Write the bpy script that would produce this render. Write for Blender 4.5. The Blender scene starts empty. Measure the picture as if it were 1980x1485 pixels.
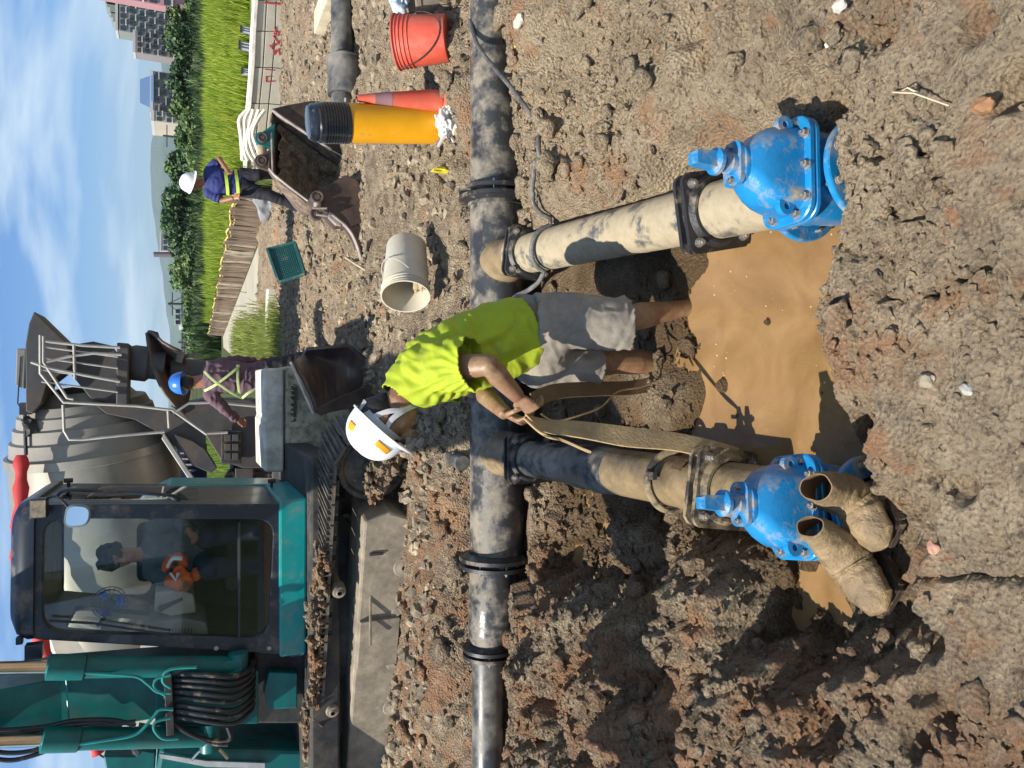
import bpy, bmesh, math, random
import numpy as np
from mathutils import Vector, Matrix, Quaternion, noise as mnoise
random.seed(7); np.random.seed(7)
S = bpy.context.scene; COL = S.collection
PI = math.pi; R = math.radians

# ------------------------------------------------------------------ camera
F = 1450.0; CAMH = 1.65; PITCH = math.atan(640 / F)
cam_d = bpy.data.cameras.new('camera'); cam = bpy.data.objects.new('camera', cam_d); COL.objects.link(cam)
cam_d.sensor_fit = 'HORIZONTAL'; cam_d.sensor_width = 36.0; cam_d.lens = F / 1980 * 36
cam_d.clip_start = 0.05; cam_d.clip_end = 20000
cp, sp = math.cos(PITCH), math.sin(PITCH)
fw = Vector((0, cp, -sp)); upv = Vector((0, sp, cp)); rt = Vector((1, 0, 0))
# the photograph was taken with the phone held sideways: world up points to the picture's left
cam.matrix_world = Matrix(((-upv.x, rt.x, -fw.x, 0), (-upv.y, rt.y, -fw.y, 0), (-upv.z, rt.z, -fw.z, CAMH), (0, 0, 0, 1)))
S.camera = cam

def A(x, y, Y):
    """the point at depth Y seen at pixel x,y of the photograph (1980x1485)"""
    r = (742.5 - y) / F; u = (990 - x) / F
    d = (r, cp + u * sp, -sp + u * cp); t = Y / d[1]
    return Vector((d[0] * t, Y, CAMH + d[2] * t))
def AZ(x, y, z):
    r = (742.5 - y) / F; u = (990 - x) / F
    d = (r, cp + u * sp, -sp + u * cp); t = (z - CAMH) / d[2]
    return Vector((d[0] * t, d[1] * t, z))

# ------------------------------------------------------------------ light
SUN_EL = 58.0; SUN_AZ = 24.0
sd = Vector((math.cos(R(SUN_EL)) * math.cos(R(SUN_AZ)), math.cos(R(SUN_EL)) * math.sin(R(SUN_AZ)), -math.sin(R(SUN_EL))))
sun_d = bpy.data.lights.new('sun', 'SUN'); sun_d.energy = 5.0; sun_d.angle = R(0.5); sun_d.color = (1.0, 0.94, 0.84)
sun = bpy.data.objects.new('sun', sun_d); COL.objects.link(sun); sun.location = (-8, -2, 20)
sun.rotation_euler = sd.to_track_quat('-Z', 'Y').to_euler()

W = bpy.data.worlds.new('World'); S.world = W; W.use_nodes = True
wn = W.node_tree; wn.nodes.clear()
def wnode(t, **k):
    n = wn.nodes.new(t)
    for a, b in k.items(): setattr(n, a, b)
    return n
sky = wnode('ShaderNodeTexSky', sky_type='NISHITA'); sky.sun_disc = False
sky.sun_elevation = R(SUN_EL); sky.sun_rotation = math.atan2(-sd.x, -sd.y)
sky.altitude = 20; sky.air_density = 1.0; sky.dust_density = 0.35; sky.ozone_density = 3.0
tc = wnode('ShaderNodeTexCoord')
# clouds: noise on a plane high above, so they flatten towards the horizon as real ones do
sep = wnode('ShaderNodeSeparateXYZ'); wn.links.new(tc.outputs['Generated'], sep.inputs[0])
mx = wnode('ShaderNodeMath', operation='MAXIMUM'); wn.links.new(sep.outputs['Z'], mx.inputs[0]); mx.inputs[1].default_value = 0.0
ad = wnode('ShaderNodeMath', operation='ADD'); wn.links.new(mx.outputs[0], ad.inputs[0]); ad.inputs[1].default_value = 0.16
dv = wnode('ShaderNodeVectorMath', operation='DIVIDE'); wn.links.new(tc.outputs['Generated'], dv.inputs[0])
cmb = wnode('ShaderNodeCombineXYZ')
for i in range(3): wn.links.new(ad.outputs[0], cmb.inputs[i])
wn.links.new(cmb.outputs[0], dv.inputs[1])
mp = wnode('ShaderNodeMapping'); wn.links.new(dv.outputs[0], mp.inputs[0])
mp.inputs['Location'].default_value = (1.7, 0.55, 0.0); mp.inputs['Scale'].default_value = (1.0, 1.5, 0.25); mp.inputs['Rotation'].default_value = (0, 0, R(8))
nz = wnode('ShaderNodeTexNoise'); nz.inputs['Scale'].default_value = 0.75; nz.inputs['Detail'].default_value = 7
nz.inputs['Roughness'].default_value = 0.5; nz.inputs['Distortion'].default_value = 0.35
wn.links.new(mp.outputs[0], nz.inputs['Vector'])
cr = wnode('ShaderNodeValToRGB'); cr.color_ramp.elements[0].position = 0.47; cr.color_ramp.elements[1].position = 0.64
cr.color_ramp.elements[0].color = (0, 0, 0, 1); cr.color_ramp.elements[1].color = (0.8, 0.8, 0.8, 1)
wn.links.new(nz.outputs['Fac'], cr.inputs[0])
mixc = wnode('ShaderNodeMix', data_type='RGBA'); wn.links.new(cr.outputs[0], mixc.inputs['Factor'])
hs = wnode('ShaderNodeHueSaturation'); hs.inputs['Saturation'].default_value = 1.12; tn = wnode('ShaderNodeMix', data_type='RGBA', blend_type='MULTIPLY'); tn.inputs['Factor'].default_value = 1; tn.inputs['B'].default_value = (0.74, 0.98, 1.30, 1); wn.links.new(sky.outputs[0], tn.inputs['A']); wn.links.new(tn.outputs['Result'], hs.inputs['Color']); wn.links.new(hs.outputs[0], mixc.inputs['A']); mixc.inputs['B'].default_value = (8.2, 9.9, 10.8, 1)
bg = wnode('ShaderNodeBackground'); bg.inputs['Strength'].default_value = 0.062
wn.links.new(mixc.outputs['Result'], bg.inputs['Color'])
out = wnode('ShaderNodeOutputWorld'); wn.links.new(bg.outputs[0], out.inputs['Surface'])
S.view_settings.view_transform = 'Standard'; S.view_settings.look = 'None'
S.view_settings.exposure = 0.75; S.view_settings.gamma = 1.0; S.view_settings.use_curve_mapping = False
S.cycles.max_bounces = 8; S.cycles.transparent_max_bounces = 12; S.cycles.diffuse_bounces = 3
S.cycles.volume_bounces = 0; S.cycles.use_denoising = True

# ------------------------------------------------------------------ materials
MUD = (0.24, 0.185, 0.125)
def mat(name, col, rough=0.6, metal=0.0, var=0.25, scale=6.0, bump=0.0, bscale=40.0, dirt=0.0, dcol=MUD, dscale=5.0,
        dirt2=None, stretch=(1, 1, 1), spec=0.5, coat=0.0, updirt=0.0, dsoft=0.12, rgh_dirt=0.85, emit=None):
    m = bpy.data.materials.new(name); m.use_nodes = True; t = m.node_tree; N = t.nodes; L = t.links
    b = N['Principled BSDF']; b.inputs['Roughness'].default_value = rough; b.inputs['Metallic'].default_value = metal
    b.inputs['Specular IOR Level'].default_value = spec
    if coat: b.inputs['Coat Weight'].default_value = coat; b.inputs['Coat Roughness'].default_value = 0.15
    tc = N.new('ShaderNodeTexCoord'); mp = N.new('ShaderNodeMapping'); mp.inputs['Scale'].default_value = stretch
    L.new(tc.outputs['Object'], mp.inputs[0])
    def noise(sc, det=5, rg=0.6):
        n = N.new('ShaderNodeTexNoise'); n.inputs['Scale'].default_value = sc; n.inputs['Detail'].default_value = det
        n.inputs['Roughness'].default_value = rg; L.new(mp.outputs[0], n.inputs['Vector']); return n
    n1 = noise(scale)
    mr = N.new('ShaderNodeMapRange'); L.new(n1.outputs['Fac'], mr.inputs[0]); mr.inputs[1].default_value = 0.3; mr.inputs[2].default_value = 0.7
    mr.inputs[3].default_value = 1 - var; mr.inputs[4].default_value = 1 + var
    vm = N.new('ShaderNodeVectorMath'); vm.operation = 'SCALE'; vm.inputs[0].default_value = col[:3]; L.new(mr.outputs[0], vm.inputs['Scale'])
    last = vm.outputs[0]; rsock = None
    if dirt > 0 or updirt > 0:
        n2 = noise(dscale, 9, 0.68)
        src = n2.outputs['Fac']
        if updirt > 0:
            g = N.new('ShaderNodeNewGeometry'); sx = N.new('ShaderNodeSeparateXYZ'); L.new(g.outputs['Normal'], sx.inputs[0])
            ma = N.new('ShaderNodeMath'); ma.operation = 'MULTIPLY_ADD'; L.new(sx.outputs['Z'], ma.inputs[0]); ma.inputs[1].default_value = updirt
            L.new(n2.outputs['Fac'], ma.inputs[2]); src = ma.outputs[0]
        th = 0.5 + (0.5 - dirt) * 0.42
        m2 = N.new('ShaderNodeMapRange'); L.new(src, m2.inputs[0]); m2.inputs[1].default_value = th - dsoft / 2; m2.inputs[2].default_value = th + dsoft / 2
        n3 = noise(dscale * 4)
        dc = N.new('ShaderNodeMix'); dc.data_type = 'RGBA'; L.new(n3.outputs['Fac'], dc.inputs['Factor'])
        d2 = dirt2 or tuple(c * 0.6 for c in dcol)
        dc.inputs['A'].default_value = (*d2, 1); dc.inputs['B'].default_value = (*[c * 1.25 for c in dcol], 1)
        mm = N.new('ShaderNodeMix'); mm.data_type = 'RGBA'; L.new(m2.outputs[0], mm.inputs['Factor']); L.new(last, mm.inputs['A']); L.new(dc.outputs['Result'], mm.inputs['B'])
        last = mm.outputs['Result']
        rm = N.new('ShaderNodeMapRange'); L.new(m2.outputs[0], rm.inputs[0]); rm.inputs[3].default_value = rough; rm.inputs[4].default_value = rgh_dirt
        L.new(rm.outputs[0], b.inputs['Roughness'])
        if metal > 0:
            r2 = N.new('ShaderNodeMapRange'); L.new(m2.outputs[0], r2.inputs[0]); r2.inputs[3].default_value = metal; r2.inputs[4].default_value = 0
            L.new(r2.outputs[0], b.inputs['Metallic'])
    L.new(last, b.inputs['Base Color'])
    if bump > 0:
        n4 = noise(bscale, 6, 0.65); bp = N.new('ShaderNodeBump'); bp.inputs['Strength'].default_value = bump; bp.inputs['Distance'].default_value = 0.01
        L.new(n4.outputs['Fac'], bp.inputs['Height']); L.new(bp.outputs[0], b.inputs['Normal'])
    if emit: b.inputs['Emission Color'].default_value = (*emit, 1); b.inputs['Emission Strength'].default_value = 1
    return m

def glass_mat(name, tint=(0.75, 0.85, 0.82), refl=0.16):
    m = bpy.data.materials.new(name); m.use_nodes = True; t = m.node_tree; t.nodes.clear()
    o = t.nodes.new('ShaderNodeOutputMaterial'); mx = t.nodes.new('ShaderNodeMixShader'); tr = t.nodes.new('ShaderNodeBsdfTransparent')
    gl = t.nodes.new('ShaderNodeBsdfGlossy'); gl.inputs['Roughness'].default_value = 0.02; tr.inputs[0].default_value = (*tint, 1)
    lw = t.nodes.new('ShaderNodeLayerWeight'); lw.inputs[0].default_value = 0.3
    mr = t.nodes.new('ShaderNodeMapRange'); mr.inputs[3].default_value = refl; mr.inputs[4].default_value = 0.9
    t.links.new(lw.outputs['Facing'], mr.inputs[0]); t.links.new(mr.outputs[0], mx.inputs[0])
    # Facing is 0 head-on, 1 at grazing
    t.links.new(tr.outputs[0], mx.inputs[1]); t.links.new(gl.outputs[0], mx.inputs[2]); t.links.new(mx.outputs[0], o.inputs[0])
    return m

# ------------------------------------------------------------------ mesh building
class MB:
    def __init__(s): s.v = []; s.f = []; s.sm = []; s.M = Matrix.Identity(4)
    def add(s, vs, fs, smooth=False):
        o = len(s.v); M = s.M; s.v += [tuple(M @ Vector(p)) for p in vs]; s.f += [tuple(i + o for i in f) for f in fs]; s.sm += [smooth] * len(fs); return s
    def box(s, c, d, rot=None):
        x, y, z = d[0] / 2, d[1] / 2, d[2] / 2; P = [(-x, -y, -z), (x, -y, -z), (x, y, -z), (-x, y, -z), (-x, -y, z), (x, -y, z), (x, y, z), (-x, y, z)]
        q = Matrix.Rotation(rot, 3, 'Z') if isinstance(rot, (int, float)) else rot
        c = Vector(c); P = [(q @ Vector(p) if q else Vector(p)) + c for p in P]
        return s.add(P, [(0, 3, 2, 1), (4, 5, 6, 7), (0, 1, 5, 4), (1, 2, 6, 5), (2, 3, 7, 6), (3, 0, 4, 7)])
    def bar(s, a, b, w, h, upd=(0, 0, 1)):
        a = Vector(a); b = Vector(b); d = b - a; L = d.length; d.normalize(); u = Vector(upd)
        if abs(d.dot(u)) > 0.98: u = Vector((0, 1, 0))
        x = d.cross(u).normalized(); z = x.cross(d)
        P = [e + x * (i * w / 2) + z * (j * h / 2) for e in (a, b) for i, j in ((-1, -1), (1, -1), (1, 1), (-1, 1))]
        return s.add(P, [(0, 1, 2, 3), (7, 6, 5, 4), (0, 4, 5, 1), (1, 5, 6, 2), (2, 6, 7, 3), (3, 7, 4, 0)])
    def loft(s, loops, cap=True, closed=True, smooth=True):
        n = len(loops[0]); vs = [p for l in loops for p in l]; fs = []
        for i in range(len(loops) - 1):
            for j in range(n if closed else n - 1):
                k = (j + 1) % n; fs.append((i * n + j, i * n + k, (i + 1) * n + k, (i + 1) * n + j))
        s.add(vs, fs, smooth)
        if cap:
            s.add(loops[0], [tuple(range(n))[::-1]]); s.add(loops[-1], [tuple(range(n))])
        return s
    def tube(s, pts, r, n=10, cap=True, smooth=True, flat=1.0, upd=(0, 0, 1)):
        pts = [Vector(p) for p in pts]; m = len(pts); rr = r if isinstance(r, (list, tuple)) else [r] * m
        loops = []; u = Vector(upd)
        for i in range(m):
            t = (pts[min(i + 1, m - 1)] - pts[max(i - 1, 0)]).normalized()
            x = t.cross(u)
            if x.length < 0.05: x = t.cross(Vector((1, 0, 0.1)))
            x.normalize(); z = x.cross(t); u = z if i >= 0 else u
            loops.append([pts[i] + x * math.cos(2 * PI * k / n) * rr[i] + z * math.sin(2 * PI * k / n) * rr[i] * flat for k in range(n)])
        return s.loft(loops, cap, True, smooth)
    def cyl(s, a, b, r, r2=None, n=24, cap=True, smooth=True):
        return s.tube([a, b], [r, r if r2 is None else r2], n, cap, smooth)
    def lathe(s, prof, a, b, n=32, cap=False):
        """prof: (t along a->b in metres, radius)"""
        a = Vector(a); d = (Vector(b) - a).normalized(); u = Vector((0, 0, 1)) if abs(d.z) < 0.9 else Vector((1, 0, 0))
        x = d.cross(u).normalized(); z = x.cross(d)
        loops = [[a + d * t + x * math.cos(2 * PI * k / n) * r + z * math.sin(2 * PI * k / n) * r for k in range(n)] for t, r in prof]
        return s.loft(loops, cap, True, True)
    def prism(s, P, dep):
        """polygon of 3-D points pushed along dep"""
        P = [Vector(p) for p in P]; dep = Vector(dep); n = len(P); Q = [p + dep for p in P]
        s.add(P + Q, [tuple(range(n))] + [tuple(range(2 * n - 1, n - 1, -1))] + [(i, i + n, (i + 1) % n + n, (i + 1) % n) for i in range(n)])
        return s
    def ring(s, O, I, dep):
        n = len(O); dep = Vector(dep); O = [Vector(p) for p in O]; I = [Vector(p) for p in I]
        O2 = [p + dep for p in O]; I2 = [p + dep for p in I]; fs = []
        for i in range(n):
            k = (i + 1) % n
            fs += [(i, k, n + k, n + i), (2 * n + i, 3 * n + i, 3 * n + k, 2 * n + k), (i, 2 * n + i, 2 * n + k, k), (n + i, n + k, 3 * n + k, 3 * n + i)]
        return s.add(O + I + O2 + I2, fs)
    def icos(s, c, r, sub=2, sc=(1, 1, 1), jit=0.0, rot=None, smooth=True):
        bm = bmesh.new(); bmesh.ops.create_icosphere(bm, subdivisions=sub, radius=1.0); c = Vector(c)
        vs = []
        off = Vector((random.uniform(0, 99),) * 3)
        for v in bm.verts:
            p = v.co.copy()
            if jit: p *= 1 + jit * mnoise.noise(p * 1.7 + off) * 2
            p = Vector((p.x * sc[0] * r, p.y * sc[1] * r, p.z * sc[2] * r))
            if rot: p = rot @ p
            vs.append(p + c)
        s.add(vs, [tuple(v.index for v in f.verts) for f in bm.faces], smooth); bm.free(); return s
    def mesh(s, name, inv=None, ang=35):
        me = bpy.data.meshes.new(name)
        vs = s.v if inv is None else [tuple(inv @ Vector(p)) for p in s.v]
        me.from_pydata(vs, [], s.f); me.polygons.foreach_set('use_smooth', s.sm); me.update()
        if any(s.sm):
            try: me.set_sharp_from_angle(angle=R(ang))
            except Exception: pass
        return me

def bevel(o, w, seg=2):
    m = o.modifiers.new('bevel', 'BEVEL'); m.width = w; m.segments = seg; m.limit_method = 'ANGLE'; m.angle_limit = R(40); m.harden_normals = False
    return o

class Thing:
    def __init__(s, name, label, cat, loc=(0, 0, 0), group=None, rot=None, kind=None):
        s.e = bpy.data.objects.new(name, None); COL.objects.link(s.e); s.e.empty_display_size = 0.1
        s.M = Matrix.Translation(Vector(loc)) @ (rot.to_4x4() if rot is not None else Matrix.Identity(4))
        s.e.matrix_world = s.M; s.inv = s.M.inverted()
        s.e['label'] = label; s.e['category'] = cat
        if group: s.e['group'] = group
        if kind: s.e['kind'] = kind
    def part(s, name, mb, m, parent=None, local=False, bev=0.0, label=None, kind=None, ang=35):
        me = mb if isinstance(mb, bpy.types.Mesh) else mb.mesh(name, None if local else s.inv, ang)
        if isinstance(mb, bpy.types.Mesh) and not local: me.transform(s.inv)
        if not me.materials: me.materials.append(m)
        o = bpy.data.objects.new(name, me); COL.objects.link(o); o.parent = parent or s.e
        if bev: bevel(o, bev)
        if label: o['label'] = label
        if kind: o['kind'] = kind
        return o
    def inst(s, name, me, mtx, parent=None):
        o = bpy.data.objects.new(name, me); COL.objects.link(o); o.parent = parent or s.e; o.matrix_local = s.inv @ mtx
        return o

def single(name, mb, m, label=None, cat=None, group=None, kind=None, bev=0.0, loc=None, ang=35):
    if loc is not None: inv = Matrix.Translation(-Vector(loc))
    else: inv = None
    if isinstance(mb, bpy.types.Mesh):
        me = mb
        if inv: me.transform(inv)
    else: me = mb.mesh(name, inv, ang)
    if not me.materials: me.materials.append(m)
    o = bpy.data.objects.new(name, me); COL.objects.link(o)
    if loc is not None: o.location = loc
    if label: o['label'] = label; o['category'] = cat
    if group: o['group'] = group
    if kind: o['kind'] = kind
    if bev: bevel(o, bev)
    return o

def fuse(mb, voxel, smooth=6, disp=None):
    """melt overlapping shapes of one MB into one continuous skin"""
    me = bpy.data.meshes.new('fuse'); me.from_pydata(mb.v, [], mb.f); o = bpy.data.objects.new('fuse', me); COL.objects.link(o)
    r = o.modifiers.new('r', 'REMESH'); r.mode = 'VOXEL'; r.voxel_size = voxel; r.use_smooth_shade = True
    if smooth:
        q = o.modifiers.new('s', 'SMOOTH'); q.factor = 0.5; q.iterations = smooth
    dg = bpy.context.evaluated_depsgraph_get(); dg.update()
    res = bpy.data.meshes.new_from_object(o.evaluated_get(dg)); bpy.data.objects.remove(o); bpy.data.meshes.remove(me)
    if disp:
        n = len(res.vertices); co = np.empty(n * 3, 'f'); res.vertices.foreach_get('co', co); co = co.reshape(-1, 3)
        nr = np.empty(n * 3, 'f'); res.vertices.foreach_get('normal', nr); nr = nr.reshape(-1, 3)
        co += nr * disp(co)[:, None]; res.vertices.foreach_set('co', co.ravel()); res.update()
    res.polygons.foreach_set('use_smooth', [True] * len(res.polygons))
    return res

def cap_chain(mb, pts, rads, n=12, flat=1.0, upd=(0, 0, 1)):
    """rounded tapered limb through pts"""
    mb.tube(pts, rads, n, True, True, flat, upd)
    mb.icos(pts[0], rads[0], 2, (1, 1, 1)); mb.icos(pts[-1], rads[-1], 2, (1, 1, 1))

# ------------------------------------------------------------------ numpy noise
_rs = np.random.RandomState(3); _P = _rs.permutation(512); _P = np.concatenate([_P, _P]); _G = _rs.rand(512) * 2 * PI; _GX = np.cos(_G); _GY = np.sin(_G); _V1 = _rs.rand(512); _V2 = _rs.rand(512); _V3 = _rs.rand(512)
def _h(ix, iy): return _P[(_P[ix & 511] + iy) & 511]
def perlin(x, y):
    ix = np.floor(x).astype(np.int64); iy = np.floor(y).astype(np.int64); fx = x - ix; fy = y - iy
    u = fx * fx * fx * (fx * (fx * 6 - 15) + 10); v = fy * fy * fy * (fy * (fy * 6 - 15) + 10)
    def g(a, b): h = _h(ix + a, iy + b); return _GX[h] * (fx - a) + _GY[h] * (fy - b)
    return ((g(0, 0) * (1 - u) + g(1, 0) * u) * (1 - v) + (g(0, 1) * (1 - u) + g(1, 1) * u) * v) * 1.5
def fbm(x, y, o=4, gain=0.5):
    s = 0; a = 1.0
    for k in range(o): s = s + a * perlin(x * 2 ** k + 17.3 * k, y * 2 ** k - 9.1 * k); a *= gain
    return s
def lumps(x, y, dens=1.0):
    """rounded clods: each cell may hold a dome of its own radius and height (0..1)"""
    ix = np.floor(x).astype(np.int64); iy = np.floor(y).astype(np.int64); r = np.zeros_like(x)
    for a in (-1, 0, 1):
        for b in (-1, 0, 1):
            h = _h(ix + a, iy + b); px = ix + a + _V1[h]; py = iy + b + _V2[h]; rad = 0.25 + 0.55 * _V3[h]
            d2 = ((x - px) ** 2 + (y - py) ** 2) / rad ** 2
            r = np.maximum(r, np.where(_V1[(h * 7) & 511] < dens, np.sqrt(np.clip(1 - d2, 0, 1)) * rad, 0))
    return r
def sstep(a, b, x):
    t = np.clip((x - a) / (b - a), 0, 1); return t * t * (3 - 2 * t)
# ------------------------------------------------------------------ terrain
WATER_Z = -0.35
PITS = [tuple(AZ(a_, b_, -.35))[:2] + (r_, -d_) for a_, b_, r_, d_ in ((1486, 622, .022, .125), (1478, 640, .012, .10), (1418, 418, .03, .12), (1400, 745, .035, .12), (1425, 800, .03, .10), (1590, 760, .02, .11))] + [tuple(AZ(1362, 592, -.36))[:2] + (.11, .08), tuple(AZ(1320, 708, -.34))[:2] + (.11, .07)] + [(tuple(AZ(a_, b_, -.02))[:2] + (r_, d_)) for a_, b_, r_, d_ in ((1370, 105, .07, .13), (1345, 65, .05, .09), (1962, 165, .05, .10), (1790, 1335, .04, .08), (1830, 1385, .04, .07), (1550, 1290, .09, .14), (1130, 1250, .12, .16), (1400, 1010, .10, .12), (1230, 1330, .12, .12), (1480, 1180, .07, .10), (1590, 1420, .08, .12), (1850, 940, .04, .06), (1700, 55, .05, .08), (1900, 40, .05, .09), (1200, 250, .05, .08), (1060, 1130, .10, .12), (1270, 1210, .06, .10), (1770, 1420, .05, .09))]
def mixv(a, b, t): return a * (1 - t) + b * t
def boxd(x, y, cx, cy, hx, hy):
    dx = np.abs(x - cx) - hx; dy = np.abs(y - cy) - hy
    return np.sqrt(np.maximum(dx, 0) ** 2 + np.maximum(dy, 0) ** 2) + np.minimum(np.maximum(dx, dy), 0)
def base_h(x, y):
    w = 0.10 * fbm(x * 1.3, y * 1.3, 3); wx = x + w; wy = y + 0.10 * fbm(x * 1.3 + 40, y * 1.3, 3)
    rx = sstep(0.1, 0.9, x); z = 0.0 + 0.15 * ((1 - rx) * sstep(4.4, 4.75, wy) + rx * sstep(5.0, 7.0, wy)) - .03 * rx * sstep(4.3, 4.6, y) * sstep(6, 5.2, y)                                   # yard behind the trench
    # ground to the right of the pit climbs, left heap
    z = z + (1 - sstep(4.0, 4.6, y)) * (0.10 * sstep(0.9, 2.2, wx) * sstep(0.8, 1.6, y)
        + 0.02 * (1 - sstep(-1.2, -0.6, wx)))
    z = z + 0.05 * np.exp(-((x + 1.5) ** 2 + (y - 2.9) ** 2) / 0.5)
    # pipe trench: dug out behind and under the main pipe
    tr = sstep(0.34, 0.14, np.abs(wy - 4.18)) * sstep(2.25, 1.7, x) * sstep(-2.0, -1.1, x)
    z = mixv(z, -0.42, tr)
    tr2 = sstep(0.26, 0.10, np.abs(wy - 4.24)) * (1 - sstep(-1.4, -1.0, x)); z = mixv(z, -0.16, tr2)
    # working pit
    d = boxd(wx, wy, 0.16, 3.05, 0.50, 0.85); z = mixv(z, -0.31, sstep(0.30, -0.02, d))
    d = boxd(wx, wy, 0.10, 2.10, 0.66, 0.31); z = mixv(z, -0.45, sstep(0.27, -0.05, d))
    d = boxd(wx, wy, -0.62, 1.88, 0.20, 0.13); z = mixv(z, -0.40, sstep(0.2, -0.05, d))
    d = boxd(wx, wy, -0.66, 3.2, 0.26, 0.62); z = mixv(z, -0.33, sstep(0.25, -0.02, d))
    # rise of mud between the worker and the left branch
    z = z + 0.07 * np.exp(-(((x + 0.06) / 0.14) ** 2 + ((y - 2.72) / 0.25) ** 2))
    # ruts on the yard
    z = z - 0.13 * sstep(0.16, 0.03, np.abs(wy - 8.0)) * sstep(0.2, 0.9, x) * sstep(2.6, 1.9, x)
    z = z - 0.05 * sstep(0.3, 0.1, np.abs(wy - 6.1)) * sstep(0.6, 1.2, x)
    z = z - 0.06 * sstep(0.25, 0.1, np.abs(wy - 6.9)) * sstep(0.4, 1.2, x)
    z = z + 0.05 * sstep(9.5, 12.3, y)
    return z
def smear(x, y):
    return sstep(-0.05, 0.30, fbm(x * 1.15 + 11, y * 1.15 + 4, 3)) * (1 - .8 * sstep(-.5, -.9, x) * sstep(1.4, 1.8, y) * sstep(4.6, 4.0, y))
def pits(x, y):
    d = 0
    for px, py, r_, dp in PITS: d = d + dp * np.exp(-(((x - px) ** 2 + (y - py) ** 2) / r_ ** 2) ** 1.5)
    return d
def rough_amp(x, y):
    """how cloddy the soil is: high on the left heap, low on the trodden foreground and mud floor"""
    heap = sstep(-0.45, -0.8, x) * sstep(1.25, 1.7, y) * sstep(4.7, 4.1, y)
    right = 0.34 * sstep(0.8, 1.1, x) * sstep(4.6, 4.0, y)
    ledge = 0.65 * sstep(4.25, 4.5, y) * sstep(5.3, 4.8, y)
    yard = 0.30 * sstep(4.8, 5.4, y)
    near = 0.20 * (1 - sstep(1.2, 1.9, y))
    a = np.maximum(np.maximum(heap, right), np.maximum(ledge, np.maximum(yard, near)))
    pit = sstep(0.1, -0.15, boxd(x, y, 0.14, 2.6, 0.75, 0.9)); a = a * (1 - 0.55 * pit) + 0.06
    n = fbm(x * 0.9 + 5, y * 0.9 + 3, 2); return a * (1 + 0.8 * n)
def height(x, y, detail=True):
    z = base_h(x, y) - pits(x, y); a = np.clip(rough_amp(x, y), 0.03, 1.4); k_ = 1 - .72 * smear(x, y)
    z = z + .13 * np.exp(-((x + 1.06) / .13) ** 2) * sstep(2.5, 2.9, y) * sstep(3.7, 3.4, y)
    hp_ = sstep(-0.45, -0.8, x) * sstep(1.25, 1.7, y) * sstep(3.9, 3.5, y)
    z = z + a * (0.12 * fbm(x * 2.1, y * 2.1, 3)) + hp_ * .11 * fbm(x * 3.4 + 7, y * 3.4, 2) + sstep(.85, 1.15, x) * sstep(.9, 1.3, y) * sstep(4.0, 3.6, y) * (.075 * fbm(x * 2.2 + y * 1.1 + 4, y * 3.6 - x, 3) - .05 * np.abs(perlin(x * 3.1 + y * 2.0, y * 5 - x * 2)))
    wx = x + 0.05 * fbm(x * 5, y * 5, 2) + .012 * fbm(x * 22, y * 22, 2); wy = y + 0.05 * fbm(x * 5 + 30, y * 5, 2) + .012 * fbm(x * 22 + 9, y * 22, 2)
    z = z + np.clip(a - .2, 0, 2) * 0.19 * (lumps(wx * 2.6, wy * 2.6, 0.5) ** 1.2) * 0.8
    z = z + a * 0.075 * lumps(wx * 7.3 + 9, wy * 7.3, 0.6) - a * 0.05 * np.abs(fbm(wx * 5.1, wy * 5.1 + 8, 3, .6))
    if detail:
        z0_ = z
        z = z + (0.25 * a + 0.05) * 0.060 * lumps(wx * 16 + 3, wy * 16, 0.6) - (.3 * a + .06) * .055 * np.abs(fbm(x * 12, y * 12 + 3, 3, .65))
        z = z + (0.5 * a + 0.12) * 0.040 * lumps(wx * 33 + 7, wy * 33, 0.6)
        z = z + (0.6 * a + 0.2) * 0.022 * fbm(x * 26, y * 26, 3, 0.7)
        z = z + (0.5 * a + 0.2) * 0.022 * lumps(x * 70, y * 70, 0.6)
    z = z - (0.35 * a + .10) * 0.05 * lumps(wx * 21 + 50, wy * 21, 0.30) + (0.5 * a + .12) * .012 * perlin(x * 130, y * 130)
    for (ax_, ay_, bx_, by_) in ((-.498, 1.36, -.413, 1.02),):
        t_ = np.clip((ay_ - y) / (ay_ - by_), -.15, 1.4); lx_ = ax_ + (bx_ - ax_) * t_ + .006 * perlin(y * 14, y * 0 + 3); z = z - .13 * np.exp(-((x - lx_) / .010) ** 2) * (y < 1.42) * (y > .9)
    cm = np.clip(fbm(x * 1.6 + 21, y * 1.6, 2) * 2.2 + .35, 0, 1) * ((x > .9) | (y < 1.6) | (y > 4.5))
    z = z - cm * .045 * np.clip(1 - np.abs(perlin(wx * 4.3 + 5, wy * 5.2)) / .07, 0, 1) ** .7
    z = z - cm * .05 * (lumps(wx * 8.5 + 31, wy * 8.5, .28)) 
    if detail: z = z0_ + (z - z0_) * k_ + (1 - k_) * .004 * perlin(x * 9 + y * 3, y * 34 - x * 20)
    # footpath of the two things that must not poke through the pipes
    return z
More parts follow.
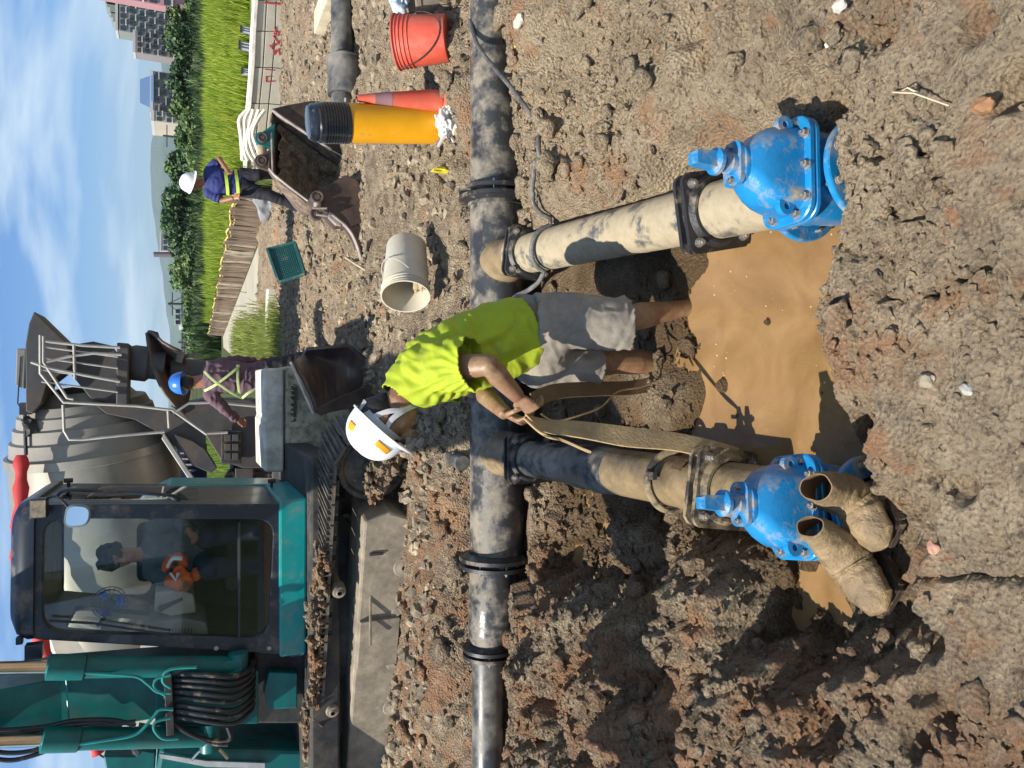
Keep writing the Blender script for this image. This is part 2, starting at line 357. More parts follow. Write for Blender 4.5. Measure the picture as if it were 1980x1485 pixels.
def clear_pipes(x, y, z):
    wd = .09 * fbm(x * 4.5 + 2, y * 4.5, 3) + .03 * fbm(x * 17, y * 17, 2)
    # soil never swallows the pipes where the photograph shows them bare
    t = np.clip((y - 1.85) / (3.82 - 1.85), 0, 1)
    for (xa, xb) in ((0.60, 0.73), (-0.35, -0.41)):
        cx = xa + (xb - xa) * t; cz = -0.20 + 0.10 * t
        d = np.abs(x - cx); m = (y > 1.80) & (y < 3.9)
        cap = cz - 0.02 + np.clip(d - 0.11, 0, 9) * 1.6
        z = np.where(m & (d < 0.30), np.minimum(z, cap), z)
    # main pipe: soil on its near side stays below its upper half
    m = (y > 3.40) & (y < 4.2) & (x > -4.2)
    capm = np.where(x > 1.0, -0.20 + 0.11 * (x - 1.0), np.where(x > -1.15, -0.24, -0.125)) + np.clip(4.06 - y, 0, 9) * 0.36
    z = np.where(m, np.minimum(z, capm), z)
    m = (y >= 4.2) & (y < 4.42) & (x > -4.2) & (x < 2.6)
    z = np.where(m, np.minimum(z, -0.02 + (y - 4.36) * 1.2), z)
    d = boxd(x, y, -0.50, 1.57, 0.18, 0.10) + wd; z = np.where(d < 0.4, np.minimum(z, -0.26 + np.clip(d, 0, 9) * 1.2), z)
    # boots' ledge and valves
    d = boxd(x, y, -0.42, 1.72, 0.22, 0.08) + wd; z = np.where(d < 0.4, np.minimum(z, -0.30 + np.clip(d, 0, 9) * 1.2), z)
    d = boxd(x, y, 0.59, 1.84, 0.17, 0.12) + wd * .7; z = np.where(d < 0.4, np.minimum(z, -0.33 + np.clip(d, 0, 9) * 1.5), z)
    return z
def H(x, y):
    a = np.array([float(x)]); b = np.array([float(y)]); return float(clear_pipes(a, b, height(a, b))[0])

def growth(a, b, d0, ratio):
    out = [a]; d = d0
    while out[-1] < b: out.append(out[-1] + d); d *= ratio
    return out
xs_r = growth(2.2, 16.0, 0.0095, 1.021)
xs = np.array([-v for v in xs_r[::-1]] + list(np.arange(-2.2 + 0.0085, 2.2 - 0.004, 0.0085)) + xs_r)
ys = [-5.0, -3, -1.8, -1, -0.5, -0.2, 0.1, 0.3, 0.45, 0.58, 0.68, 0.76, 0.82]
while ys[-1] < 16.2: ys.append(ys[-1] + max(0.0062, 0.0036 * (ys[-1] + 0.3)))
ys = np.array(ys)
GX, GY = np.meshgrid(xs, ys); GZ = clear_pipes(GX, GY, height(GX, GY))
nx, ny = len(xs), len(ys)
co = np.stack([GX, GY, GZ], -1).reshape(-1, 3).astype('f')
# steep clods lean sideways a little, so the soil is not a pure height field
co[:, 0] += (0.012 * fbm(co[:, 0] * 14, co[:, 1] * 14, 2)).astype('f') * (np.abs(co[:, 0]) < 3)
idx = np.arange(nx * ny).reshape(ny, nx)
fa = np.stack([idx[:-1, :-1], idx[:-1, 1:], idx[1:, 1:], idx[1:, :-1]], -1).reshape(-1, 4)
def np_mesh(name, co, fa, smooth=True):
    me = bpy.data.meshes.new(name); me.vertices.add(len(co)); me.vertices.foreach_set('co', np.ascontiguousarray(co, 'f').ravel())
    k = fa.shape[1]; me.loops.add(fa.size); me.loops.foreach_set('vertex_index', np.ascontiguousarray(fa, 'i').ravel()); me.polygons.add(len(fa))
    me.polygons.foreach_set('loop_start', np.arange(0, fa.size, k, dtype='i')); me.polygons.foreach_set('loop_total', np.full(len(fa), k, 'i'))
    me.update(calc_edges=True); me.polygons.foreach_set('use_smooth', np.full(len(fa), smooth)); return me
ground_me = np_mesh('ground', co, fa)

def soil_mat(name, clod=False):
    m = bpy.data.materials.new(name); m.use_nodes = True; t = m.node_tree; N = t.nodes; L = t.links; b = N['Principled BSDF']
    g = N.new('ShaderNodeNewGeometry'); pos = g.outputs['Position']
    def noise(sc, det=6, rg=0.6, off=0.0):
        n = N.new('ShaderNodeTexNoise'); n.inputs['Scale'].default_value = sc; n.inputs['Detail'].default_value = det; n.inputs['Roughness'].default_value = rg
        if off:
            v = N.new('ShaderNodeVectorMath'); v.operation = 'ADD'; v.inputs[1].default_value = (off, off, off); L.new(pos, v.inputs[0]); L.new(v.outputs[0], n.inputs['Vector'])
        else: L.new(pos, n.inputs['Vector'])
        return n.outputs['Fac']
    def rng(s, a, b_, lo=0.0, hi=1.0):
        r = N.new('ShaderNodeMapRange'); L.new(s, r.inputs[0]); r.inputs[1].default_value = a; r.inputs[2].default_value = b_; r.inputs[3].default_value = lo; r.inputs[4].default_value = hi; return r.outputs[0]
    def mix(f, A_, B_):
        q = N.new('ShaderNodeMix'); q.data_type = 'RGBA'
        if isinstance(f, float): q.inputs['Factor'].default_value = f
        else: L.new(f, q.inputs['Factor'])
        for s_, k in ((A_, 'A'), (B_, 'B')):
            if isinstance(s_, tuple): q.inputs[k].default_value = (*s_, 1)
            else: L.new(s_, q.inputs[k])
        return q.outputs['Result']
    c = mix(rng(noise(2.2), 0.35, 0.65), (0.27, 0.205, 0.130), (0.48, 0.365, 0.235))
    hx = N.new('ShaderNodeSeparateXYZ'); L.new(pos, hx.inputs[0]); hm_ = N.new('ShaderNodeMath'); hm_.operation = 'MULTIPLY_ADD'; L.new(noise(2.6, 5, .6, 13), hm_.inputs[0]); hm_.inputs[1].default_value = 1.6; L.new(hx.outputs['X'], hm_.inputs[2])
    c = mix(rng(hm_.outputs[0], 0.55, -0.15, 0, .8), c, (0.095, 0.070, 0.048))
    yd = N.new('ShaderNodeMath'); yd.operation = 'MULTIPLY'; L.new(rng(hx.outputs['Y'], 3.9, 4.6), yd.inputs[0]); L.new(rng(noise(1.3, 6, .65, 77), .38, .62, .15, .85), yd.inputs[1]); c = mix(yd.outputs[0], c, (0.125, 0.092, 0.060))
    c = mix(rng(noise(11, 8, 0.7, 3), 0.40, 0.68, 0, 0.8), c, (0.60, 0.475, 0.315))           # dry pale crumbs
    c = mix(rng(noise(85, 5, 0.7, 15), 0.53, 0.63, 0, .75), c, (0.085, 0.064, 0.046)); c = mix(rng(noise(120, 4, 0.7, 25), 0.56, 0.66, 0, .7), c, (0.58, 0.47, 0.32))
    c = mix(rng(noise(30, 6, 0.7, 9), 0.54, 0.66, 0, 0.8), c, (0.095, 0.070, 0.048))           # dark humus crumbs
    rust = rng(noise(1.6, 7, 0.72, 21), 0.545, 0.64, 0, 0.85)
    rh = N.new('ShaderNodeMath'); rh.operation = 'MULTIPLY'; L.new(rng(hx.outputs['X'], -.55, -.95), rh.inputs[0]); L.new(rng(noise(3.1, 7, .7, 61), .45, .58, 0, .8), rh.inputs[1]); c = mix(rh.outputs[0], c, (0.30, 0.155, 0.08))
    c = mix(rust, c, (0.42, 0.225, 0.115))
    r2 = rng(noise(6.5, 7, 0.72, 33), 0.60, 0.68, 0, 0.7); c = mix(r2, c, (0.46, 0.22, 0.10))
    sx = N.new('ShaderNodeSeparateXYZ'); L.new(pos, sx.inputs[0])
    # wet mud near and below the water line (a soaked, browner soil)
    nz_ = noise(5, 4, 0.6, 50); ad_ = N.new('ShaderNodeMath'); ad_.operation = 'MULTIPLY_ADD'; L.new(nz_, ad_.inputs[0]); ad_.inputs[1].default_value = -0.16; L.new(sx.outputs['Z'], ad_.inputs[2])
    wet = rng(ad_.outputs[0], -0.28, -0.40)
    c = mix(wet, c, (0.15, 0.098, 0.052))
    L.new(c, b.inputs['Base Color'])
    gl = rng(noise(9, 5, 0.6, 71), 0.50, 0.62, 0.93, 0.62)
    rr = N.new('ShaderNodeMix'); L.new(wet, rr.inputs['Factor']); L.new(gl, rr.inputs['A']); rr.inputs['B'].default_value = 0.33; L.new(rr.outputs['Result'], b.inputs['Roughness'])
    b.inputs['Specular IOR Level'].default_value = 0.35
    ma = N.new('ShaderNodeMath'); ma.operation = 'ADD'; L.new(noise(150, 8, 0.85, 5), ma.inputs[0])
    vo = N.new('ShaderNodeTexVoronoi'); vo.inputs['Scale'].default_value = 75; L.new(pos, vo.inputs['Vector']); L.new(vo.outputs['Distance'], ma.inputs[1])
    bp = N.new('ShaderNodeBump'); bp.inputs['Strength'].default_value = 1.0; bp.inputs['Distance'].default_value = 0.022; L.new(ma.outputs[0], bp.inputs['Height']); L.new(bp.outputs[0], b.inputs['Normal'])
    return m
M_soil = soil_mat('soil')
ground_me.materials.append(M_soil)
ground = bpy.data.objects.new('ground', ground_me); COL.objects.link(ground); ground['kind'] = 'structure'

# loose clods and crumbs
def clod_mass(n, seed, smin, smax, region, sub=2, ydens=0):
    rs = np.random.RandomState(seed); V = []; Fq = []; protos = []
    for k in range(8):
        bm = bmesh.new(); bmesh.ops.create_icosphere(bm, subdivisions=sub, radius=1)
        P = np.array([v.co[:] for v in bm.verts]); o = rs.rand(3) * 50
        s = np.array([1 + 0.75 * mnoise.noise(Vector(p * 1.3 + o)) + 0.6 * mnoise.noise(Vector(p * 3.1 + o)) for p in P])
        protos.append((P * s[:, None] * np.array([1, rs.uniform(.7, 1.1), rs.uniform(.55, .85)]), np.array([[v.index for v in f.verts] for f in bm.faces]))); bm.free()
    o = 0; cnt = 0; tries = 0
    X = rs.uniform(region[0], region[1], n * 4); Yr = region[2] * (region[3] / region[2]) ** rs.rand(n * 4)
    w = (np.clip(rough_amp(X, Yr), 0, 1) * 1.5 + 0.15) * (1 - .85 * smear(X, Yr)); ok = rs.rand(n * 4) < w
    # no clods on the open water or on the pipes
    inw = (boxd(X, Yr, 0.16, 2.12, 0.62, 0.36) < 0); t = np.clip((Yr - 1.85) / 1.97, 0, 1)
    onp = ((np.abs(X - (0.60 + 0.13 * t)) < 0.15) | (np.abs(X - (-0.35 - 0.06 * t)) < 0.15)) & (Yr > 1.6) & (Yr < 3.95)
    onm = (Yr > 3.9) & (Yr < 4.45) & (X > -3.2)
    X = X[ok & ~inw & ~onp & ~onm][:n]; Yr = Yr[ok & ~inw & ~onp & ~onm][:n]
    Z = clear_pipes(X, Yr, height(X, Yr, False))
    for i in range(len(X)):
        P, T = protos[rs.randint(8)]; s = smin * (smax / smin) ** (rs.rand() ** 2.2); s *= 0.75 + 0.25 * min(Yr[i], 4)
        a = rs.rand() * 2 * PI; c_, s_ = math.cos(a), math.sin(a)
        Q = np.stack([P[:, 0] * c_ - P[:, 1] * s_, P[:, 0] * s_ + P[:, 1] * c_, P[:, 2]], 1) * s
        V.append(Q + np.array([X[i], Yr[i], Z[i] + s * 0.35])); Fq.append(T + o); o += len(P)
    return np_mesh('clods', np.concatenate(V), np.concatenate(Fq), sub > 1)
def stuff(name, me, m, label, cat):
    me.materials.clear(); me.materials.append(m); o = bpy.data.objects.new(name, me); COL.objects.link(o); o['kind'] = 'stuff'; o['label'] = label; o['category'] = cat; return o
stuff('soil_clods', clod_mass(2400, 5, 0.008, 0.040, (-3.2, 3.2, 0.85, 5.5)), M_soil, 'loose brown earth clods lying over the dug soil', 'clods')
stuff('soil_crumbs', clod_mass(30000, 6, 0.0028, 0.014, (-2.3, 2.3, 0.8, 4.6), 1), M_soil, 'small brown earth crumbs sprinkled over the dug soil', 'crumbs')
M_grav = mat('gravel', (0.25, 0.20, 0.135), 0.9, var=0.7, scale=9, dirt=.40, dcol=(.17, .13, .09), dscale=8, bump=.8, bscale=60)
gm = clod_mass(16000, 8, 0.006, 0.030, (-4.5, 7.0, 4.7, 13.0), 1); stuff('gravel', gm, M_grav, 'pale gravel and rubble strewn over the yard behind the pipes', 'gravel')

# far land beyond the modelled yard
land = MB(); XR = xs[-1]; YN, YF = ys[0], ys[-1]; BIG = 7000
for (x0, x1, y0, y1) in ((-BIG, BIG, YF, BIG), (-BIG, BIG, -BIG, YN), (-BIG, -XR, YN, YF), (XR, BIG, YN, YF)):
    land.add([(x0, y0, 0.15), (x1, y0, 0.15), (x1, y1, 0.15), (x0, y1, 0.15)], [(0, 1, 2, 3)])
M_land = mat('land', (0.050, 0.062, 0.028), 0.95, var=0.5, scale=0.05)
M_land.node_tree.nodes['Principled BSDF'].inputs['Specular IOR Level'].default_value = .05
single('terrain', land, M_land, kind='structure')

# muddy water
wm = bpy.data.materials.new('muddy_water'); wm.use_nodes = True; t = wm.node_tree; b = t.nodes['Principled BSDF']
g = t.nodes.new('ShaderNodeNewGeometry'); n = t.nodes.new('ShaderNodeTexNoise'); n.inputs['Scale'].default_value = 2.6; n.inputs['Detail'].default_value = 6; n.inputs['Distortion'].default_value = 1.6
t.links.new(g.outputs['Position'], n.inputs['Vector'])
r_ = t.nodes.new('ShaderNodeValToRGB'); r_.color_ramp.elements[0].color = (0.165, 0.094, 0.038, 1); r_.color_ramp.elements[0].position = 0.3; r_.color_ramp.elements[1].color = (0.27, 0.165, 0.074, 1); r_.color_ramp.elements[1].position = 0.7
t.links.new(n.outputs['Fac'], r_.inputs[0]); t.links.new(r_.outputs[0], b.inputs['Base Color'])
b.inputs['Roughness'].default_value = 0.035; b.inputs['IOR'].default_value = 1.33; b.inputs['Specular IOR Level'].default_value = 0.6
n2 = t.nodes.new('ShaderNodeTexNoise'); n2.inputs['Scale'].default_value = 7; n2.inputs['Detail'].default_value = 4; n2.inputs['Distortion'].default_value = 0.5; t.links.new(g.outputs['Position'], n2.inputs['Vector'])
bp = t.nodes.new('ShaderNodeBump'); bp.inputs['Strength'].default_value = 0.25; bp.inputs['Distance'].default_value = 0.03; t.links.new(n2.outputs['Fac'], bp.inputs['Height']); t.links.new(bp.outputs[0], b.inputs['Normal'])
wx_ = np.linspace(-1.2, 1.2, 160); wy_ = np.linspace(1.45, 3.9, 160); WX, WY = np.meshgrid(wx_, wy_); WZ = WATER_Z + 0.002 * fbm(WX * 5, WY * 5, 2)
id2 = np.arange(160 * 160).reshape(160, 160); wf = np.stack([id2[:-1, :-1], id2[:-1, 1:], id2[1:, 1:], id2[1:, :-1]], -1).reshape(-1, 4)
wme = np_mesh('water', np.stack([WX, WY, WZ], -1).reshape(-1, 3), wf); wme.materials.append(wm)
wo = bpy.data.objects.new('water', wme); COL.objects.link(wo); wo['kind'] = 'structure'
# froth and bubbles on the water
M_foam = mat('foam', (0.48, 0.33, 0.17), 0.25, var=0.3, scale=30)
fb = MB(); rs = random.Random(4)
for cx, cy, k, sp_ in ((0.62, 2.2, 30, .05), (0.30, 1.86, 26, .05), (0.45, 1.83, 30, .06), (0.05, 1.84, 26, .06), (0.27, 2.15, 8, .03), (0.62, 1.9, 22, .06), (0.1, 2.42, 20, 0.06), (0.40, 2.4, 14, .05)):
    for q in range(k // 2):
        fb.icos((cx + rs.gauss(0, sp_), cy + rs.gauss(0, sp_ * .8), WATER_Z + 0.001), rs.uniform(.0015, .0055), 1, (1, 1, .5))
single('foam_bubbles', fb, M_foam, 'tiny bubbles and froth floating on the muddy orange water', 'foam', kind='stuff')
# ------------------------------------------------------------------ pipes and valves
M_pvc = mat('grey_plastic_pipe', (0.035, 0.036, 0.038), 0.28, var=0.25, scale=5, dirt=0.36, dcol=(0.23, 0.20, 0.155), dscale=6.5, dsoft=0.18, bump=0.12, bscale=60, updirt=0.05)
M_pvc2 = mat('black_plastic_pipe', (0.028, 0.030, 0.034), 0.30, var=0.3, scale=4, dirt=0.34, dcol=(0.27, 0.25, 0.21), dscale=3.5, dsoft=0.35, bump=0.08, bscale=80)
M_pvcm = mat('mud_smeared_pipe', (0.10, 0.10, 0.095), 0.45, var=0.2, scale=6, dirt=0.68, dcol=(0.34, 0.285, 0.19), dirt2=(0.21, 0.17, 0.11), dscale=6, dsoft=0.09, bump=0.35, bscale=30, stretch=(1, 1, 1))
M_pvcb = mat('brown_muddy_pipe', (0.08, 0.065, 0.045), 0.4, var=0.2, scale=6, dirt=0.68, dcol=(0.25, 0.18, 0.095), dirt2=(0.14, 0.10, 0.052), dscale=4.5, dsoft=0.25, bump=0.35, bscale=40, rgh_dirt=0.45)
M_iron = mat('black_cast_iron', (0.018, 0.018, 0.02), 0.42, var=0.3, scale=20, bump=0.25, bscale=120, dirt=0.28, dcol=(0.22, 0.18, 0.13), dscale=7)
M_ironm = mat('muddy_cast_iron', (0.03, 0.027, 0.024), 0.5, var=0.3, scale=20, bump=0.3, bscale=80, dirt=0.50, dcol=(0.25, 0.19, 0.11), dscale=9)
M_bolt = mat('bolt_steel', (0.36, 0.34, 0.32), 0.36, metal=0.75, var=0.3, scale=60, dirt=0.3, dscale=30)
M_blue = mat('blue_epoxy_paint', (0.008, 0.185, 0.42), 0.33, var=0.14, scale=9, bump=0.2, bscale=45, dirt=0.33, dcol=(0.33, 0.26, 0.165), dscale=8, dsoft=0.14, coat=0.08)
M_rubber = mat('black_rubber', (0.02, 0.02, 0.022), 0.55, dirt=0.35, dscale=12)

def frame_of(a, b, upd=(0, 0, 1)):
    """matrix whose y axis runs a->b, z axis up as far as possible"""
    a = Vector(a); y = (Vector(b) - a).normalized(); x = y.cross(Vector(upd)).normalized(); z = x.cross(y)
    return Matrix(((x.x, y.x, z.x, a.x), (x.y, y.y, z.y, a.y), (x.z, y.z, z.z, a.z), (0, 0, 0, 1)))
def hexbolt_mesh(r=0.013, shank=0.05):
    mb = MB(); mb.lathe([(0, r * 1.25), (0.003, r * 1.25)], (0, 0, 0), (0, 1, 0), 14, True)
    mb.cyl((0, 0.003, 0), (0, 0.003 + r * 1.1, 0), r, n=6, smooth=False); mb.cyl((0, 0.003 + r, 0), (0, 0.003 + r * 1.7, 0), r * .55, n=8)
    mb.cyl((0, -shank, 0), (0, 0, 0), r * .5, n=8); return mb.mesh('bolt')
BOLT = hexbolt_mesh(); BOLT.materials.append(M_bolt)
BOLTS = hexbolt_mesh(0.010, 0.06); BOLTS.materials.append(M_bolt)
BOLTK = hexbolt_mesh(0.015, 0.10); BOLTK.materials.append(M_bolt)

def collar(T, c, axis, rp, ro, m, bolts=6, thick=0.022, gap=0.03, shape=0, ph=0.0, bm=None, twist=0.0):
    """a pair of clamped rings: c centre, axis direction; shape>0 gives a plate with straight sides between bolt lugs"""
    Mx = frame_of(c, Vector(c) + Vector(axis))
    def loop(r_in, y, lug):
        L = []; n = 72
        for k in range(n):
            a = 2 * PI * k / n + twist
            if shape:
                q = (a - ph) % (2 * PI / shape); q = min(q, 2 * PI / shape - q); r = min(r_in * 1.20, r_in * 0.93 / max(.3, math.cos(PI / shape - q)))
            else: r = r_in
            L.append(Mx @ Vector((math.cos(a) * r, y, math.sin(a) * r)))
        return L
    def circ(r, y): return [Mx @ Vector((math.cos(2 * PI * k / 72 + twist) * r, y, math.sin(2 * PI * k / 72 + twist) * r)) for k in range(72)]
    objs = []
    for s in (-1, 1):
        mb = MB(); y0 = s * gap / 2; y1 = s * (gap / 2 + thick); rr = ro if s > 0 or not shape else ro * 0.98
        mb.loft([circ(rp, y0), loop(rr, y0, 1), loop(rr, y1, 1), circ(rp + 0.035 * (ro / .2), y1), circ(rp + 0.012, y1 + s * 0.018), circ(rp, y1 + s * 0.018)], cap=False)
        objs.append(T.part('flange_ring', mb, m, ang=30))
    g = MB(); g.lathe([(-gap / 2, rp + .012), (gap / 2, rp + .012)], c, Vector(c) + Vector(axis), 48); g2 = MB(); g2.lathe([(0, rp + .02), (gap, rp + .02)], Mx @ Vector((0, -gap / 2, 0)), Mx @ Vector((0, 1, 0)), 48)
    T.part('gasket', g2, M_rubber)
    me = BOLTK if shape else (BOLTS if bm is None else bm)
    for k in range(bolts):
        a = ph + 2 * PI * k / bolts; rb = (rp + ro) / 2 + (ro - rp) * (0.34 if shape else 0.12)
        for s in ((1,) if shape else (-1,)):
            q = Mx @ Matrix.Translation((math.cos(a + twist) * rb, s * (gap / 2 + thick), math.sin(a + twist) * rb)) @ Matrix.Rotation(PI if s < 0 else 0, 4, 'X')
            T.inst('bolt', me, q)
    return objs

# main pipeline
YM, ZM, RM = 4.20, -0.105, 0.165
PL = Thing('pipeline', 'long grey plastic main pipe lying across the trench behind the bent worker', 'pipe', (0, YM, ZM))
m1 = MB(); m1.lathe([(0, .100), (0.001, .160), (0.20, .165), (2.15, RM), (2.151, .12)], (-1.06, YM, ZM), (1, YM, ZM), 56)
PL.part('tee_pipe', m1, M_pvc)
for (x, z) in ((0.73, -0.1), (-0.41, -0.1)):
    sb = MB(); sb.lathe([(0, .140), (0.085, .138), (0.13, .125), (0.17, .118), (0.30, .112)], (x, 4.14, z), (x, 3.0, z - .01), 40); PL.part('branch_socket', sb, M_pvcb)
# the right-hand length narrows towards the buried end; top edge stays level
rr_ = MB(); L_ = []
for (x, r, z) in ((1.07, .178, ZM), (1.20, .178, ZM), (1.23, .165, ZM), (1.5, .160, ZM + .003), (1.9, .135, -.075), (2.15, .125, -.065), (3.4, .125, -.065)):
    L_.append([Vector((x, YM + math.cos(2 * PI * k / 48) * r, z + math.sin(2 * PI * k / 48) * r)) for k in range(48)])
rr_.loft(L_); PL.part('reducer_pipe', rr_, M_pvc)
bl = MB(); L_ = []
for (x, r, z) in ((-1.08, .15, ZM), (-1.12, .145, -.085), (-1.30, .150, -.080), (-1.52, .145, -.072), (-1.58, .115, -.068), (-1.62, .112, -.068)):
    L_.append([Vector((x, YM + math.cos(2 * PI * k / 48) * r, z + math.sin(2 * PI * k / 48) * r)) for k in range(48)])
bl.loft(L_); PL.part('adapter_sleeve', bl, M_pvc)
lp = MB(); lp.lathe([(0, .05), (0.001, .095), (2.6, .095)], (-1.60, YM, -.045), (-9, YM, -.03), 48); PL.part('black_pipe', lp, M_pvc2)
lab = MB()
for k in range(7): lab.icos((-2.33 + k * .009, YM - 0.045 + .004 * (k % 3), .038), .006, 1, (1, 1.4, .3))
PL.part('yellow_print', lab, mat('yellow_print', (0.5, 0.36, 0.05), 0.6))
collar(PL, (1.14, YM, ZM), (-1, 0, 0), .166, .232, M_iron, 8, .022, .024, 0, 0.3)
collar(PL, (-1.07, YM, ZM + .005), (1, 0, 0), .16, .225, M_iron, 8, .022, .022, 0, 0.1)
collar(PL, (-1.61, YM, -.058), (1, 0, 0), .11, .165, M_iron, 6, .020, .018, 0, 0.4)

def branch(name, label, a, b, segs, plates, strap_marks=None):
    """segs: (t0,t1,r0,r1,material,part name) along a->b (metres)"""
    T = Thing(name, label, 'pipe', a); a = Vector(a); d = (Vector(b) - a); Lg = d.length; d.normalize()
    for (t0, t1, prof, m, nm) in segs:
        mb = MB(); mb.lathe([(t - t0, r) for t, r in prof], a + d * t0, a + d * 50, 48); T.part(nm, mb, m)
    for (t, rp, ro, m, ph) in plates: collar(T, a + d * t, d, rp, ro, m, 4, .016, .030, 4, ph)
    return T, d, Lg
aR = (0.725, 3.86, -.10); bR = (0.628, 1.84, -.20)
TR, dR, LR = branch('branch_pipe', 'straight mud smeared branch pipe running to the right blue valve', aR, bR,
    [(0.0, 1.52, [(0.0, .118), (.06, .118), (.08, .107), (1.60, .108)], M_pvcm, 'pipe'),
     (1.58, 1.93, [(1.58, .106), (1.93, .106)], M_pvcm, 'pipe')],
    [(0.10, .110, .150, M_iron, PI / 4 + .1), (1.585, .110, .160, M_iron, PI / 4 - .2)])
aL = (-0.41, 3.86, -.10); bL = (-0.385, 1.86, -.225)
TL, dL, LL = branch('branch_pipe', 'left branch pipe with a webbing strap looped round it leading to the tilted blue valve', aL, bL,
    [(0.0, .62, [(0.0, .112), (.06, .112), (.08, .098), (.62, .098)], M_pvc, 'pipe'),
     (.60, .95, [(.60, .098), (.62, .106), (.80, .106), (.82, .112), (.86, .112), (.88, .106), (.93, .108), (.95, .102)], M_pvc, 'sleeve_coupling'),
     (.95, 1.58, [(.95, .103), (1.42, .103), (1.43, .109), (1.58, .109)], M_pvcb, 'muddy_sleeve'),
     (1.56, 1.85, [(1.56, .101), (1.85, .101)], M_pvcb, 'pipe')],
    [(0.10, .101, .148, M_iron, PI / 4), (1.615, .106, .160, M_ironm, PI / 4 + .15)])
# slack steel retaining band round the left pipe
hb = MB(); c = Vector(aL) + dL * 1.36; pts = [c + Vector((math.cos(t) * .135, math.sin(t) * .05 - .02, math.sin(t) * .125 - .012)) for t in [R(k) for k in range(-70, 260, 10)]]
pts = [Vector((math.cos(R(k)) * .125, 0.03 * math.sin(R(k)) + (.045 if k > 120 else 0) * (k - 120) / 120, math.sin(R(k)) * .122)) + c for k in range(-60, 241, 8)]
hb.tube(pts, .009, 8, True, True, 1.6); hb.box(c + Vector((.03, -.0, .125)), (.03, .05, .02)); TL.part('retaining_band', hb, M_ironm)

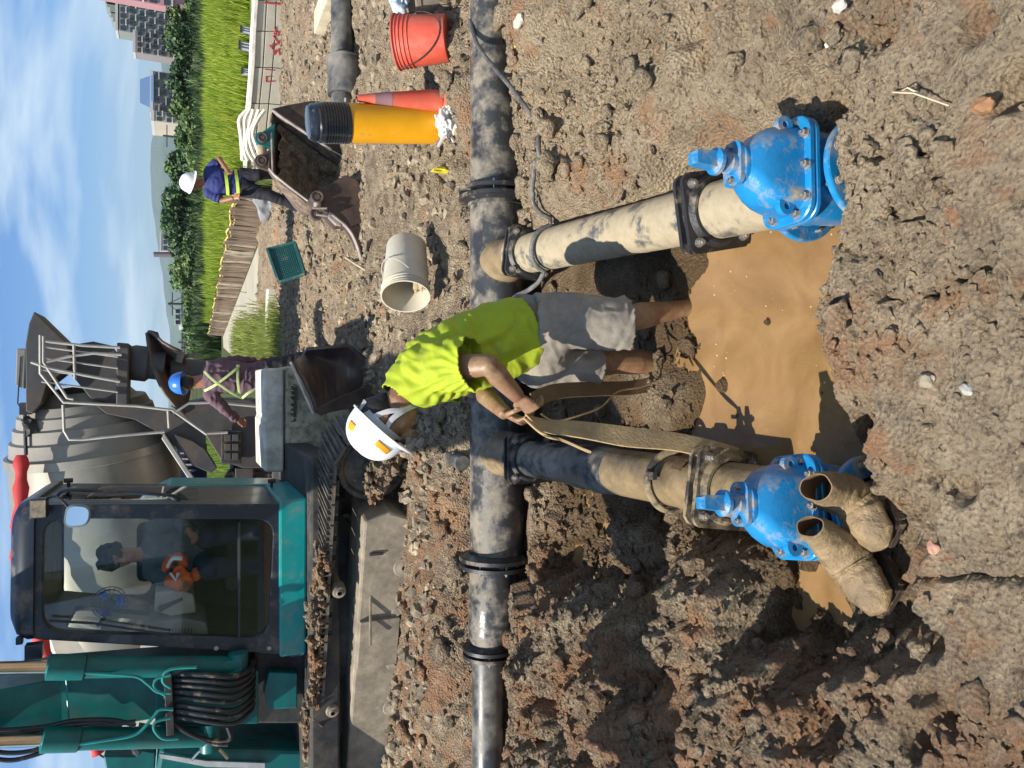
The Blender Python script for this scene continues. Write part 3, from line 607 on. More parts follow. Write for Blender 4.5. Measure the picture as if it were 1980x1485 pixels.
def oblong(hx, hy, z, r, n=9, dy=0.0):
    """rounded rectangle loop in the valve's xy plane"""
    L = []
    for (sx, sy, a0) in ((1, 1, 0), (-1, 1, 90), (-1, -1, 180), (1, -1, 270)):
        for k in range(n):
            a = R(a0 + 90 * k / (n - 1)); L.append((sx * (hx - r) + math.cos(a) * r, sy * (hy - r) + math.sin(a) * r + dy, z))
    return L
def gate_valve(label, loc, yaw, roll, pitch=0.0):
    rot = Matrix.Rotation(yaw, 3, 'Z') @ Matrix.Rotation(roll, 3, 'Y') @ Matrix.Rotation(pitch, 3, 'X')
    rot = rot @ Matrix.Scale(.93, 3); T = Thing('gate_valve', label, 'valve', loc, 'blue gate valves on the branch pipes', rot)
    b = MB(); b.lathe([(0, .102), (0, .118), (.03, .118), (.10, .128), (.16, .118), (.25, .118), (.25, .102)], (0, -.125, 0), (0, 1, 0), 48)
    b.loft([oblong(.128, .070, -.10, .06), oblong(.140, .078, -.03, .06), oblong(.145, .082, .06, .06), oblong(.148, .084, .162, .06)], cap=True)
    T.part('body', b, M_blue, local=True)
    for s in (-1, 1):
        f = MB(); y = s * .135
        f.lathe([(0, .100), (0, .165), (.003, .170), (.021, .170), (.024, .165), (.024, .100)], (0, y - .012, 0), (0, 10, 0), 56); T.part('end_flange', f, M_blue, local=True, ang=30)
        for k in range(8):
            a = PI / 8 + k * PI / 4
            T.e_inst = T.inst('bolt', BOLT, T.M @ Matrix.Translation((math.cos(a) * .142, y + s * .013, math.sin(a) * .142)) @ (Matrix.Rotation(PI, 4, 'X') if s < 0 else Matrix.Identity(4)))
    # bonnet joint: two oblong flanges
    for k, (z0, z1) in enumerate(((.160, .180), (.183, .206))):
        f = MB(); f.loft([oblong(.166, .104, z0, .06), oblong(.170, .108, z0 + .004, .06), oblong(.170, .108, z1 - .004, .06), oblong(.166, .104, z1, .06)]); T.part('joint_flange', f, M_blue, local=True, ang=30)
    for (x, y) in ((-.145, -.05), (-.145, .05), (-.10, -.092), (0, -.096), (.10, -.092), (.145, -.05), (.145, .05), (-.07, .094), (.07, .094)):
        T.inst('bolt', BOLT, T.M @ Matrix.Translation((x, y, .205)) @ Matrix.Rotation(PI / 2, 4, 'X'))
    d = MB(); prof = [(.142, .086, .205, .062), (.140, .085, .225, .062), (.136, .083, .262, .062), (.126, .080, .300, .06), (.108, .075, .332, .055), (.086, .068, .358, .05), (.068, .060, .376, .046), (.058, .055, .388, .044)]
    d.loft([oblong(*p) for p in prof]); 
    d.loft([oblong(.055, .05, .375, .045), oblong(.062, .052, .392, .045), oblong(.060, .05, .404, .04)])
    T.part('bonnet', d, M_blue, local=True, ang=40)
    for s in (-1, 1):
        lg = MB(); I = [(s * .140, -.012 + 0, .282)]; O = []
        n = 16
        Oo = [(s * (.128 + .030 * math.cos(2 * PI * k / n)), -.066, .262 + .030 * math.sin(2 * PI * k / n)) for k in range(n)]
        Ii = [(s * (.130 + .011 * math.cos(2 * PI * k / n)), -.066, .262 + .011 * math.sin(2 * PI * k / n)) for k in range(n)]
        lg.ring(Oo, Ii, (0, .02, 0)); lg.prism([(s * .06, -.062, .25), (s * .118, -.062, .235), (s * .118, -.062, .29), (s * .07, -.062, .325)], (0, .014, 0)); T.part('lifting_lug', lg, M_blue, local=True)
    gd = MB(); gd.loft([oblong(.070, .042, .404, .030), oblong(.070, .042, .420, .030)]); gd.lathe([(0, .034), (.020, .034), (.022, .028), (.04, .026), (.041, .015)], (0, 0, .418), (0, 0, 1), 28, True); T.part('gland', gd, M_blue, local=True, ang=30)
    for s in (-1, 1): T.inst('bolt', BOLTS, T.M @ Matrix.Translation((s * .054, 0, .420)) @ Matrix.Rotation(PI / 2, 4, 'X'))
    st = MB(); st.cyl((0, 0, .44), (0, 0, .482), .016); T.part('stem', st, M_iron, local=True)
    nt = MB(); nt.lathe([(0, .026), (.005, .042), (.018, .042), (.026, .030), (.026, .0)], (0, 0, .470), (0, 0, 1), 28, True)
    sq = lambda h, z: [(-h, -h, z), (h, -h, z), (h, h, z), (-h, h, z)]
    nt.loft([sq(.0245, .490), sq(.0205, .566), sq(.0145, .574)], smooth=False); o = T.part('operating_cap', nt, M_blue, local=True, ang=30)
    return T
gate_valve('upright blue gate valve at the near end of the straight right branch pipe', (0.628, 1.735, -.205), R(3), R(1.5))
gate_valve('blue gate valve tilted sideways beside the pair of muddy boots', (-0.392, 1.735, -.235), R(10), R(6))

# ------------------------------------------------------------------ webbing strap in his hands
M_strap = mat('muddy_webbing', (0.33, 0.225, 0.105), 0.7, var=0.25, scale=14, bump=0.5, bscale=90, dirt=0.35, dcol=(0.36, 0.26, 0.14), dscale=10)
M_strapd = mat('wet_webbing', (0.12, 0.075, 0.035), 0.6, var=0.25, scale=14, bump=0.5, bscale=90)
def ribbon(mb, ctr, wid, th=0.006):
    """ctr: centre points, wid: width vectors"""
    loops = []
    for i, (c, w) in enumerate(zip(ctr, wid)):
        c = Vector(c); w = Vector(w); t = (Vector(ctr[min(i + 1, len(ctr) - 1)]) - Vector(ctr[max(i - 1, 0)])).normalized(); n = t.cross(w).normalized() * th / 2
        loops.append([c - w / 2 - n, c - w / 4 - n * 1.4, c + w / 4 - n * 1.4, c + w / 2 - n, c + w / 2 + n, c + w / 4 + n * 1.4, c - w / 4 + n * 1.4, c - w / 2 + n])
    mb.loft(loops, True, True, True)
def smooth_path(P, k=6):
    P = [Vector(p) for p in P]; out = []
    for i in range(len(P) - 1):
        p0 = P[max(i - 1, 0)]; p1 = P[i]; p2 = P[i + 1]; p3 = P[min(i + 2, len(P) - 1)]
        for j in range(k):
            t = j / k; out.append(0.5 * ((2 * p1) + (p2 - p0) * t + (2 * p0 - 5 * p1 + 4 * p2 - p3) * t * t + (3 * p1 - p0 - 3 * p2 + p3) * t ** 3))
    out.append(P[-1]); return out
ST = Thing('webbing_sling', 'broad muddy lifting strap running from the bent worker\'s hands to the left pipe', 'strap', A(1030, 815, 2.62))
e0 = [A(1015, 800, 2.60), A(1060, 812, 2.60), A(1120, 815, 2.56), A(1200, 824, 2.47), A(1290, 835, 2.38), A(1370, 850, 2.28), A(1430, 868, 2.24)]
e1 = [A(1040, 828, 2.58), A(1062, 838, 2.56), A(1120, 846, 2.50), A(1200, 862, 2.42), A(1290, 870, 2.33), A(1345, 880, 2.26), A(1392, 900, 2.22)]
e0 = smooth_path(e0, 6); e1 = smooth_path(e1, 6); mb = MB()
ribbon(mb, [(a + b) / 2 + Vector((0, 0, .004 * math.sin(i * .7))) for i, (a, b) in enumerate(zip(e0, e1))], [b - a for a, b in zip(e0, e1)]); ST.part('strap', mb, M_strap)
mb = MB(); e = smooth_path([A(1020, 812, 2.60), A(1055, 842, 2.55), A(1090, 852, 2.52), A(1135, 872, 2.47)], 6); ribbon(mb, e, [Vector((.012, .01, .03))] * len(e), .008); ST.part('strap_tail', mb, M_strap)
mb = MB(); cc = Vector(aL) + dL * 1.48
pp = [cc + Vector((math.cos(R(k)) * .122, 0.0, math.sin(R(k)) * .122)) for k in range(60, -190, -10)]; ribbon(mb, pp, [Vector((0, .06, 0))] * len(pp), .006); ST.part('strap_loop', mb, M_strapd)
S2 = Thing('webbing_sling', 'dark wet strap hanging slack beside his shin', 'strap', A(1060, 760, 2.75))
mb = MB(); e = smooth_path([A(1030, 775, 2.66), A(1075, 757, 2.74), A(1150, 752, 2.80), A(1220, 750, 2.82), A(1285, 738, 2.80)], 6); ribbon(mb, e, [Vector((.060, .03, .01))] * len(e), .006); S2.part('strap', mb, M_strapd)
mb = MB(); e = smooth_path([A(1280, 732, 2.78), A(1240, 748, 2.76), A(1195, 757, 2.72), A(1165, 785, 2.66), A(1130, 800, 2.62), A(1075, 814, 2.6), A(1045, 800, 2.6)], 6); mb.tube(e, .004, 6); S2.part('cord', mb, M_strap)

# black cable over the right pipe
M_cable = mat('cable_jacket', (0.035, 0.036, 0.04), 0.42, dirt=0.42, dcol=(0.22, 0.21, 0.19), dscale=9, dsoft=0.4)
pc = [A(908, 40, 4.22), A(925, 90, 4.05), A(955, 130, 3.85), A(985, 165, 3.65), A(1015, 205, 3.5), A(1038, 240, 3.4), A(1050, 290, 3.36), A(1060, 350, 3.40), A(1064, 400, 3.42), A(1063, 450, 3.45), A(1058, 500, 3.48), A(1045, 540, 3.52), A(1020, 562, 3.62), A(995, 575, 3.8), A(985, 600, 3.95)]
pc = smooth_path(pc, 7)
for i, p in enumerate(pc):
    hz = max(H(p.x + a_, p.y + b_) for a_ in (-.025, 0, .025) for b_ in (-.03, 0, .03)) + .032
    if p.x > 0.86 and p.z < hz: p.z = hz
    t_ = min(max((3.86 - p.y) / 2.0, 0), 1); cx = 0.725 - .128 * t_; dx = abs(p.x - cx)
    if dx < .112 and p.y < 3.84: p.z = max(p.z, -.10 - .1 * t_ + math.sqrt(max(.0, .120 ** 2 - dx * dx)) + .011)
mb = MB(); mb.tube(pc, .0125, 10); single('rubber_cable', mb, M_cable, 'thin black cable draped over the right branch pipe and the mud', 'cable', loc=tuple(pc[0]))
mb = MB(); pe = smooth_path([A(892, 905, 4.44), A(896, 912, 4.40), A(905, 912, 4.36), A(915, 904, 4.34)], 4)
mb.tube([(-0.47, 4.62, .05), (-.50, 4.44, .03)], .05, 16); single('pipe_stub', mb, M_pvc2, 'short dark pipe end poking out of the soil behind the main pipe', 'pipe', loc=(-.48, 4.5, .04))

# ------------------------------------------------------------------ muddy boots
M_boot = mat('muddy_boot_rubber', (0.05, 0.04, 0.03), 0.35, var=0.2, scale=10, dirt=0.70, dcol=(0.34, 0.24, 0.125), dirt2=(0.19, 0.13, 0.065), dscale=6, dsoft=0.6, bump=1.0, bscale=55, rgh_dirt=0.5)
M_bootin = mat('boot_lining', (0.20, 0.12, 0.055), 0.8, var=0.3)
M_sole = mat('boot_sole', (0.045, 0.032, 0.025), 0.5, var=0.5, scale=20, bump=0.9, bscale=60, dirt=0.35, dscale=10)
def boot(label, pts, rads, flats, upd, seed):
    T = Thing('rubber_boot', label, 'boot', pts[0], 'muddy rubber boots on the pit edge')
    n = 44; P = smooth_path(pts, 9); m = len(P); loops = []; inner = []
    ri = np.interp(np.linspace(0, 1, m), np.linspace(0, 1, len(rads)), rads); fi = np.interp(np.linspace(0, 1, m), np.linspace(0, 1, len(flats)), flats); u = Vector(upd)
    for i in range(m):
        t = (P[min(i + 1, m - 1)] - P[max(i - 1, 0)]).normalized(); x = t.cross(u).normalized(); z = x.cross(t); u = z; L = []
        for k in range(n):
            a = 2 * PI * k / n; s = i / m
            wr = 1 + .020 * math.sin(i * 2.0 + 2.2 * math.sin(a + seed)) * (0.2 < s < 0.75) * 2.2 + .11 * mnoise.noise(Vector((math.cos(a) * 1.6, math.sin(a) * 1.6, s * 7 + seed * 9))) + .05 * mnoise.noise(Vector((math.cos(a) * 5, math.sin(a) * 5, s * 22 + seed * 9))) * (s > .1)
            if s < .06: wr *= 1.03
            zz = math.sin(a); fl = fi[i]
            if s > .5 and zz < 0: zz *= 0.72
            L.append(P[i] + (x * math.cos(a) * wr + z * zz * fl * wr) * ri[i])
        loops.append(L)
    end = P[-1] + (P[-1] - P[-2]).normalized() * ri[-1] * .25
    mb = MB(); mb.loft(loops, cap=False); k0 = len(loops) - 1
    mb.loft([loops[-1], [p.lerp(end, .5) + (P[-1] - P[-2]).normalized() * ri[-1] * .18 for p in loops[-1]], [p.lerp(end, .93) + (P[-1] - P[-2]).normalized() * ri[-1] * .22 for p in loops[-1]]], cap=True)
    shell = T.part('boot_shell', mb, M_boot, ang=80)
    mb = MB(); ins = [[p.lerp(P[i], .07) for p in loops[i]] for i in range(0, int(m * .42), 2)]; mb.loft([[p.lerp(P[0], 0) for p in loops[0]]] + [ins[0]], cap=False); mb.loft(ins, cap=False)
    mb.add(ins[-1], [tuple(range(n))]); T.part('lining', mb, M_bootin)
    # tread under the foot half
    mb = MB(); k1 = int(m * .50); lo = []
    for i in range(k1, m):
        t = (P[min(i + 1, m - 1)] - P[max(i - 1, 0)]).normalized(); x = (loops[i][0] - loops[i][n // 2]).normalized(); z = x.cross(t)
        w = ri[i] * .98 * (1.0 if i < m - 3 else .9); c = P[i] - z * ri[i] * fi[i] * .66
        lo.append([c + x * w, c + x * w * .98 - z * .022, c - x * w * .98 - z * .022, c - x * w])
    mb.loft(lo); 
    for i in range(1, len(lo) - 1, 2): mb.bar(lo[i][1], lo[i][2], .014, .018, (lo[i][0] - lo[i][1]))
    T.part('sole', mb, M_sole, ang=30)
    return T
boot('muddy rubber boot lying nearer the water with its open top against the blue valve',
     [A(1578, 942, 1.56), A(1610, 950, 1.595), A(1646, 970, 1.60), A(1676, 1005, 1.555), A(1706, 1042, 1.50)], [.044, .060, .076, .074, .056], [.85, .9, .92, .86, .7], (-0.80, -.40, .50), 1.0)
boot('outer muddy rubber boot of the pair, its toe at the dark furrow',
     [A(1566, 1018, 1.575), A(1600, 1042, 1.61), A(1640, 1082, 1.61), A(1672, 1128, 1.56), A(1704, 1166, 1.50)], [.038, .057, .075, .073, .054], [.75, .85, .9, .84, .66], (-0.78, -.42, .50), 2.3)

# ------------------------------------------------------------------ people
def skin(nm, c): return mat(nm, c, 0.48, var=0.12, scale=18, bump=0.08, bscale=60)
M_skin = skin('tanned_skin', (0.30, 0.135, 0.075)); M_skinm = mat('muddy_skin', (0.20, 0.088, 0.048), 0.50, var=0.2, scale=14, dirt=0.42, dcol=(0.30, 0.21, 0.11), dscale=9, dsoft=0.35, rgh_dirt=0.45, bump=0.15, bscale=60)
M_hair = mat('black_hair', (0.012, 0.010, 0.009), 0.5, bump=0.6, bscale=120, stretch=(1, 1, 3))
def hand(mb, wrist, dirv, palm_n, size=1.0, curl=0.9, side=1):
    """palm, four unequal bent fingers and a thumb, rooted in the wrist"""
    d = Vector(dirv).normalized(); nrm = Vector(palm_n); nrm = (nrm - d * nrm.dot(d)).normalized(); s = d.cross(nrm) * side; w = Vector(wrist)
    mb.tube([w, w + d * .03 * size, w + d * .085 * size], [.026 * size, .034 * size, .037 * size], 12, True, True, .48, nrm)
    for k, (o, L) in enumerate(((-.031, .068), (-.011, .078), (.011, .073), (.030, .058))):
        p = w + d * .080 * size + s * o * size; q = [p - d * .02 * size, p]; a = 0.25; pd = p
        for j, f in enumerate((.45, .32, .26)):
            a += curl * (.55 + .1 * k); pd = pd + (d * math.cos(a) + nrm * math.sin(a)) * L * f * size * 1.1; q.append(pd)
        mb.tube(q, [.0095 * size, .0098 * size, .0090 * size, .0082 * size, .0072 * size], 8); mb.icos(q[-1], .0074 * size, 1)
    p = w + d * .022 * size - s * .026 * size; q = [p, p + (d * .55 - s * .8 + nrm * .3).normalized() * .030 * size, p + (d * .8 - s * .6 + nrm * .55).normalized() * .060 * size, p + (d * .95 - s * .25 + nrm * .75).normalized() * .078 * size]
    mb.tube(q, [.013 * size, .0125 * size, .0105 * size, .0085 * size], 8); mb.icos(q[-1], .0088 * size, 1)
def head_shape(mb, c, fwd, up, s=1.0):
    """skull, jaw, nose, brow, ears, lips; fwd is where the face looks"""
    f = Vector(fwd).normalized(); u = Vector(up); u = (u - f * u.dot(f)).normalized(); l = u.cross(f); Q = Matrix((l, f, u)).transposed(); c = Vector(c)
    g = lambda x, y, z: c + Q @ Vector((x, y, z)) * s
    mb.icos(g(0, -.012, .025), .098 * s, 3, (.80, .98, .98), rot=Q); mb.icos(g(0, .022, -.038), .072 * s, 3, (.86, .92, 1.05), rot=Q); mb.icos(g(0, .050, -.085), .030 * s, 2, (1.15, .8, .7), rot=Q)
    mb.tube([g(0, .082, .018), g(0, .098, -.012), g(0, .106, -.026)], [.009 * s, .012 * s, .014 * s], 10); mb.icos(g(0, .100, -.026), .0165 * s, 2, (1.1, .8, .7), rot=Q)
    mb.icos(g(0, .078, .028), .022 * s, 2, (2.2, .6, .45), rot=Q); mb.icos(g(0, .086, -.056), .014 * s, 2, (1.7, .6, .55), rot=Q)
    for q in (-1, 1):
        mb.icos(g(q * .078, -.008, -.004), .024 * s, 2, (.35, .75, 1.2), rot=Q); mb.icos(g(q * .042, .060, -.022), .022 * s, 2, (1, .7, .8), rot=Q)
    return Q, g
def face_parts(T, Q, g, s, body):
    e = MB()
    for q in (-1, 1): e.icos(g(q * .031, .080, .010), .011 * s, 2, (1.25, .5, .55), rot=Q)
    T.part('eyes', e, mat('eye', (0.05, 0.03, 0.02), 0.2)); b_ = MB()
    for q in (-1, 1): b_.bar(g(q * .018, .092, .032), g(q * .048, .083, .033), .006 * s, .008 * s)
    T.part('eyebrows', b_, M_hair)
def hard_hat(T, c, fwd, up, m, r=.135, stripes=None, scale=1.0, brimm=None):
    f = Vector(fwd).normalized(); u = Vector(up).normalized(); f = (f - u * f.dot(u)).normalized(); l = u.cross(f); Q = Matrix((l, f, u)).transposed(); c = Vector(c)
    mb = MB(); loops = []; n = 48
    for i in range(13):
        t = i / 12 * PI / 2; rr = math.cos(t) ** .82 if i < 12 else 0.03
        L = []
        for k in range(n):
            a = 2 * PI * k / n; ridge = 1 + .018 * math.exp(-((math.cos(a)) / .16) ** 2) * (i > 2)
            L.append(c + Q @ Vector((math.cos(a) * r * .86 * rr * ridge, math.sin(a) * r * 1.02 * rr * ridge, math.sin(t) * r * 1.0 * (1 + .012 * (abs(math.cos(a)) < .2)))))
        loops.append(L)
    mb.loft(loops, cap=True); 
    shell = T.part('hard_hat_shell', mb, m, ang=60)
    br = MB(); lo = []
    for (k0, zz, ext) in ((0, .004, 0), (1, .001, 1), (2, -.005, 1), (3, -.002, 0)):
        L = []
        for k in range(n):
            a = 2 * PI * k / n; fr = max(0, math.sin(a)) ** 3; e = (.010 + .042 * fr) * ext; L.append(c + Q @ Vector((math.cos(a) * (r * .86 + e * .7), math.sin(a) * (r * 1.02 + e), zz - .010 * fr * ext)))
        lo.append(L)
    br.loft(lo, cap=False); T.part('brim', br, brimm or m, parent=None, ang=60)
    return Q, c, loops
# --- the bent worker -------------------------------------------------------
YB = 2.80
WK = Thing('person', 'worker in lime yellow T-shirt and white helmet bending over the pit holding a strap', 'person', (0.25, 2.75, -.45))
body = MB()
# legs: near leg stands to the picture's right of the other in the upright view
hipN = A(1035, 625, 2.76); kneeN = A(1200, 618, 2.66); ankN = A(1345, 592, 2.66)
hipF = A(1040, 690, 2.90); kneeF = A(1190, 700, 2.86); ankF = A(1330, 700, 2.86)
for h, k, a in ((hipN, kneeN, ankN), (hipF, kneeF, ankF)):
    body.tube([h, h.lerp(k, .5), k + Vector((0, 0, .03)), k, k.lerp(a, .28), k.lerp(a, .62), a], [.095, .080, .060, .056, .058, .042, .034], 16)
    body.icos(h, .085, 2); body.tube([a, a + Vector((-.05, -.02, -.05)), a + Vector((-.15, -.03, -.07))], [.036, .040, .030], 12, flat=.7); body.icos(a + Vector((-.16, -.03, -.07)), .03, 2, (1, 1.2, .7))
pel = (hipN + hipF) / 2 + Vector((-.01, 0, .03)); neck = A(778, 776, 2.86); chest = A(850, 712, 2.88); waist = A(955, 665, 2.86)
body.tube([pel, waist, chest, A(800, 738, 2.88)], [.11, .115, .14, .11], 20, flat=.85); body.icos(pel, .115, 3, (.95, 1.05, .9))
hc = A(762, 828, 2.90)                                             # head centre
hat_dir = (A(672, 840, 2.93) - A(738, 828, 2.93)).normalized()     # crown of the helmet
fw_h = (A(790, 880, 2.72) - A(706, 800, 2.92)).normalized()
body.tube([chest + Vector((-.02, 0, .06)), A(772, 778, 2.87), A(764, 806, 2.89)], [.085, .060, .058], 16)
up_h = (A(680, 868, 2.93) - A(745, 820, 2.93)).normalized()
brim_b = A(688, 787, 2.93); brim_f = A(778, 868, 2.86); brim_c = (brim_b + brim_f) / 2; fw_b = (brim_f - brim_b).normalized(); crown = A(672, 868, 2.93) - brim_c; crown = (crown - fw_b * crown.dot(fw_b)).normalized()
hc = brim_c - crown * .045
Qh, gh = head_shape(body, hc, fw_b, crown, 1.02)
# arms
shN = A(842, 712, 2.72); elN = A(944, 706, 2.52); wrN = A(1002, 768, 2.56)
shF = A(850, 735, 3.05); elF = A(925, 752, 2.92); wrF = A(978, 800, 2.72)
body.tube([shN, shN.lerp(elN, .55), elN, elN.lerp(wrN, .3), wrN], [.062, .050, .041, .042, .028], 16); body.icos(elN, .041, 2)
body.tube([shF, shF.lerp(elF, .55), elF, elF.lerp(wrF, .3), wrF], [.060, .048, .040, .041, .028], 16); body.icos(elF, .040, 2)
body.tube([shN, chest, shF], [.07, .12, .07], 14)
hand(body, wrN, A(1040, 800, 2.58) - wrN, Vector((-.5, .2, -.8)), 1.0, .80, 1)
hand(body, wrF, A(1018, 818, 2.64) - wrF, Vector((.4, -.6, -.5)), 1.0, .80, -1)
bme = fuse(body, .0052, 5); WK.part('body', bme, M_skinm)
M_lime = mat('lime_shirt_cloth', (0.31, 0.385, 0.012), 0.8, var=0.16, scale=6, bump=0.10, bscale=200, dirt=0.12, dcol=(0.22, 0.20, 0.04), dscale=6, dsoft=.2)
# shirt: cross-sections along the curved back
def torso_loops(spec, n=40):
    """spec: (centre, half-vector across the picture, half depth)"""
    out = []
    for c, h, dep in spec:
        c = Vector(c); h = Vector(h); L = []
        for k in range(n):
            a = 2 * PI * k / n; L.append(c + h * (abs(math.cos(a)) ** .85 * (1 if math.cos(a) > 0 else -1)) + Vector((0, 1, 0)) * dep * (abs(math.sin(a)) ** .85 * (1 if math.sin(a) > 0 else -1)))
        out.append(L)
    return out
def sec(b, f, Y, dep): b = A(b[0], b[1], Y); f = A(f[0], f[1], Y); return ((b + f) / 2, (b - f) / 2, dep)
sh = MB(); Yt = 2.86
secs = [sec((992, 574), (1026, 712), Yt, .190), sec((975, 577), (1018, 716), Yt, .188), sec((945, 584), (990, 728), Yt, .180), sec((905, 600), (955, 742), Yt, .178), sec((865, 618), (915, 758), Yt, .182), sec((828, 638), (878, 770), Yt, .190), sec((796, 662), (846, 778), Yt, .190), sec((770, 692), (828, 786), Yt, .165), sec((752, 722), (818, 790), Yt, .125), sec((742, 748), (812, 792), Yt, .086)]
sh.loft(torso_loops(secs)); 
sleeve = []; eN = A(912, 702, 2.585); 
for (a_, b_, r0, r1, r2) in ((shN + Vector((.0, .06, .02)), eN, .105, .108, .104), (shF, shF.lerp(elF, .55), .10, .09, .082)):
    sv = MB(); sv.tube([a_, a_.lerp(b_, .45), b_ + (b_ - a_) * .15], [r0 * .97, r1 * .95, r2], 28, flat=.88); sv.icos(a_, r0 * .97, 3); sleeve.append(sv); sh.icos(a_, r0 * .93, 3)
sh.tube([A(770, 770, Yt), A(757, 768, 2.87)], [.085, .075], 24)
def wr_shirt(co):
    x, y, z = co[:, 0], co[:, 1], co[:, 2]
    # folds fan out from the armpit and hang towards the belly; seams by the sleeve
    px, pz = 0.055, 0.70; ang = np.arctan2(z - pz, x - px); rad = np.hypot(x - px, z - pz)
    w = fbm(x * 6 + 3, z * 6 + y * 5, 2) * .6
    f1 = np.sin(ang * 16 + w * 4 + rad * 8) * np.exp(-((rad - .16) / .14) ** 2) * .0042
    f2 = np.sin((x * 0.8 - z * 0.9) * 46 + w * 5 + y * 8) * np.exp(-((z - .47) / .10) ** 2) * .0035
    f3 = (np.abs(perlin(x * 9 + z * 5, z * 7 - x * 4 + y * 6))) * -.012 + .003
    f4 = fbm(x * 26, z * 26 + y * 20, 2) * .0013
    f5 = np.sin((x * .75 + z * .66) * 62 + w * 6) * np.exp(-((x - z * .15 - .13) / .12) ** 2) * .0030 * (z > .45) - np.abs(perlin(x * 5 + 3 + w, (z - x) * 16)) * .008 + .002
    return (f1 + f2 + f3 + f4 + f5).astype('f')
def cut(me, cuts):
    """cloth openings: drop the faces beyond each plane (point, outward normal, radius)"""
    bm = bmesh.new(); bm.from_mesh(me); dead = []
    for f in bm.faces:
        c = f.calc_center_median()
        for p, nr, rad in cuts:
            if (c - p).dot(nr) > 0 and (c - p).length < rad: dead.append(f); break
    bmesh.ops.delete(bm, geom=dead, context='FACES'); bm.to_mesh(me); bm.free(); return me
def cloth(T, name, me, m, th=.004):
    o = T.part(name, me, m); so = o.modifiers.new('thick', 'SOLIDIFY'); so.thickness = th; so.offset = -1; return o
dN = (eN - shN).normalized(); eF = shF.lerp(elF, .50); dF = (elF - shF).normalized()
sme = fuse(sh, .0062, 5, wr_shirt)
hem = A(1000, 640, Yt); hemn = (A(1100, 612, Yt) - A(1000, 645, Yt)).normalized(); nk = A(770, 790, 2.87); nkn = (A(758, 830, 2.87) - A(775, 780, 2.87)).normalized()
cut(sme, [(A(1006, 640, Yt), hemn, .30), (A(781, 780, Yt), (A(752, 806, Yt) - A(790, 765, Yt)).normalized(), .11)])
t_ = cloth(WK, 't_shirt', sme, M_lime, .005)
for sv, (p_, n_) in zip(sleeve, ((eN, dN), (eF, dF))):
    m_ = fuse(sv, .0062, 3, wr_shirt); cut(m_, [(p_, n_, .5)]); q_ = cloth(WK, 'sleeve', m_, M_lime, .005)
M_short = mat('grey_shorts_cloth', (0.185, 0.165, 0.14), 0.85, var=0.2, scale=7, bump=0.2, bscale=150, dirt=0.42, dcol=(0.30, 0.26, 0.20), dscale=6, dsoft=.3)
so_ = MB()
so_.tube([A(985, 640, 2.86), A(1030, 648, 2.85), pel + Vector((0, 0, -.06))], [.165, .172, .15], 28, flat=.95)
so_.icos(A(1040, 645, 2.84), .170, 3, (.95, 1.05, .85)); so_.icos(A(1045, 690, 2.88), .135, 3)
kn_c = A(1214, 624, 2.66); kf_c = A(1152, 702, 2.87)
so_.tube([hipN, A(1110, 620, 2.71), A(1175, 626, 2.67), A(1250, 624, 2.65)], [.130, .112, .108, .116], 28); so_.tube([hipF, A(1095, 705, 2.89), A(1200, 702, 2.86)], [.125, .108, .108], 28)
def wr_short(co):
    x, y, z = co[:, 0], co[:, 1], co[:, 2]; w = fbm(x * 7, z * 7 + y * 4, 2)
    lo = np.exp(-((z + .10) / .10) ** 2)
    return (np.sin(z * 74 + x * 30 + w * 6) * .0075 * lo + np.abs(perlin(x * 12 + y * 8, z * 5 + w)) * -.014 + fbm(x * 22, z * 22 + y * 9, 2) * .002 + .004).astype('f')
shm = fuse(so_, .0066, 5, wr_short); dk = (kneeN - hipN).normalized(); dk2 = (kneeF - hipF).normalized()
cut(shm, [(kn_c, dk, .22), (kf_c, dk2, .22), (A(985, 640, 2.86), Vector((0, 0, 1)), .3)])
cloth(WK, 'shorts', shm, M_short, .006)
M_hat = mat('white_helmet', (0.78, 0.79, 0.80), 0.28, var=0.05, scale=10, dirt=0.08, dscale=14, coat=.3)
M_grey = mat('grey_webbing', (0.42, 0.42, 0.44), 0.7); M_orange = mat('orange_reflector', (0.75, 0.30, 0.01), 0.4)
Qh2, hcn, hloops = hard_hat(WK, brim_c, fw_b, crown, M_hat, .121)
# orange stickers on the near side, bent over the shell
def sticker(a0, a1, t0, t1, m, nm, rr=1.012):
    mb = MB(); G = []
    for i in range(7):
        t = t0 + (t1 - t0) * i / 6; row = []
        for j in range(9):
            a = a0 + (a1 - a0) * j / 8; k = math.cos(t) ** .82
            row.append(hcn + Qh2 @ Vector((math.cos(a) * .121 * .86 * k * rr, math.sin(a) * .121 * 1.02 * k * rr, math.sin(t) * .121 * rr * (1 + .012 * (abs(math.cos(a)) < .2)))))
        G.append(row)
    mb.loft(G, cap=False, closed=False); o = WK.part(nm, mb, m); q = o.modifiers.new('t', 'SOLIDIFY'); q.thickness = .002; return o
side = -1 if (Qh2 @ Vector((1, 0, 0))).y > 0 else 1
mid = 0 if side == 1 else PI
sticker(mid + side * .30, mid + side * .92, R(14), R(26), M_orange, 'orange_sticker'); sticker(mid - side * .95, mid - side * .60, R(22), R(38), M_orange, 'orange_sticker')
sb = MB(); gq = lambda x, y, z: hc + Qh @ Vector((x, y, z))
sx_ = .082 * side
for P_ in ([gq(sx_, .04, .05), gq(sx_ * 1.02, .02, -.01), gq(sx_ * .85, .03, -.07), gq(sx_ * .3, .05, -.125)], [gq(sx_, -.05, .05), gq(sx_ * 1.02, -.01, -.03), gq(sx_ * .85, .03, -.07)]):
    P_ = smooth_path(P_, 5); ribbon(sb, P_, [Qh @ Vector((0, .02, .006))] * len(P_), .004)
WK.part('chin_strap', sb, M_grey)
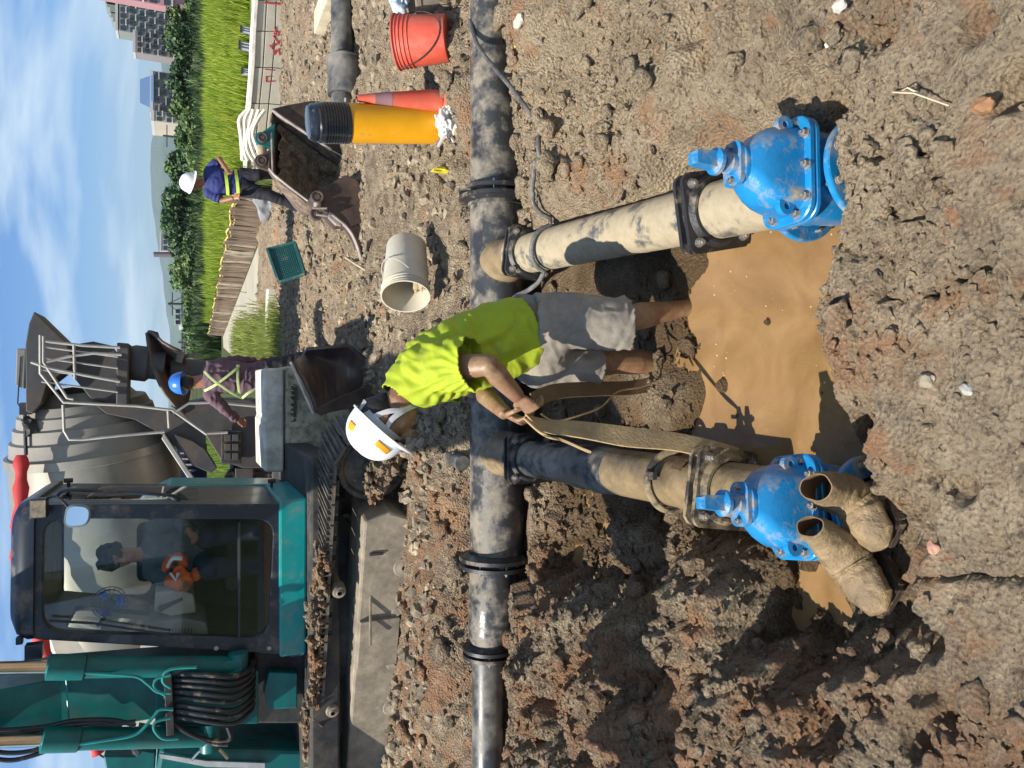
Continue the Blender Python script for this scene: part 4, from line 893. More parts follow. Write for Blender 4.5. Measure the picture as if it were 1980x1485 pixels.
sb = MB(); sb.lathe([(0, .093), (.0, .098), (.035, .098), (.035, .093)], gq(0, -.005, .015), gq(0, -.005, 1), 32); sb.loft([[gq(-.05, -.08, .05), gq(.05, -.08, .05), gq(.05, -.10, .0), gq(-.05, -.10, .0)], [gq(-.05, -.10, .05), gq(.05, -.10, .05), gq(.05, -.115, .0), gq(-.05, -.115, .0)]], smooth=False)
WK.part('helmet_band', sb, mat('band', (0.30, 0.31, 0.33), 0.6))
hr = MB(); hr.icos(gq(0, -.028, .018), .098, 3, (.84, .9, .95), .06, rot=Qh); hr.icos(gq(0, -.062, -.03), .052, 2, (1.15, .7, 1.0), .1, rot=Qh); WK.part('hair', hr, M_hair)
face_parts(WK, Qh, gh, 1.02, None)

# --- people further back: one builder ---------------------------------------
def sleeve_arm(body, cl, s, e, w, r=.045, cr=.066, upto=1.0, hand_dir=None, hn=(0, -1, 0), side=1):
    body.tube([s, e, w], [r * 1.1, r * .9, r * .62], 12); body.icos(e, r * .9, 2)
    if upto > 1.0: cl.tube([s, s.lerp(e, .5), e, e.lerp(w, upto - 1)], [cr * 1.05, cr, cr * .85, cr * .72], 16); cl.icos(e, cr * .86, 2)
    else: cl.tube([s, s.lerp(e, upto)], [cr * 1.1, cr], 16)
    cl.icos(s, cr * 1.08, 2)
    hand(body, w, hand_dir if hand_dir is not None else (w - e), Vector(hn), .95, .5, side)
def folds(amp=.008, fr=30):
    def f(co):
        x, y, z = co[:, 0], co[:, 1], co[:, 2]; w = fbm(x * 5 + y * 3, z * 5, 2)
        return (-np.abs(perlin(x * 8 + y * 6 + w, z * 11)) * amp * 1.6 + np.sin(z * fr + x * fr * .6 + w * 7) * amp * .35 + amp * .4).astype('f')
    return f
# blue worker standing at the far side
YP = 10.6
P1 = Thing('person', 'worker in navy shirt with reflective bands and white helmet standing by the rusty bucket', 'person', A(575, 385, YP))
b = MB(); sh_ = MB(); tr_ = MB()
hp = A(468, 352, YP); ch = A(420, 350, YP); nk = A(400, 352, YP); hd = A(377, 355, YP + .02)
sR, sL = A(405, 330, YP + .03), A(405, 374, YP + .03)
b.tube([hp, ch, nk, hd], [.13, .14, .07, .065], 16, flat=.6, upd=(0, 1, 0)); Q1, g1 = head_shape(b, hd, (.5, -.8, -.45), (0.1, -.1, 1), .98)
e1_, w1_ = A(425, 308, YP - .05), A(440, 330, YP - .22)
e2_, w2_ = A(432, 388, YP), A(452, 383, YP - .1)
sh_.tube([hp + Vector((0, 0, -.05)), A(440, 352, YP), ch, A(405, 352, YP), A(396, 352, YP)], [.165, .165, .185, .15, .08], 24, flat=.68, upd=(0, 1, 0)); 
sh_.tube([sR, sL], [.075, .075], 14); sleeve_arm(b, sh_, sR, e1_, w1_, upto=.8); sleeve_arm(b, sh_, sL, e2_, w2_, upto=.8)
f1_, f2_ = A(528, 335, YP - .02), A(578, 400, YP - .1); k1_, k2_ = A(500, 338, YP - .1), A(522, 378, YP - .12)
for h_, k_, f_ in ((hp + Vector((.08, 0, 0)), k1_, f1_), (hp + Vector((-.08, 0, 0)), k2_, f2_)):
    b.tube([h_, k_, f_], [.08, .05, .035], 12); tr_.tube([h_, h_.lerp(k_, .5), k_, k_.lerp(f_, .6), f_], [.115, .095, .075, .072, .075], 18)
tr_.icos(hp, .15, 2, (1.05, .8, .8)); P1.part('body', fuse(b, .008, 4), M_skin)
P1.part('shirt', fuse(sh_, .010, 4, folds(.010, 34)), mat('navy_cloth', (0.018, 0.028, 0.14), 0.8, var=.2)); P1.part('trousers', fuse(tr_, .010, 4, folds(.008)), mat('black_cloth', (0.012, 0.012, 0.018), 0.85))
M_hiv = mat('reflective_yellow', (0.55, 0.75, 0.08), 0.4)
for xx in (437, 457):
    mb = MB(); c = A(xx, 353, YP); mb.loft([[c + Vector((math.cos(t) * .176, math.sin(t) * .128, dz + .02 * math.cos(t))) for t in [2 * PI * k / 30 for k in range(30)]] for dz in (-.020, .020)], cap=False); P1.part('reflective_band', mb, M_hiv)
for h_, f_ in ((k1_, f1_), (k2_, f2_)):
    mb = MB(); mb.tube([h_.lerp(f_, .55), f_, f_ + Vector((.02, -.06, -.03)), f_ + Vector((.03, -.17, -.06))], [.062, .058, .055, .035], 14, flat=.85); mb.icos(f_ + Vector((.03, -.17, -.06)), .036, 2); P1.part('boot', mb, M_rubber)
hard_hat(P1, hd + Vector((0, -.01, .045)), (.5, -.8, -.45), (0.12, -.25, 1), M_hat, .140)
# worker by the chute
YQ = 8.6
P2 = Thing('person', 'worker in dusky purple shirt, safety harness and blue helmet seen from behind', 'person', A(640, 690, YQ))
b = MB(); sh_ = MB(); tr_ = MB()
hp = A(515, 730, YQ); ch = A(425, 728, YQ); nk = A(388, 738, YQ); hd = A(362, 741, YQ + .03); sL, sR = A(408, 765, YQ), A(408, 708, YQ)
b.tube([hp, ch, nk, hd], [.13, .14, .07, .065], 16, flat=.6, upd=(0, 1, 0)); Q2, g2_ = head_shape(b, hd, (-.25, 1, -.5), (0, .25, 1), 1.0)
sh_.tube([A(525, 730, YQ), A(480, 730, YQ), ch, A(404, 735, YQ), A(392, 738, YQ)], [.18, .165, .185, .16, .085], 24, flat=.7, upd=(0, 1, 0)); sh_.tube([sL, sR], [.08, .08], 14)
sleeve_arm(b, sh_, sL, A(438, 795, YQ + .05), A(460, 812, YQ + .30), upto=1.85); sleeve_arm(b, sh_, sR, A(455, 697, YQ + .1), A(500, 700, YQ + .25), upto=1.85)
for dx, ft in ((-.09, A(640, 712, YQ)), (.09, A(640, 680, YQ))):
    h_ = hp + Vector((dx, 0, 0)); k_ = h_.lerp(ft, .5) + Vector((0, -.03, 0)); b.tube([h_, k_, ft], [.08, .05, .035], 12); tr_.tube([h_, k_, ft], [.12, .09, .08], 18)
tr_.icos(hp, .155, 2, (1.05, .8, .8)); P2.part('body', fuse(b, .008, 4), M_skin)
P2.part('shirt', fuse(sh_, .010, 4, folds(.013, 30)), mat('purple_cloth', (0.115, 0.065, 0.085), 0.85, var=.2)); P2.part('trousers', fuse(tr_, .011, 4, folds(.008)), mat('charcoal_cloth', (0.03, 0.028, 0.032), 0.85))
M_harn = mat('harness_webbing', (0.50, 0.62, 0.25), 0.6)
def strapseg(P, w=.026):
    mb = MB(); P = smooth_path(P, 5)
    ribbon(mb, P, [((P[min(i + 1, len(P) - 1)] - P[max(i - 1, 0)]).cross(Vector((0, 1, 0))).normalized() * w) for i in range(len(P))], .006); P2.part('harness_strap', mb, M_harn)
yb = YQ - .155
strapseg([A(395, 756, YQ - .08), A(420, 742, yb), A(455, 715, yb - .0), A(462, 706, yb + .04)]); strapseg([A(395, 718, YQ - .08), A(412, 735, yb), A(445, 758, yb), A(468, 770, yb + .04)]); strapseg([A(460, 706, yb + .04), A(460, 738, yb - .01), A(464, 768, yb + .04)]); strapseg([A(468, 770, yb + .04), A(480, 760, yb - .005), A(500, 748, yb)])
M_hatb = mat('blue_helmet', (0.03, 0.16, 0.60), 0.28, coat=.3); hard_hat(P2, hd + Vector((0, .0, .04)), (-.25, 1, -.4), (0, .25, 1), M_hatb, .138)
hr = MB(); hr.icos(g2_(0, -.035, -.0), .092, 2, (.82, .85, 1), .08, rot=Q2); P2.part('hair', hr, M_hair)
# ------------------------------------------------------------------ excavator
M_teal = mat('teal_paint', (0.0, 0.235, 0.225), 0.32, var=0.12, scale=4, dirt=0.10, dscale=5, coat=.25, dsoft=.3)
M_teald = mat('teal_paint_shaded', (0.0, 0.12, 0.115), 0.42, var=0.25, scale=6, dirt=0.16, dcol=(0.05, 0.05, 0.045), dscale=4, dsoft=.3)  # darker copy of the teal: the boom's shade put into the base colour
M_navy = mat('dark_cab_paint', (0.012, 0.018, 0.030), 0.35, var=0.2, scale=5, dirt=0.12, dscale=5, dsoft=.3, coat=.2)
M_dark = mat('dark_machine_steel', (0.02, 0.021, 0.023), 0.6, var=0.4, scale=9, dirt=0.30, dcol=(0.10, 0.085, 0.06), dscale=6, dsoft=.3)
M_trk = mat('muddy_track_steel', (0.11, 0.095, 0.075), 0.6, var=0.3, scale=6, dirt=0.66, dcol=(0.30, 0.25, 0.18), dscale=3.5, dsoft=.35, bump=.3, bscale=25)
M_shoe = mat('track_shoe_steel', (0.05, 0.045, 0.04), 0.5, var=0.4, scale=12, dirt=0.40, dcol=(0.22, 0.18, 0.12), dscale=7, dsoft=.3, bump=.3)
M_chrome = mat('cylinder_rod_steel', (0.62, 0.58, 0.52), 0.14, metal=1.0, var=.1)
M_glass = glass_mat('cab_glass', (0.96, 0.98, 0.97), 0.02)
M_int = mat('cab_interior_plastic', (0.035, 0.037, 0.04), 0.7, var=.2); M_int2 = mat('pale_grey_console', (0.20, 0.20, 0.19), 0.65, var=.2); M_beige = mat('beige_console', (0.42, 0.40, 0.34), 0.6, var=.2)
M_hose = mat('hydraulic_hose', (0.018, 0.018, 0.020), 0.38, dirt=0.2, dscale=10)

def rr3(c4, r, n=6):
    """rounded quadrilateral through four 3-D corners"""
    P = [Vector(p) for p in c4]; out = []
    for i in range(4):
        p = P[i]; a = (P[i - 1] - p); b = (P[(i + 1) % 4] - p); ra = min(r, a.length * .45); p0 = p + a.normalized() * ra; p1 = p + b.normalized() * ra
        for k in range(n):
            t = k / (n - 1); out.append((1 - t) ** 2 * p0 + 2 * t * (1 - t) * p + t * t * p1)
    return out
EX = Thing('excavator', 'teal crawler excavator with its cab facing the trench', 'excavator', (-1.7, 5.9, .15))
YC, YR = 5.9, 7.0
def c4(x0, x1, y0, y1, Y, sh=(0, 0, 0, 0)): return [A(x0, y1, Y), A(x0, y0, Y), A(x1, y0, Y), A(x1, y1, Y)]
TLo, TRo, BRo, BLo = A(46, 1240, YC), A(60, 958, YC), A(560, 984, YC), A(545, 1271, YC)
TLi, TRi, BRi, BLi = A(82, 1222, YC), A(84, 1003, YC), A(530, 1004, YC), A(518, 1234, YC)
# square the cab up: the four front corners as measured, the rear ones straight behind
TLo = Vector((-1.70, YC, 2.62)); TRo = Vector((-.86, YC, 2.60)); BRo = Vector((-.97, YC, .86)); BLo = Vector((-2.06, YC, .88))
TRo.x = A(60, 975, YC).x; BRo.x = A(550, 975, YC).x
cf = MB(); cf.ring(rr3([TLo, TRo, BRo, BLo], .10), rr3([TLi, TRi, BRi, BLi], .14), (0, .07, 0)); cab = EX.part('cab_frame', cf, M_navy, bev=.008)
gl = MB(); gl.prism(rr3([TLi, TRi, BRi, BLi], .14), (0, .006, 0)); gl.M = Matrix.Identity(4); o = EX.part('front_window', gl, M_glass); o.location = o.location + Vector((0, .035, 0))
# split line of the lower windscreen, hinges
gs = MB(); gs.bar(A(462, 1010, YC - .004), A(462, 1232, YC - .004), .02, .018); EX.part('windscreen_joint', gs, M_int)
dv_ = Vector((0, YR - YC, 0))
# right side wall of the cab (towards the middle of the picture) with its door window
def side_wall(x_top, x_bot, name, win):
    t0 = Vector((x_top, YC + .07, 2.56)); t1 = Vector((x_top, YR, 2.54)); b1 = Vector((x_bot, YR, .9)); b0 = Vector((x_bot, YC + .07, .9))
    O = rr3([t0, t1, b1, b0], .05); q = lambda u, v: (t0.lerp(t1, u)).lerp(b0.lerp(b1, u), v)
    I = rr3([q(*win[0]), q(*win[1]), q(*win[2]), q(*win[3])], .06); w = MB(); w.ring(O, I, (.04 if x_top < -1.3 else -.04, 0, 0)); EX.part(name, w, M_navy, bev=.005)
    g = MB(); g.prism(I, (.004, 0, 0)); o = EX.part('side_window', g, M_glass)
side_wall(TRo.x, BRo.x, 'cab_door', [(.12, .07), (.88, .07), (.88, .62), (.12, .62)])
side_wall(TLo.x, BLo.x, 'cab_side', [(.08, .10), (.62, .10), (.62, .62), (.08, .62)])
rwO = [Vector((TLo.x, YR, 2.56)), Vector((TRo.x, YR, 2.54)), Vector((BRo.x, YR, .9)), Vector((BLo.x, YR, .9))]
rwI = [A(122, 1163, YR), A(122, 1003, YR), A(300, 1003, YR), A(292, 1150, YR)]
rw = MB(); rw.ring(rr3(rwO, .05), rr3(rwI, .10), (0, .05, 0)); EX.part('cab_rear_wall', rw, M_int); g = MB(); g.prism(rr3(rwI, .10), (0, .005, 0)); EX.part('rear_window', g, M_glass)
fl = MB(); fl.box((-1.5, 6.45, .84), (1.14, 1.15, .10)); EX.part('cab_floor', fl, M_int)
rf = MB()
rf.loft([rr3([Vector((TLo.x - .03 + i, YC - .04 + i, z)), Vector((TRo.x + .03 - i, YC - .04 + i, z - .01)), Vector((TRo.x + .03 - i, YR + .1 - i, z - .03)), Vector((TLo.x - .03 + i, YR + .1 - i, z - .03))], .14) for z, i in ((2.555, 0.0), (2.60, 0.0), (2.66, .03), (2.70, .10), (2.71, .25))], smooth=True); EX.part('cab_roof', rf, M_navy, ang=50)
tb = MB(); p0 = A(540, 970, YC - .03); p1 = A(540, 1272, YC - .03); q1 = A(592, 1266, YC - .03); q0 = A(594, 962, YC - .03); tb.prism([p0, p1, q1, q0], (0, 1.1, 0)); EX.part('cab_base_panel', tb, M_teal, bev=.018)
# rear fender column beside the cab door
fd = MB(); fd.prism([A(300, 975, YR - .25), A(303, 948, YR - .2), A(330, 936, YR), A(540, 936, YR), A(575, 944, YR), A(590, 962, YR), A(592, 985, YR)], (0, .5, 0)); EX.part('rear_side_panel', fd, M_teal, bev=.02)
for xx in (133, 525):
    k = MB(); p = A(xx, 941, YR - .3); k.cyl(p, p + Vector((.05, -.02, 0)), .012); k.cyl(p + Vector((.05, -.02, -.03)), p + Vector((.05, -.02, .03)), .018, n=12); EX.part('door_handle', k, M_int)
hl = MB(); hl.tube(smooth_path([A(110, 958, YC - .05), A(130, 948, YC - .10), A(200, 950, YC - .10), A(330, 958, YC - .10), A(345, 968, YC - .04)], 5), .012, 8); EX.part('grab_rail', hl, M_navy)
for xx in (418, 520):
    k = MB(); p = A(xx, 1252, YC); k.cyl(p, p + Vector((0, -.02, 0)), .016, n=14); EX.part('frame_bolt', k, M_bolt)
lb = MB(); c = A(76, 982, YC - .12); lb.box(c, (.13, .09, .10)); EX.part('work_lamp', lb, M_navy, bev=.01); lb = MB(); lb.box(c + Vector((0, -.048, 0)), (.11, .01, .085)); EX.part('lamp_lens', lb, mat('lamp_lens', (0.30, 0.24, 0.16), 0.15, var=.4, scale=30), parent=None)
mr_ = MB(); c = A(148, 1003, YC - .16); O = rr3([A(120, 1022, YC - .16), A(128, 974, YC - .16), A(178, 978, YC - .16), A(172, 1018, YC - .16)], .06); mr_.prism(O, (0, .035, 0)); m_ = EX.part('side_mirror', mr_, mat('mirror_shell', (0.20, 0.22, 0.23), 0.3), bev=.006)
mg = MB(); ce = sum(O, Vector()) / len(O); mg.prism([ce + (p - ce) * .84 + Vector((0, -.003, 0)) for p in O], (0, .002, 0)); EX.part('mirror_glass', mg, mat('mirror_glass', (0.75, 0.78, 0.8), 0.06, metal=1.0, var=0), parent=m_)
mb = MB(); mb.tube(smooth_path([A(72, 975, YC - .08), A(110, 960, YC - .15), A(150, 1000, YC - .13), A(172, 985, YC - .12)], 5), .009, 8); EX.part('mirror_arm', mb, M_navy)
mb = MB(); mb.box(A(66, 1258, YC - .02), (.10, .08, .10)); mb.box(A(38, 1238, YC + .02), (.05, .05, .04)); EX.part('lamp_bracket', mb, M_navy, bev=.006)
# wiper
mb = MB(); mb.bar(A(180, 1205, YC - .02), A(330, 1228, YC - .02), .012, .012); mb.bar(A(95, 1200, YC - .02), A(180, 1205, YC - .02), .016, .008); EX.part('wiper', mb, M_int)
# interior
st = MB(); st.box((-1.37, 6.55, 1.26), (.52, .50, .14)); EX.part('seat', st, M_int, bev=.04); st = MB(); st.box((-1.37, 6.82, 1.62), (.48, .14, .72)); EX.part('seat_back', st, M_int, bev=.05)
cs = MB(); cs.prism([A(285, 1205, 6.1), A(287, 1236, 6.1), A(405, 1236, 6.1), A(400, 1205, 6.1), A(365, 1196, 6.1)], (0, .5, 0)); con = EX.part('side_console', cs, M_int2, bev=.01)
for k in range(8): v = MB(); v.box(A(328 + k * 6, 1222, 6.09), (.05, .01, .008)); EX.part('vent_slot', v, M_int, parent=con)
cs = MB(); cs.prism([A(298, 1182, 6.2), A(300, 1145, 6.2), A(350, 1140, 6.2), A(375, 1150, 6.2), A(380, 1185, 6.2), A(330, 1192, 6.2)], (0, .4, 0)); EX.part('arm_console', cs, M_beige, bev=.015)
for a_, b_ in (((312, 1176), (352, 1158)), ((330, 1120), (372, 1128))):
    lv = MB(); lv.tube([A(a_[0], a_[1], 6.1), A(b_[0], b_[1], 6.15)], [.022, .012], 10); lv.icos(A(a_[0], a_[1], 6.1), .026, 2); EX.part('control_lever', lv, M_int)
mn = MB(); mn.prism([A(195, 1200, 6.12), A(195, 1224, 6.12), A(245, 1232, 6.12), A(247, 1206, 6.12)], (.0, .03, 0)); EX.part('monitor', mn, mat('monitor', (0.20, 0.23, 0.23), 0.12))
# upper structure under and behind
us = MB(); us.box((-2.0, 7.0, .66), (2.9, 2.6, .22)); EX.part('revolving_frame', us, M_dark, bev=.02)
us = MB(); us.cyl((-1.9, 6.4, .42), (-1.9, 6.4, .56), .62, n=48); EX.part('slewing_ring', us, M_dark)
us = MB(); us.prism([A(440, 1240, 6.1), A(440, 1400, 6.1), A(600, 1400, 6.1), A(600, 1240, 6.1)], (0, .8, 0)); EX.part('boom_mount', us, M_dark, bev=.02)
us = MB(); us.prism([A(520, 1300, 5.98), A(510, 1340, 5.98), A(520, 1372, 5.98), A(575, 1370, 5.98), A(575, 1302, 5.98)], (0, .1, 0)); EX.part('foot_bracket', us, M_teald, bev=.01)
# right body with engine cover
us = MB(); us.prism([A(310, 1446, 6.25), A(302, 1490, 6.25), A(292, 1620, 6.25), A(590, 1640, 6.25), A(592, 1452, 6.25), A(480, 1448, 6.25)], (0, 1.9, 0)); EX.part('engine_cover', us, M_teald, bev=.03)
us = MB(); us.prism([A(308, 1458, 6.22), A(310, 1466, 6.22), A(400, 1483, 6.22), A(512, 1486, 6.22), A(512, 1476, 6.22), A(400, 1472, 6.22)], (0, .02, 0)); EX.part('body_stripe', us, mat('grey_stripe', (0.45, 0.47, 0.48), 0.4))
us = MB(); us.tube(smooth_path([A(370, 1470, 6.2), A(395, 1445, 6.15), A(420, 1446, 6.15), A(440, 1466, 6.2)], 5), .012, 8); EX.part('handrail', us, M_chrome)
us = MB(); us.prism([A(200, 1462, 6.3), A(205, 1490, 6.3), A(300, 1490, 6.3), A(300, 1455, 6.3), A(262, 1448, 6.3), A(262, 1462, 6.3)], (0, .5, 0)); EX.part('front_cover_box', us, M_teald, bev=.01)
us = MB(); us.tube(smooth_path([A(215, 1400, 6.2), A(220, 1420, 6.15), A(260, 1440, 6.1), A(265, 1452, 6.2)], 5), .035, 10); us.tube(smooth_path([A(228, 1395, 6.1), A(235, 1425, 6.05), A(262, 1446, 6.1)], 5), .022, 8); EX.part('radiator_hose', us, M_hose)
# boom: box beam that rises, then reaches out over the pit (above the picture)
XB = -2.20
def boom_sec(y, z, hw, hh, tx):   # y,z centre; hh half depth along the profile normal
    return y, z, hw, hh, tx
bm_ = MB(); prof = [(6.18, 1.20, .17, .16, 88), (6.12, 1.7, .185, .22, 88), (6.16, 2.4, .19, .27, 84), (6.08, 3.0, .19, .29, 0), (5.65, 3.62, .19, .30, 0), (4.7, 3.85, .19, .26, 0), (3.4, 3.62, .18, .20, 0), (2.6, 3.35, .17, .15, 0)]
lo = []
for i, (y, z, hw, hh, _) in enumerate(prof):
    y0, z0 = prof[max(i - 1, 0)][:2]; y1, z1 = prof[min(i + 1, len(prof) - 1)][:2]; t = Vector((0, y1 - y0, z1 - z0)).normalized(); n_ = Vector((0, -t.z, t.y)); c = Vector((XB + .005 * i, y, z))
    lo.append([c + Vector((hw, 0, 0)) + n_ * hh, c + Vector((-hw, 0, 0)) + n_ * hh, c - Vector((hw, 0, 0)) - n_ * hh, c + Vector((hw, 0, 0)) - n_ * hh])
bm_.loft(lo, smooth=False); EX.part('boom', bm_, M_teald, bev=.012)
ar = MB(); ar.loft([[Vector((XB + sx * w, y + sy * h, z)) for sx, sy in ((1, 1), (-1, 1), (-1, -1), (1, -1))] for y, z, w, h in ((2.75, 3.65, .13, .22), (2.5, 3.1, .13, .24), (2.1, 2.0, .12, .15), (1.9, 1.3, .11, .10))], smooth=False); EX.part('dipper_arm', ar, M_teal, bev=.012)
wl = MB(); wl.tube([A(128, 1312, 5.83), A(133, 1392, 5.83)], .006, 6); EX.part('weld_seam', wl, M_teal)
# boom cylinders
def cyl_ram(p_bot, p_mid, p_top, rb, rr, name):
    c = MB(); c.lathe([(0, rb * .75), (.02, rb), ((p_mid - p_bot).length - .22, rb), ((p_mid - p_bot).length - .21, rb * 1.16), ((p_mid - p_bot).length, rb * 1.16), ((p_mid - p_bot).length + .01, rr)], p_bot, p_mid, 32); b_ = EX.part('boom_cylinder', c, M_teald, ang=40)
    c = MB(); c.cyl(p_mid, p_top, rr, n=28); EX.part('cylinder_rod', c, M_chrome, parent=b_)
    c = MB(); c.cyl(p_bot + Vector((-.1, 0, -.02)), p_bot + Vector((.1, 0, -.02)), rb * .95, n=24); EX.part('cylinder_foot', c, M_teald, parent=b_)
cyl_ram(A(455, 1288, 5.86), A(92, 1290, 5.72), A(-420, 1300, 5.45), .072, .042, 'a')
cyl_ram(A(400, 1424, 5.86), A(82, 1430, 5.72), A(-420, 1450, 5.45), .072, .042, 'b')
# hose bundle
hz = []
rs = random.Random(9)
for k, y0 in enumerate((1302, 1313, 1324, 1336, 1348, 1362, 1374, 1386)):
    h_ = MB(); yy = y0; P = [A(318, yy, 5.80), A(345, yy + 1, 5.76), A(400, yy + 3 + k, 5.70), A(450, yy + 6 + k, 5.72), A(478, yy - 4, 5.78), A(490, yy - 22, 5.90), A(486, yy - 40, 6.02)]
    h_.tube(smooth_path(P, 6), .0155 + .003 * (k % 3 == 0), 10); h_.cyl(A(322, yy, 5.795), A(352, yy + 1, 5.755), .021, n=6, smooth=False); EX.part('hydraulic_hose', h_, M_hose)
for P in ([(262, 1395), (205, 1402), (150, 1400), (60, 1412), (-20, 1418), (-200, 1415)], [(262, 1403), (215, 1392), (140, 1394), (80, 1406), (-20, 1412), (-200, 1408)], [(215, 1400), (180, 1398), (120, 1404), (40, 1416), (-60, 1422), (-200, 1420)], [(95, 1450), (60, 1462), (20, 1470), (-40, 1465), (-200, 1462)], [(100, 1440), (60, 1452), (20, 1456), (-40, 1452), (-200, 1452)], [(350, 1410), (380, 1425), (420, 1432), (445, 1428), (440, 1405)], [(330, 1395), (370, 1420), (410, 1437), (440, 1440)]):
    h_ = MB(); h_.tube(smooth_path([A(x, y, 5.75) for x, y in P], 6), .016, 8); EX.part('hydraulic_hose', h_, M_hose)
M_pipe_t = mat('teal_steel_line', (0.01, 0.22, 0.20), 0.3, coat=.4)
for P in ([(150, 1300), (200, 1303), (262, 1308), (285, 1322), (305, 1338), (330, 1340)], [(145, 1440), (200, 1432), (262, 1420), (295, 1388), (310, 1372), (335, 1372)], [(345, 1428), (315, 1428), (298, 1410), (303, 1395), (330, 1388)], [(330, 1305), (305, 1312), (298, 1328), (320, 1345)], [(380, 1290), (340, 1292), (320, 1300), (315, 1318), (330, 1330)]):
    h_ = MB(); h_.tube(smooth_path([A(x, y, 5.68) for x, y in P], 6), .0115, 8); EX.part('steel_line', h_, M_pipe_t)
h_ = MB(); h_.bar(A(324, 1296, 5.74), A(330, 1420, 5.74), .04, .05); EX.part('hose_clamp', h_, M_dark, bev=.004)
h_ = MB(); h_.prism([A(300, 1300, 5.86), A(300, 1405, 5.86), A(500, 1400, 5.95), A(500, 1296, 5.95)], (0, .1, 0)); h_.box(A(420, 1290, 5.84), (.10, .1, .35)); EX.part('valve_block', h_, M_teald, bev=.01)

# crawler track, turned about 15 degrees
TA = R(15.3); ux = Vector((-math.cos(TA), math.sin(TA), 0)); uy = Vector((math.sin(TA), math.cos(TA), 0)); uz = Vector((0, 0, 1)); O_ = Vector((-.62, 5.22, .06))
def tk(a, b, c): return O_ + ux * a + uy * b + uz * c
TM = Matrix(((ux.x, uy.x, 0, O_.x), (ux.y, uy.y, 0, O_.y), (0, 0, 1, O_.z), (0, 0, 0, 1)))
Rt = .30; Ltr = 3.0; per = 2 * Ltr + 2 * PI * Rt; pitch = .155
def shoe_mesh():
    mb = MB(); mb.box((0, .25, 0), (.140, .50, .022)); 
    for q in (-.045, 0, .045): mb.box((q, .25, .022), (.012, .50, .026))
    mb.box((0, .13, -.035), (.11, .035, .05)); mb.box((0, .33, -.035), (.11, .035, .05)); me = mb.mesh('track_shoe'); me.materials.append(M_shoe); return me
SHOE = shoe_mesh(); s_ = 0.0
while s_ < per:
    if s_ < Ltr: p = (Rt * .2 + s_, Rt * 2 + .02, 0.0)                     # top run, going left
    if s_ < Ltr: a, c, th = s_, 2 * Rt + .02, 0
    elif s_ < Ltr + PI * Rt: q = (s_ - Ltr) / Rt; a, c, th = Ltr + math.sin(q) * Rt, Rt + math.cos(q) * Rt + .02, q
    elif s_ < 2 * Ltr + PI * Rt: a, c, th = Ltr - (s_ - Ltr - PI * Rt), .02, PI
    else: q = (s_ - 2 * Ltr - PI * Rt) / Rt; a, c, th = -math.sin(q) * Rt, Rt - math.cos(q) * Rt + .02, PI + q
    for off in (0, 2.0):
        if off and not (s_ < Ltr): continue
        EX.inst('track_shoe', SHOE, TM @ Matrix.Translation((a, off, c)) @ Matrix.Rotation(th, 4, 'Y'))
    s_ += pitch
tf = MB(); tf.prism([tk(.36, -.03, .06), tk(.30, -.03, .22), tk(.36, -.03, .40), tk(3.1, -.03, .42), tk(3.2, -.03, .10)], uy * .45); fr = EX.part('track_frame', tf, M_trk, bev=.02)
tf = MB(); tf.prism([tk(1.15, -.06, .09), tk(1.15, -.06, .39), tk(1.55, -.06, .39), tk(1.55, -.06, .09)], uy * .04); tf.box(tk(1.12, -.07, .32), (.4, .01, .02)); EX.part('frame_cover', tf, M_trk, parent=fr, bev=.01)
tf = MB(); tf.box(tk(1.45, -.035, .30), (.03, .02, .05)); EX.part('frame_slot', tf, M_dark, parent=fr)
tf = MB(); tf.box(tk(.62, -.035, .30), (.018, .02, .10)); EX.part('frame_slot', tf, M_dark, parent=fr)
for a, c, r in ((.75, .085, .085), (1.15, .085, .085), (1.55, .085, .085), (1.95, .085, .085), (2.4, .085, .085), (1.9, .55, .05), (.9, .55, .05)):
    rl = MB(); rl.lathe([(0, .02), (0, r * .35), (.01, r * .5), (.012, r * .85), (.03, r), (.10, r), (.12, r * .7), (.3, r * .7), (.32, r), (.45, r)], tk(a, -.05, c), tk(a, 1, c), 28); EX.part('track_roller', rl, M_trk, parent=fr, ang=40)
idl = MB(); idl.lathe([(0, .02), (0, .07), (.03, .08), (.04, .20), (.02, .22), (.02, .25), (.25, .25), (.25, .02)], tk(.04, .17, Rt + .01), tk(.04, 5, Rt + .01), 40); EX.part('idler_wheel', idl, M_shoe, ang=40)
cf2 = MB(); cf2.box((-2.0, 6.6, .42), (1.6, 1.2, .25)); EX.part('car_body', cf2, M_dark, bev=.03)
mud = MB(); rs = random.Random(11)
for k in range(420):
    a = rs.uniform(.55, 3.0); w = .03 + .05 * (0.5 + .5 * math.sin(a * 7)); mud.icos(tk(a, rs.uniform(-.03, .06 + w), .64 + rs.uniform(0, .05 + w * .8)), rs.uniform(.012, .04), 1, (1, 1, .7), .5)
for k in range(260):
    q = rs.uniform(-.5, 2.6); r_ = rs.uniform(.05, .30); mud.icos(tk(.10 - math.cos(q) * r_ * .8, rs.uniform(.06, .16), Rt - .05 + math.sin(q) * r_ * .6 - .05), rs.uniform(.015, .045), 1, (1, 1, .8), .5)
EX.part('caked_mud', mud, M_soil, kind='stuff')

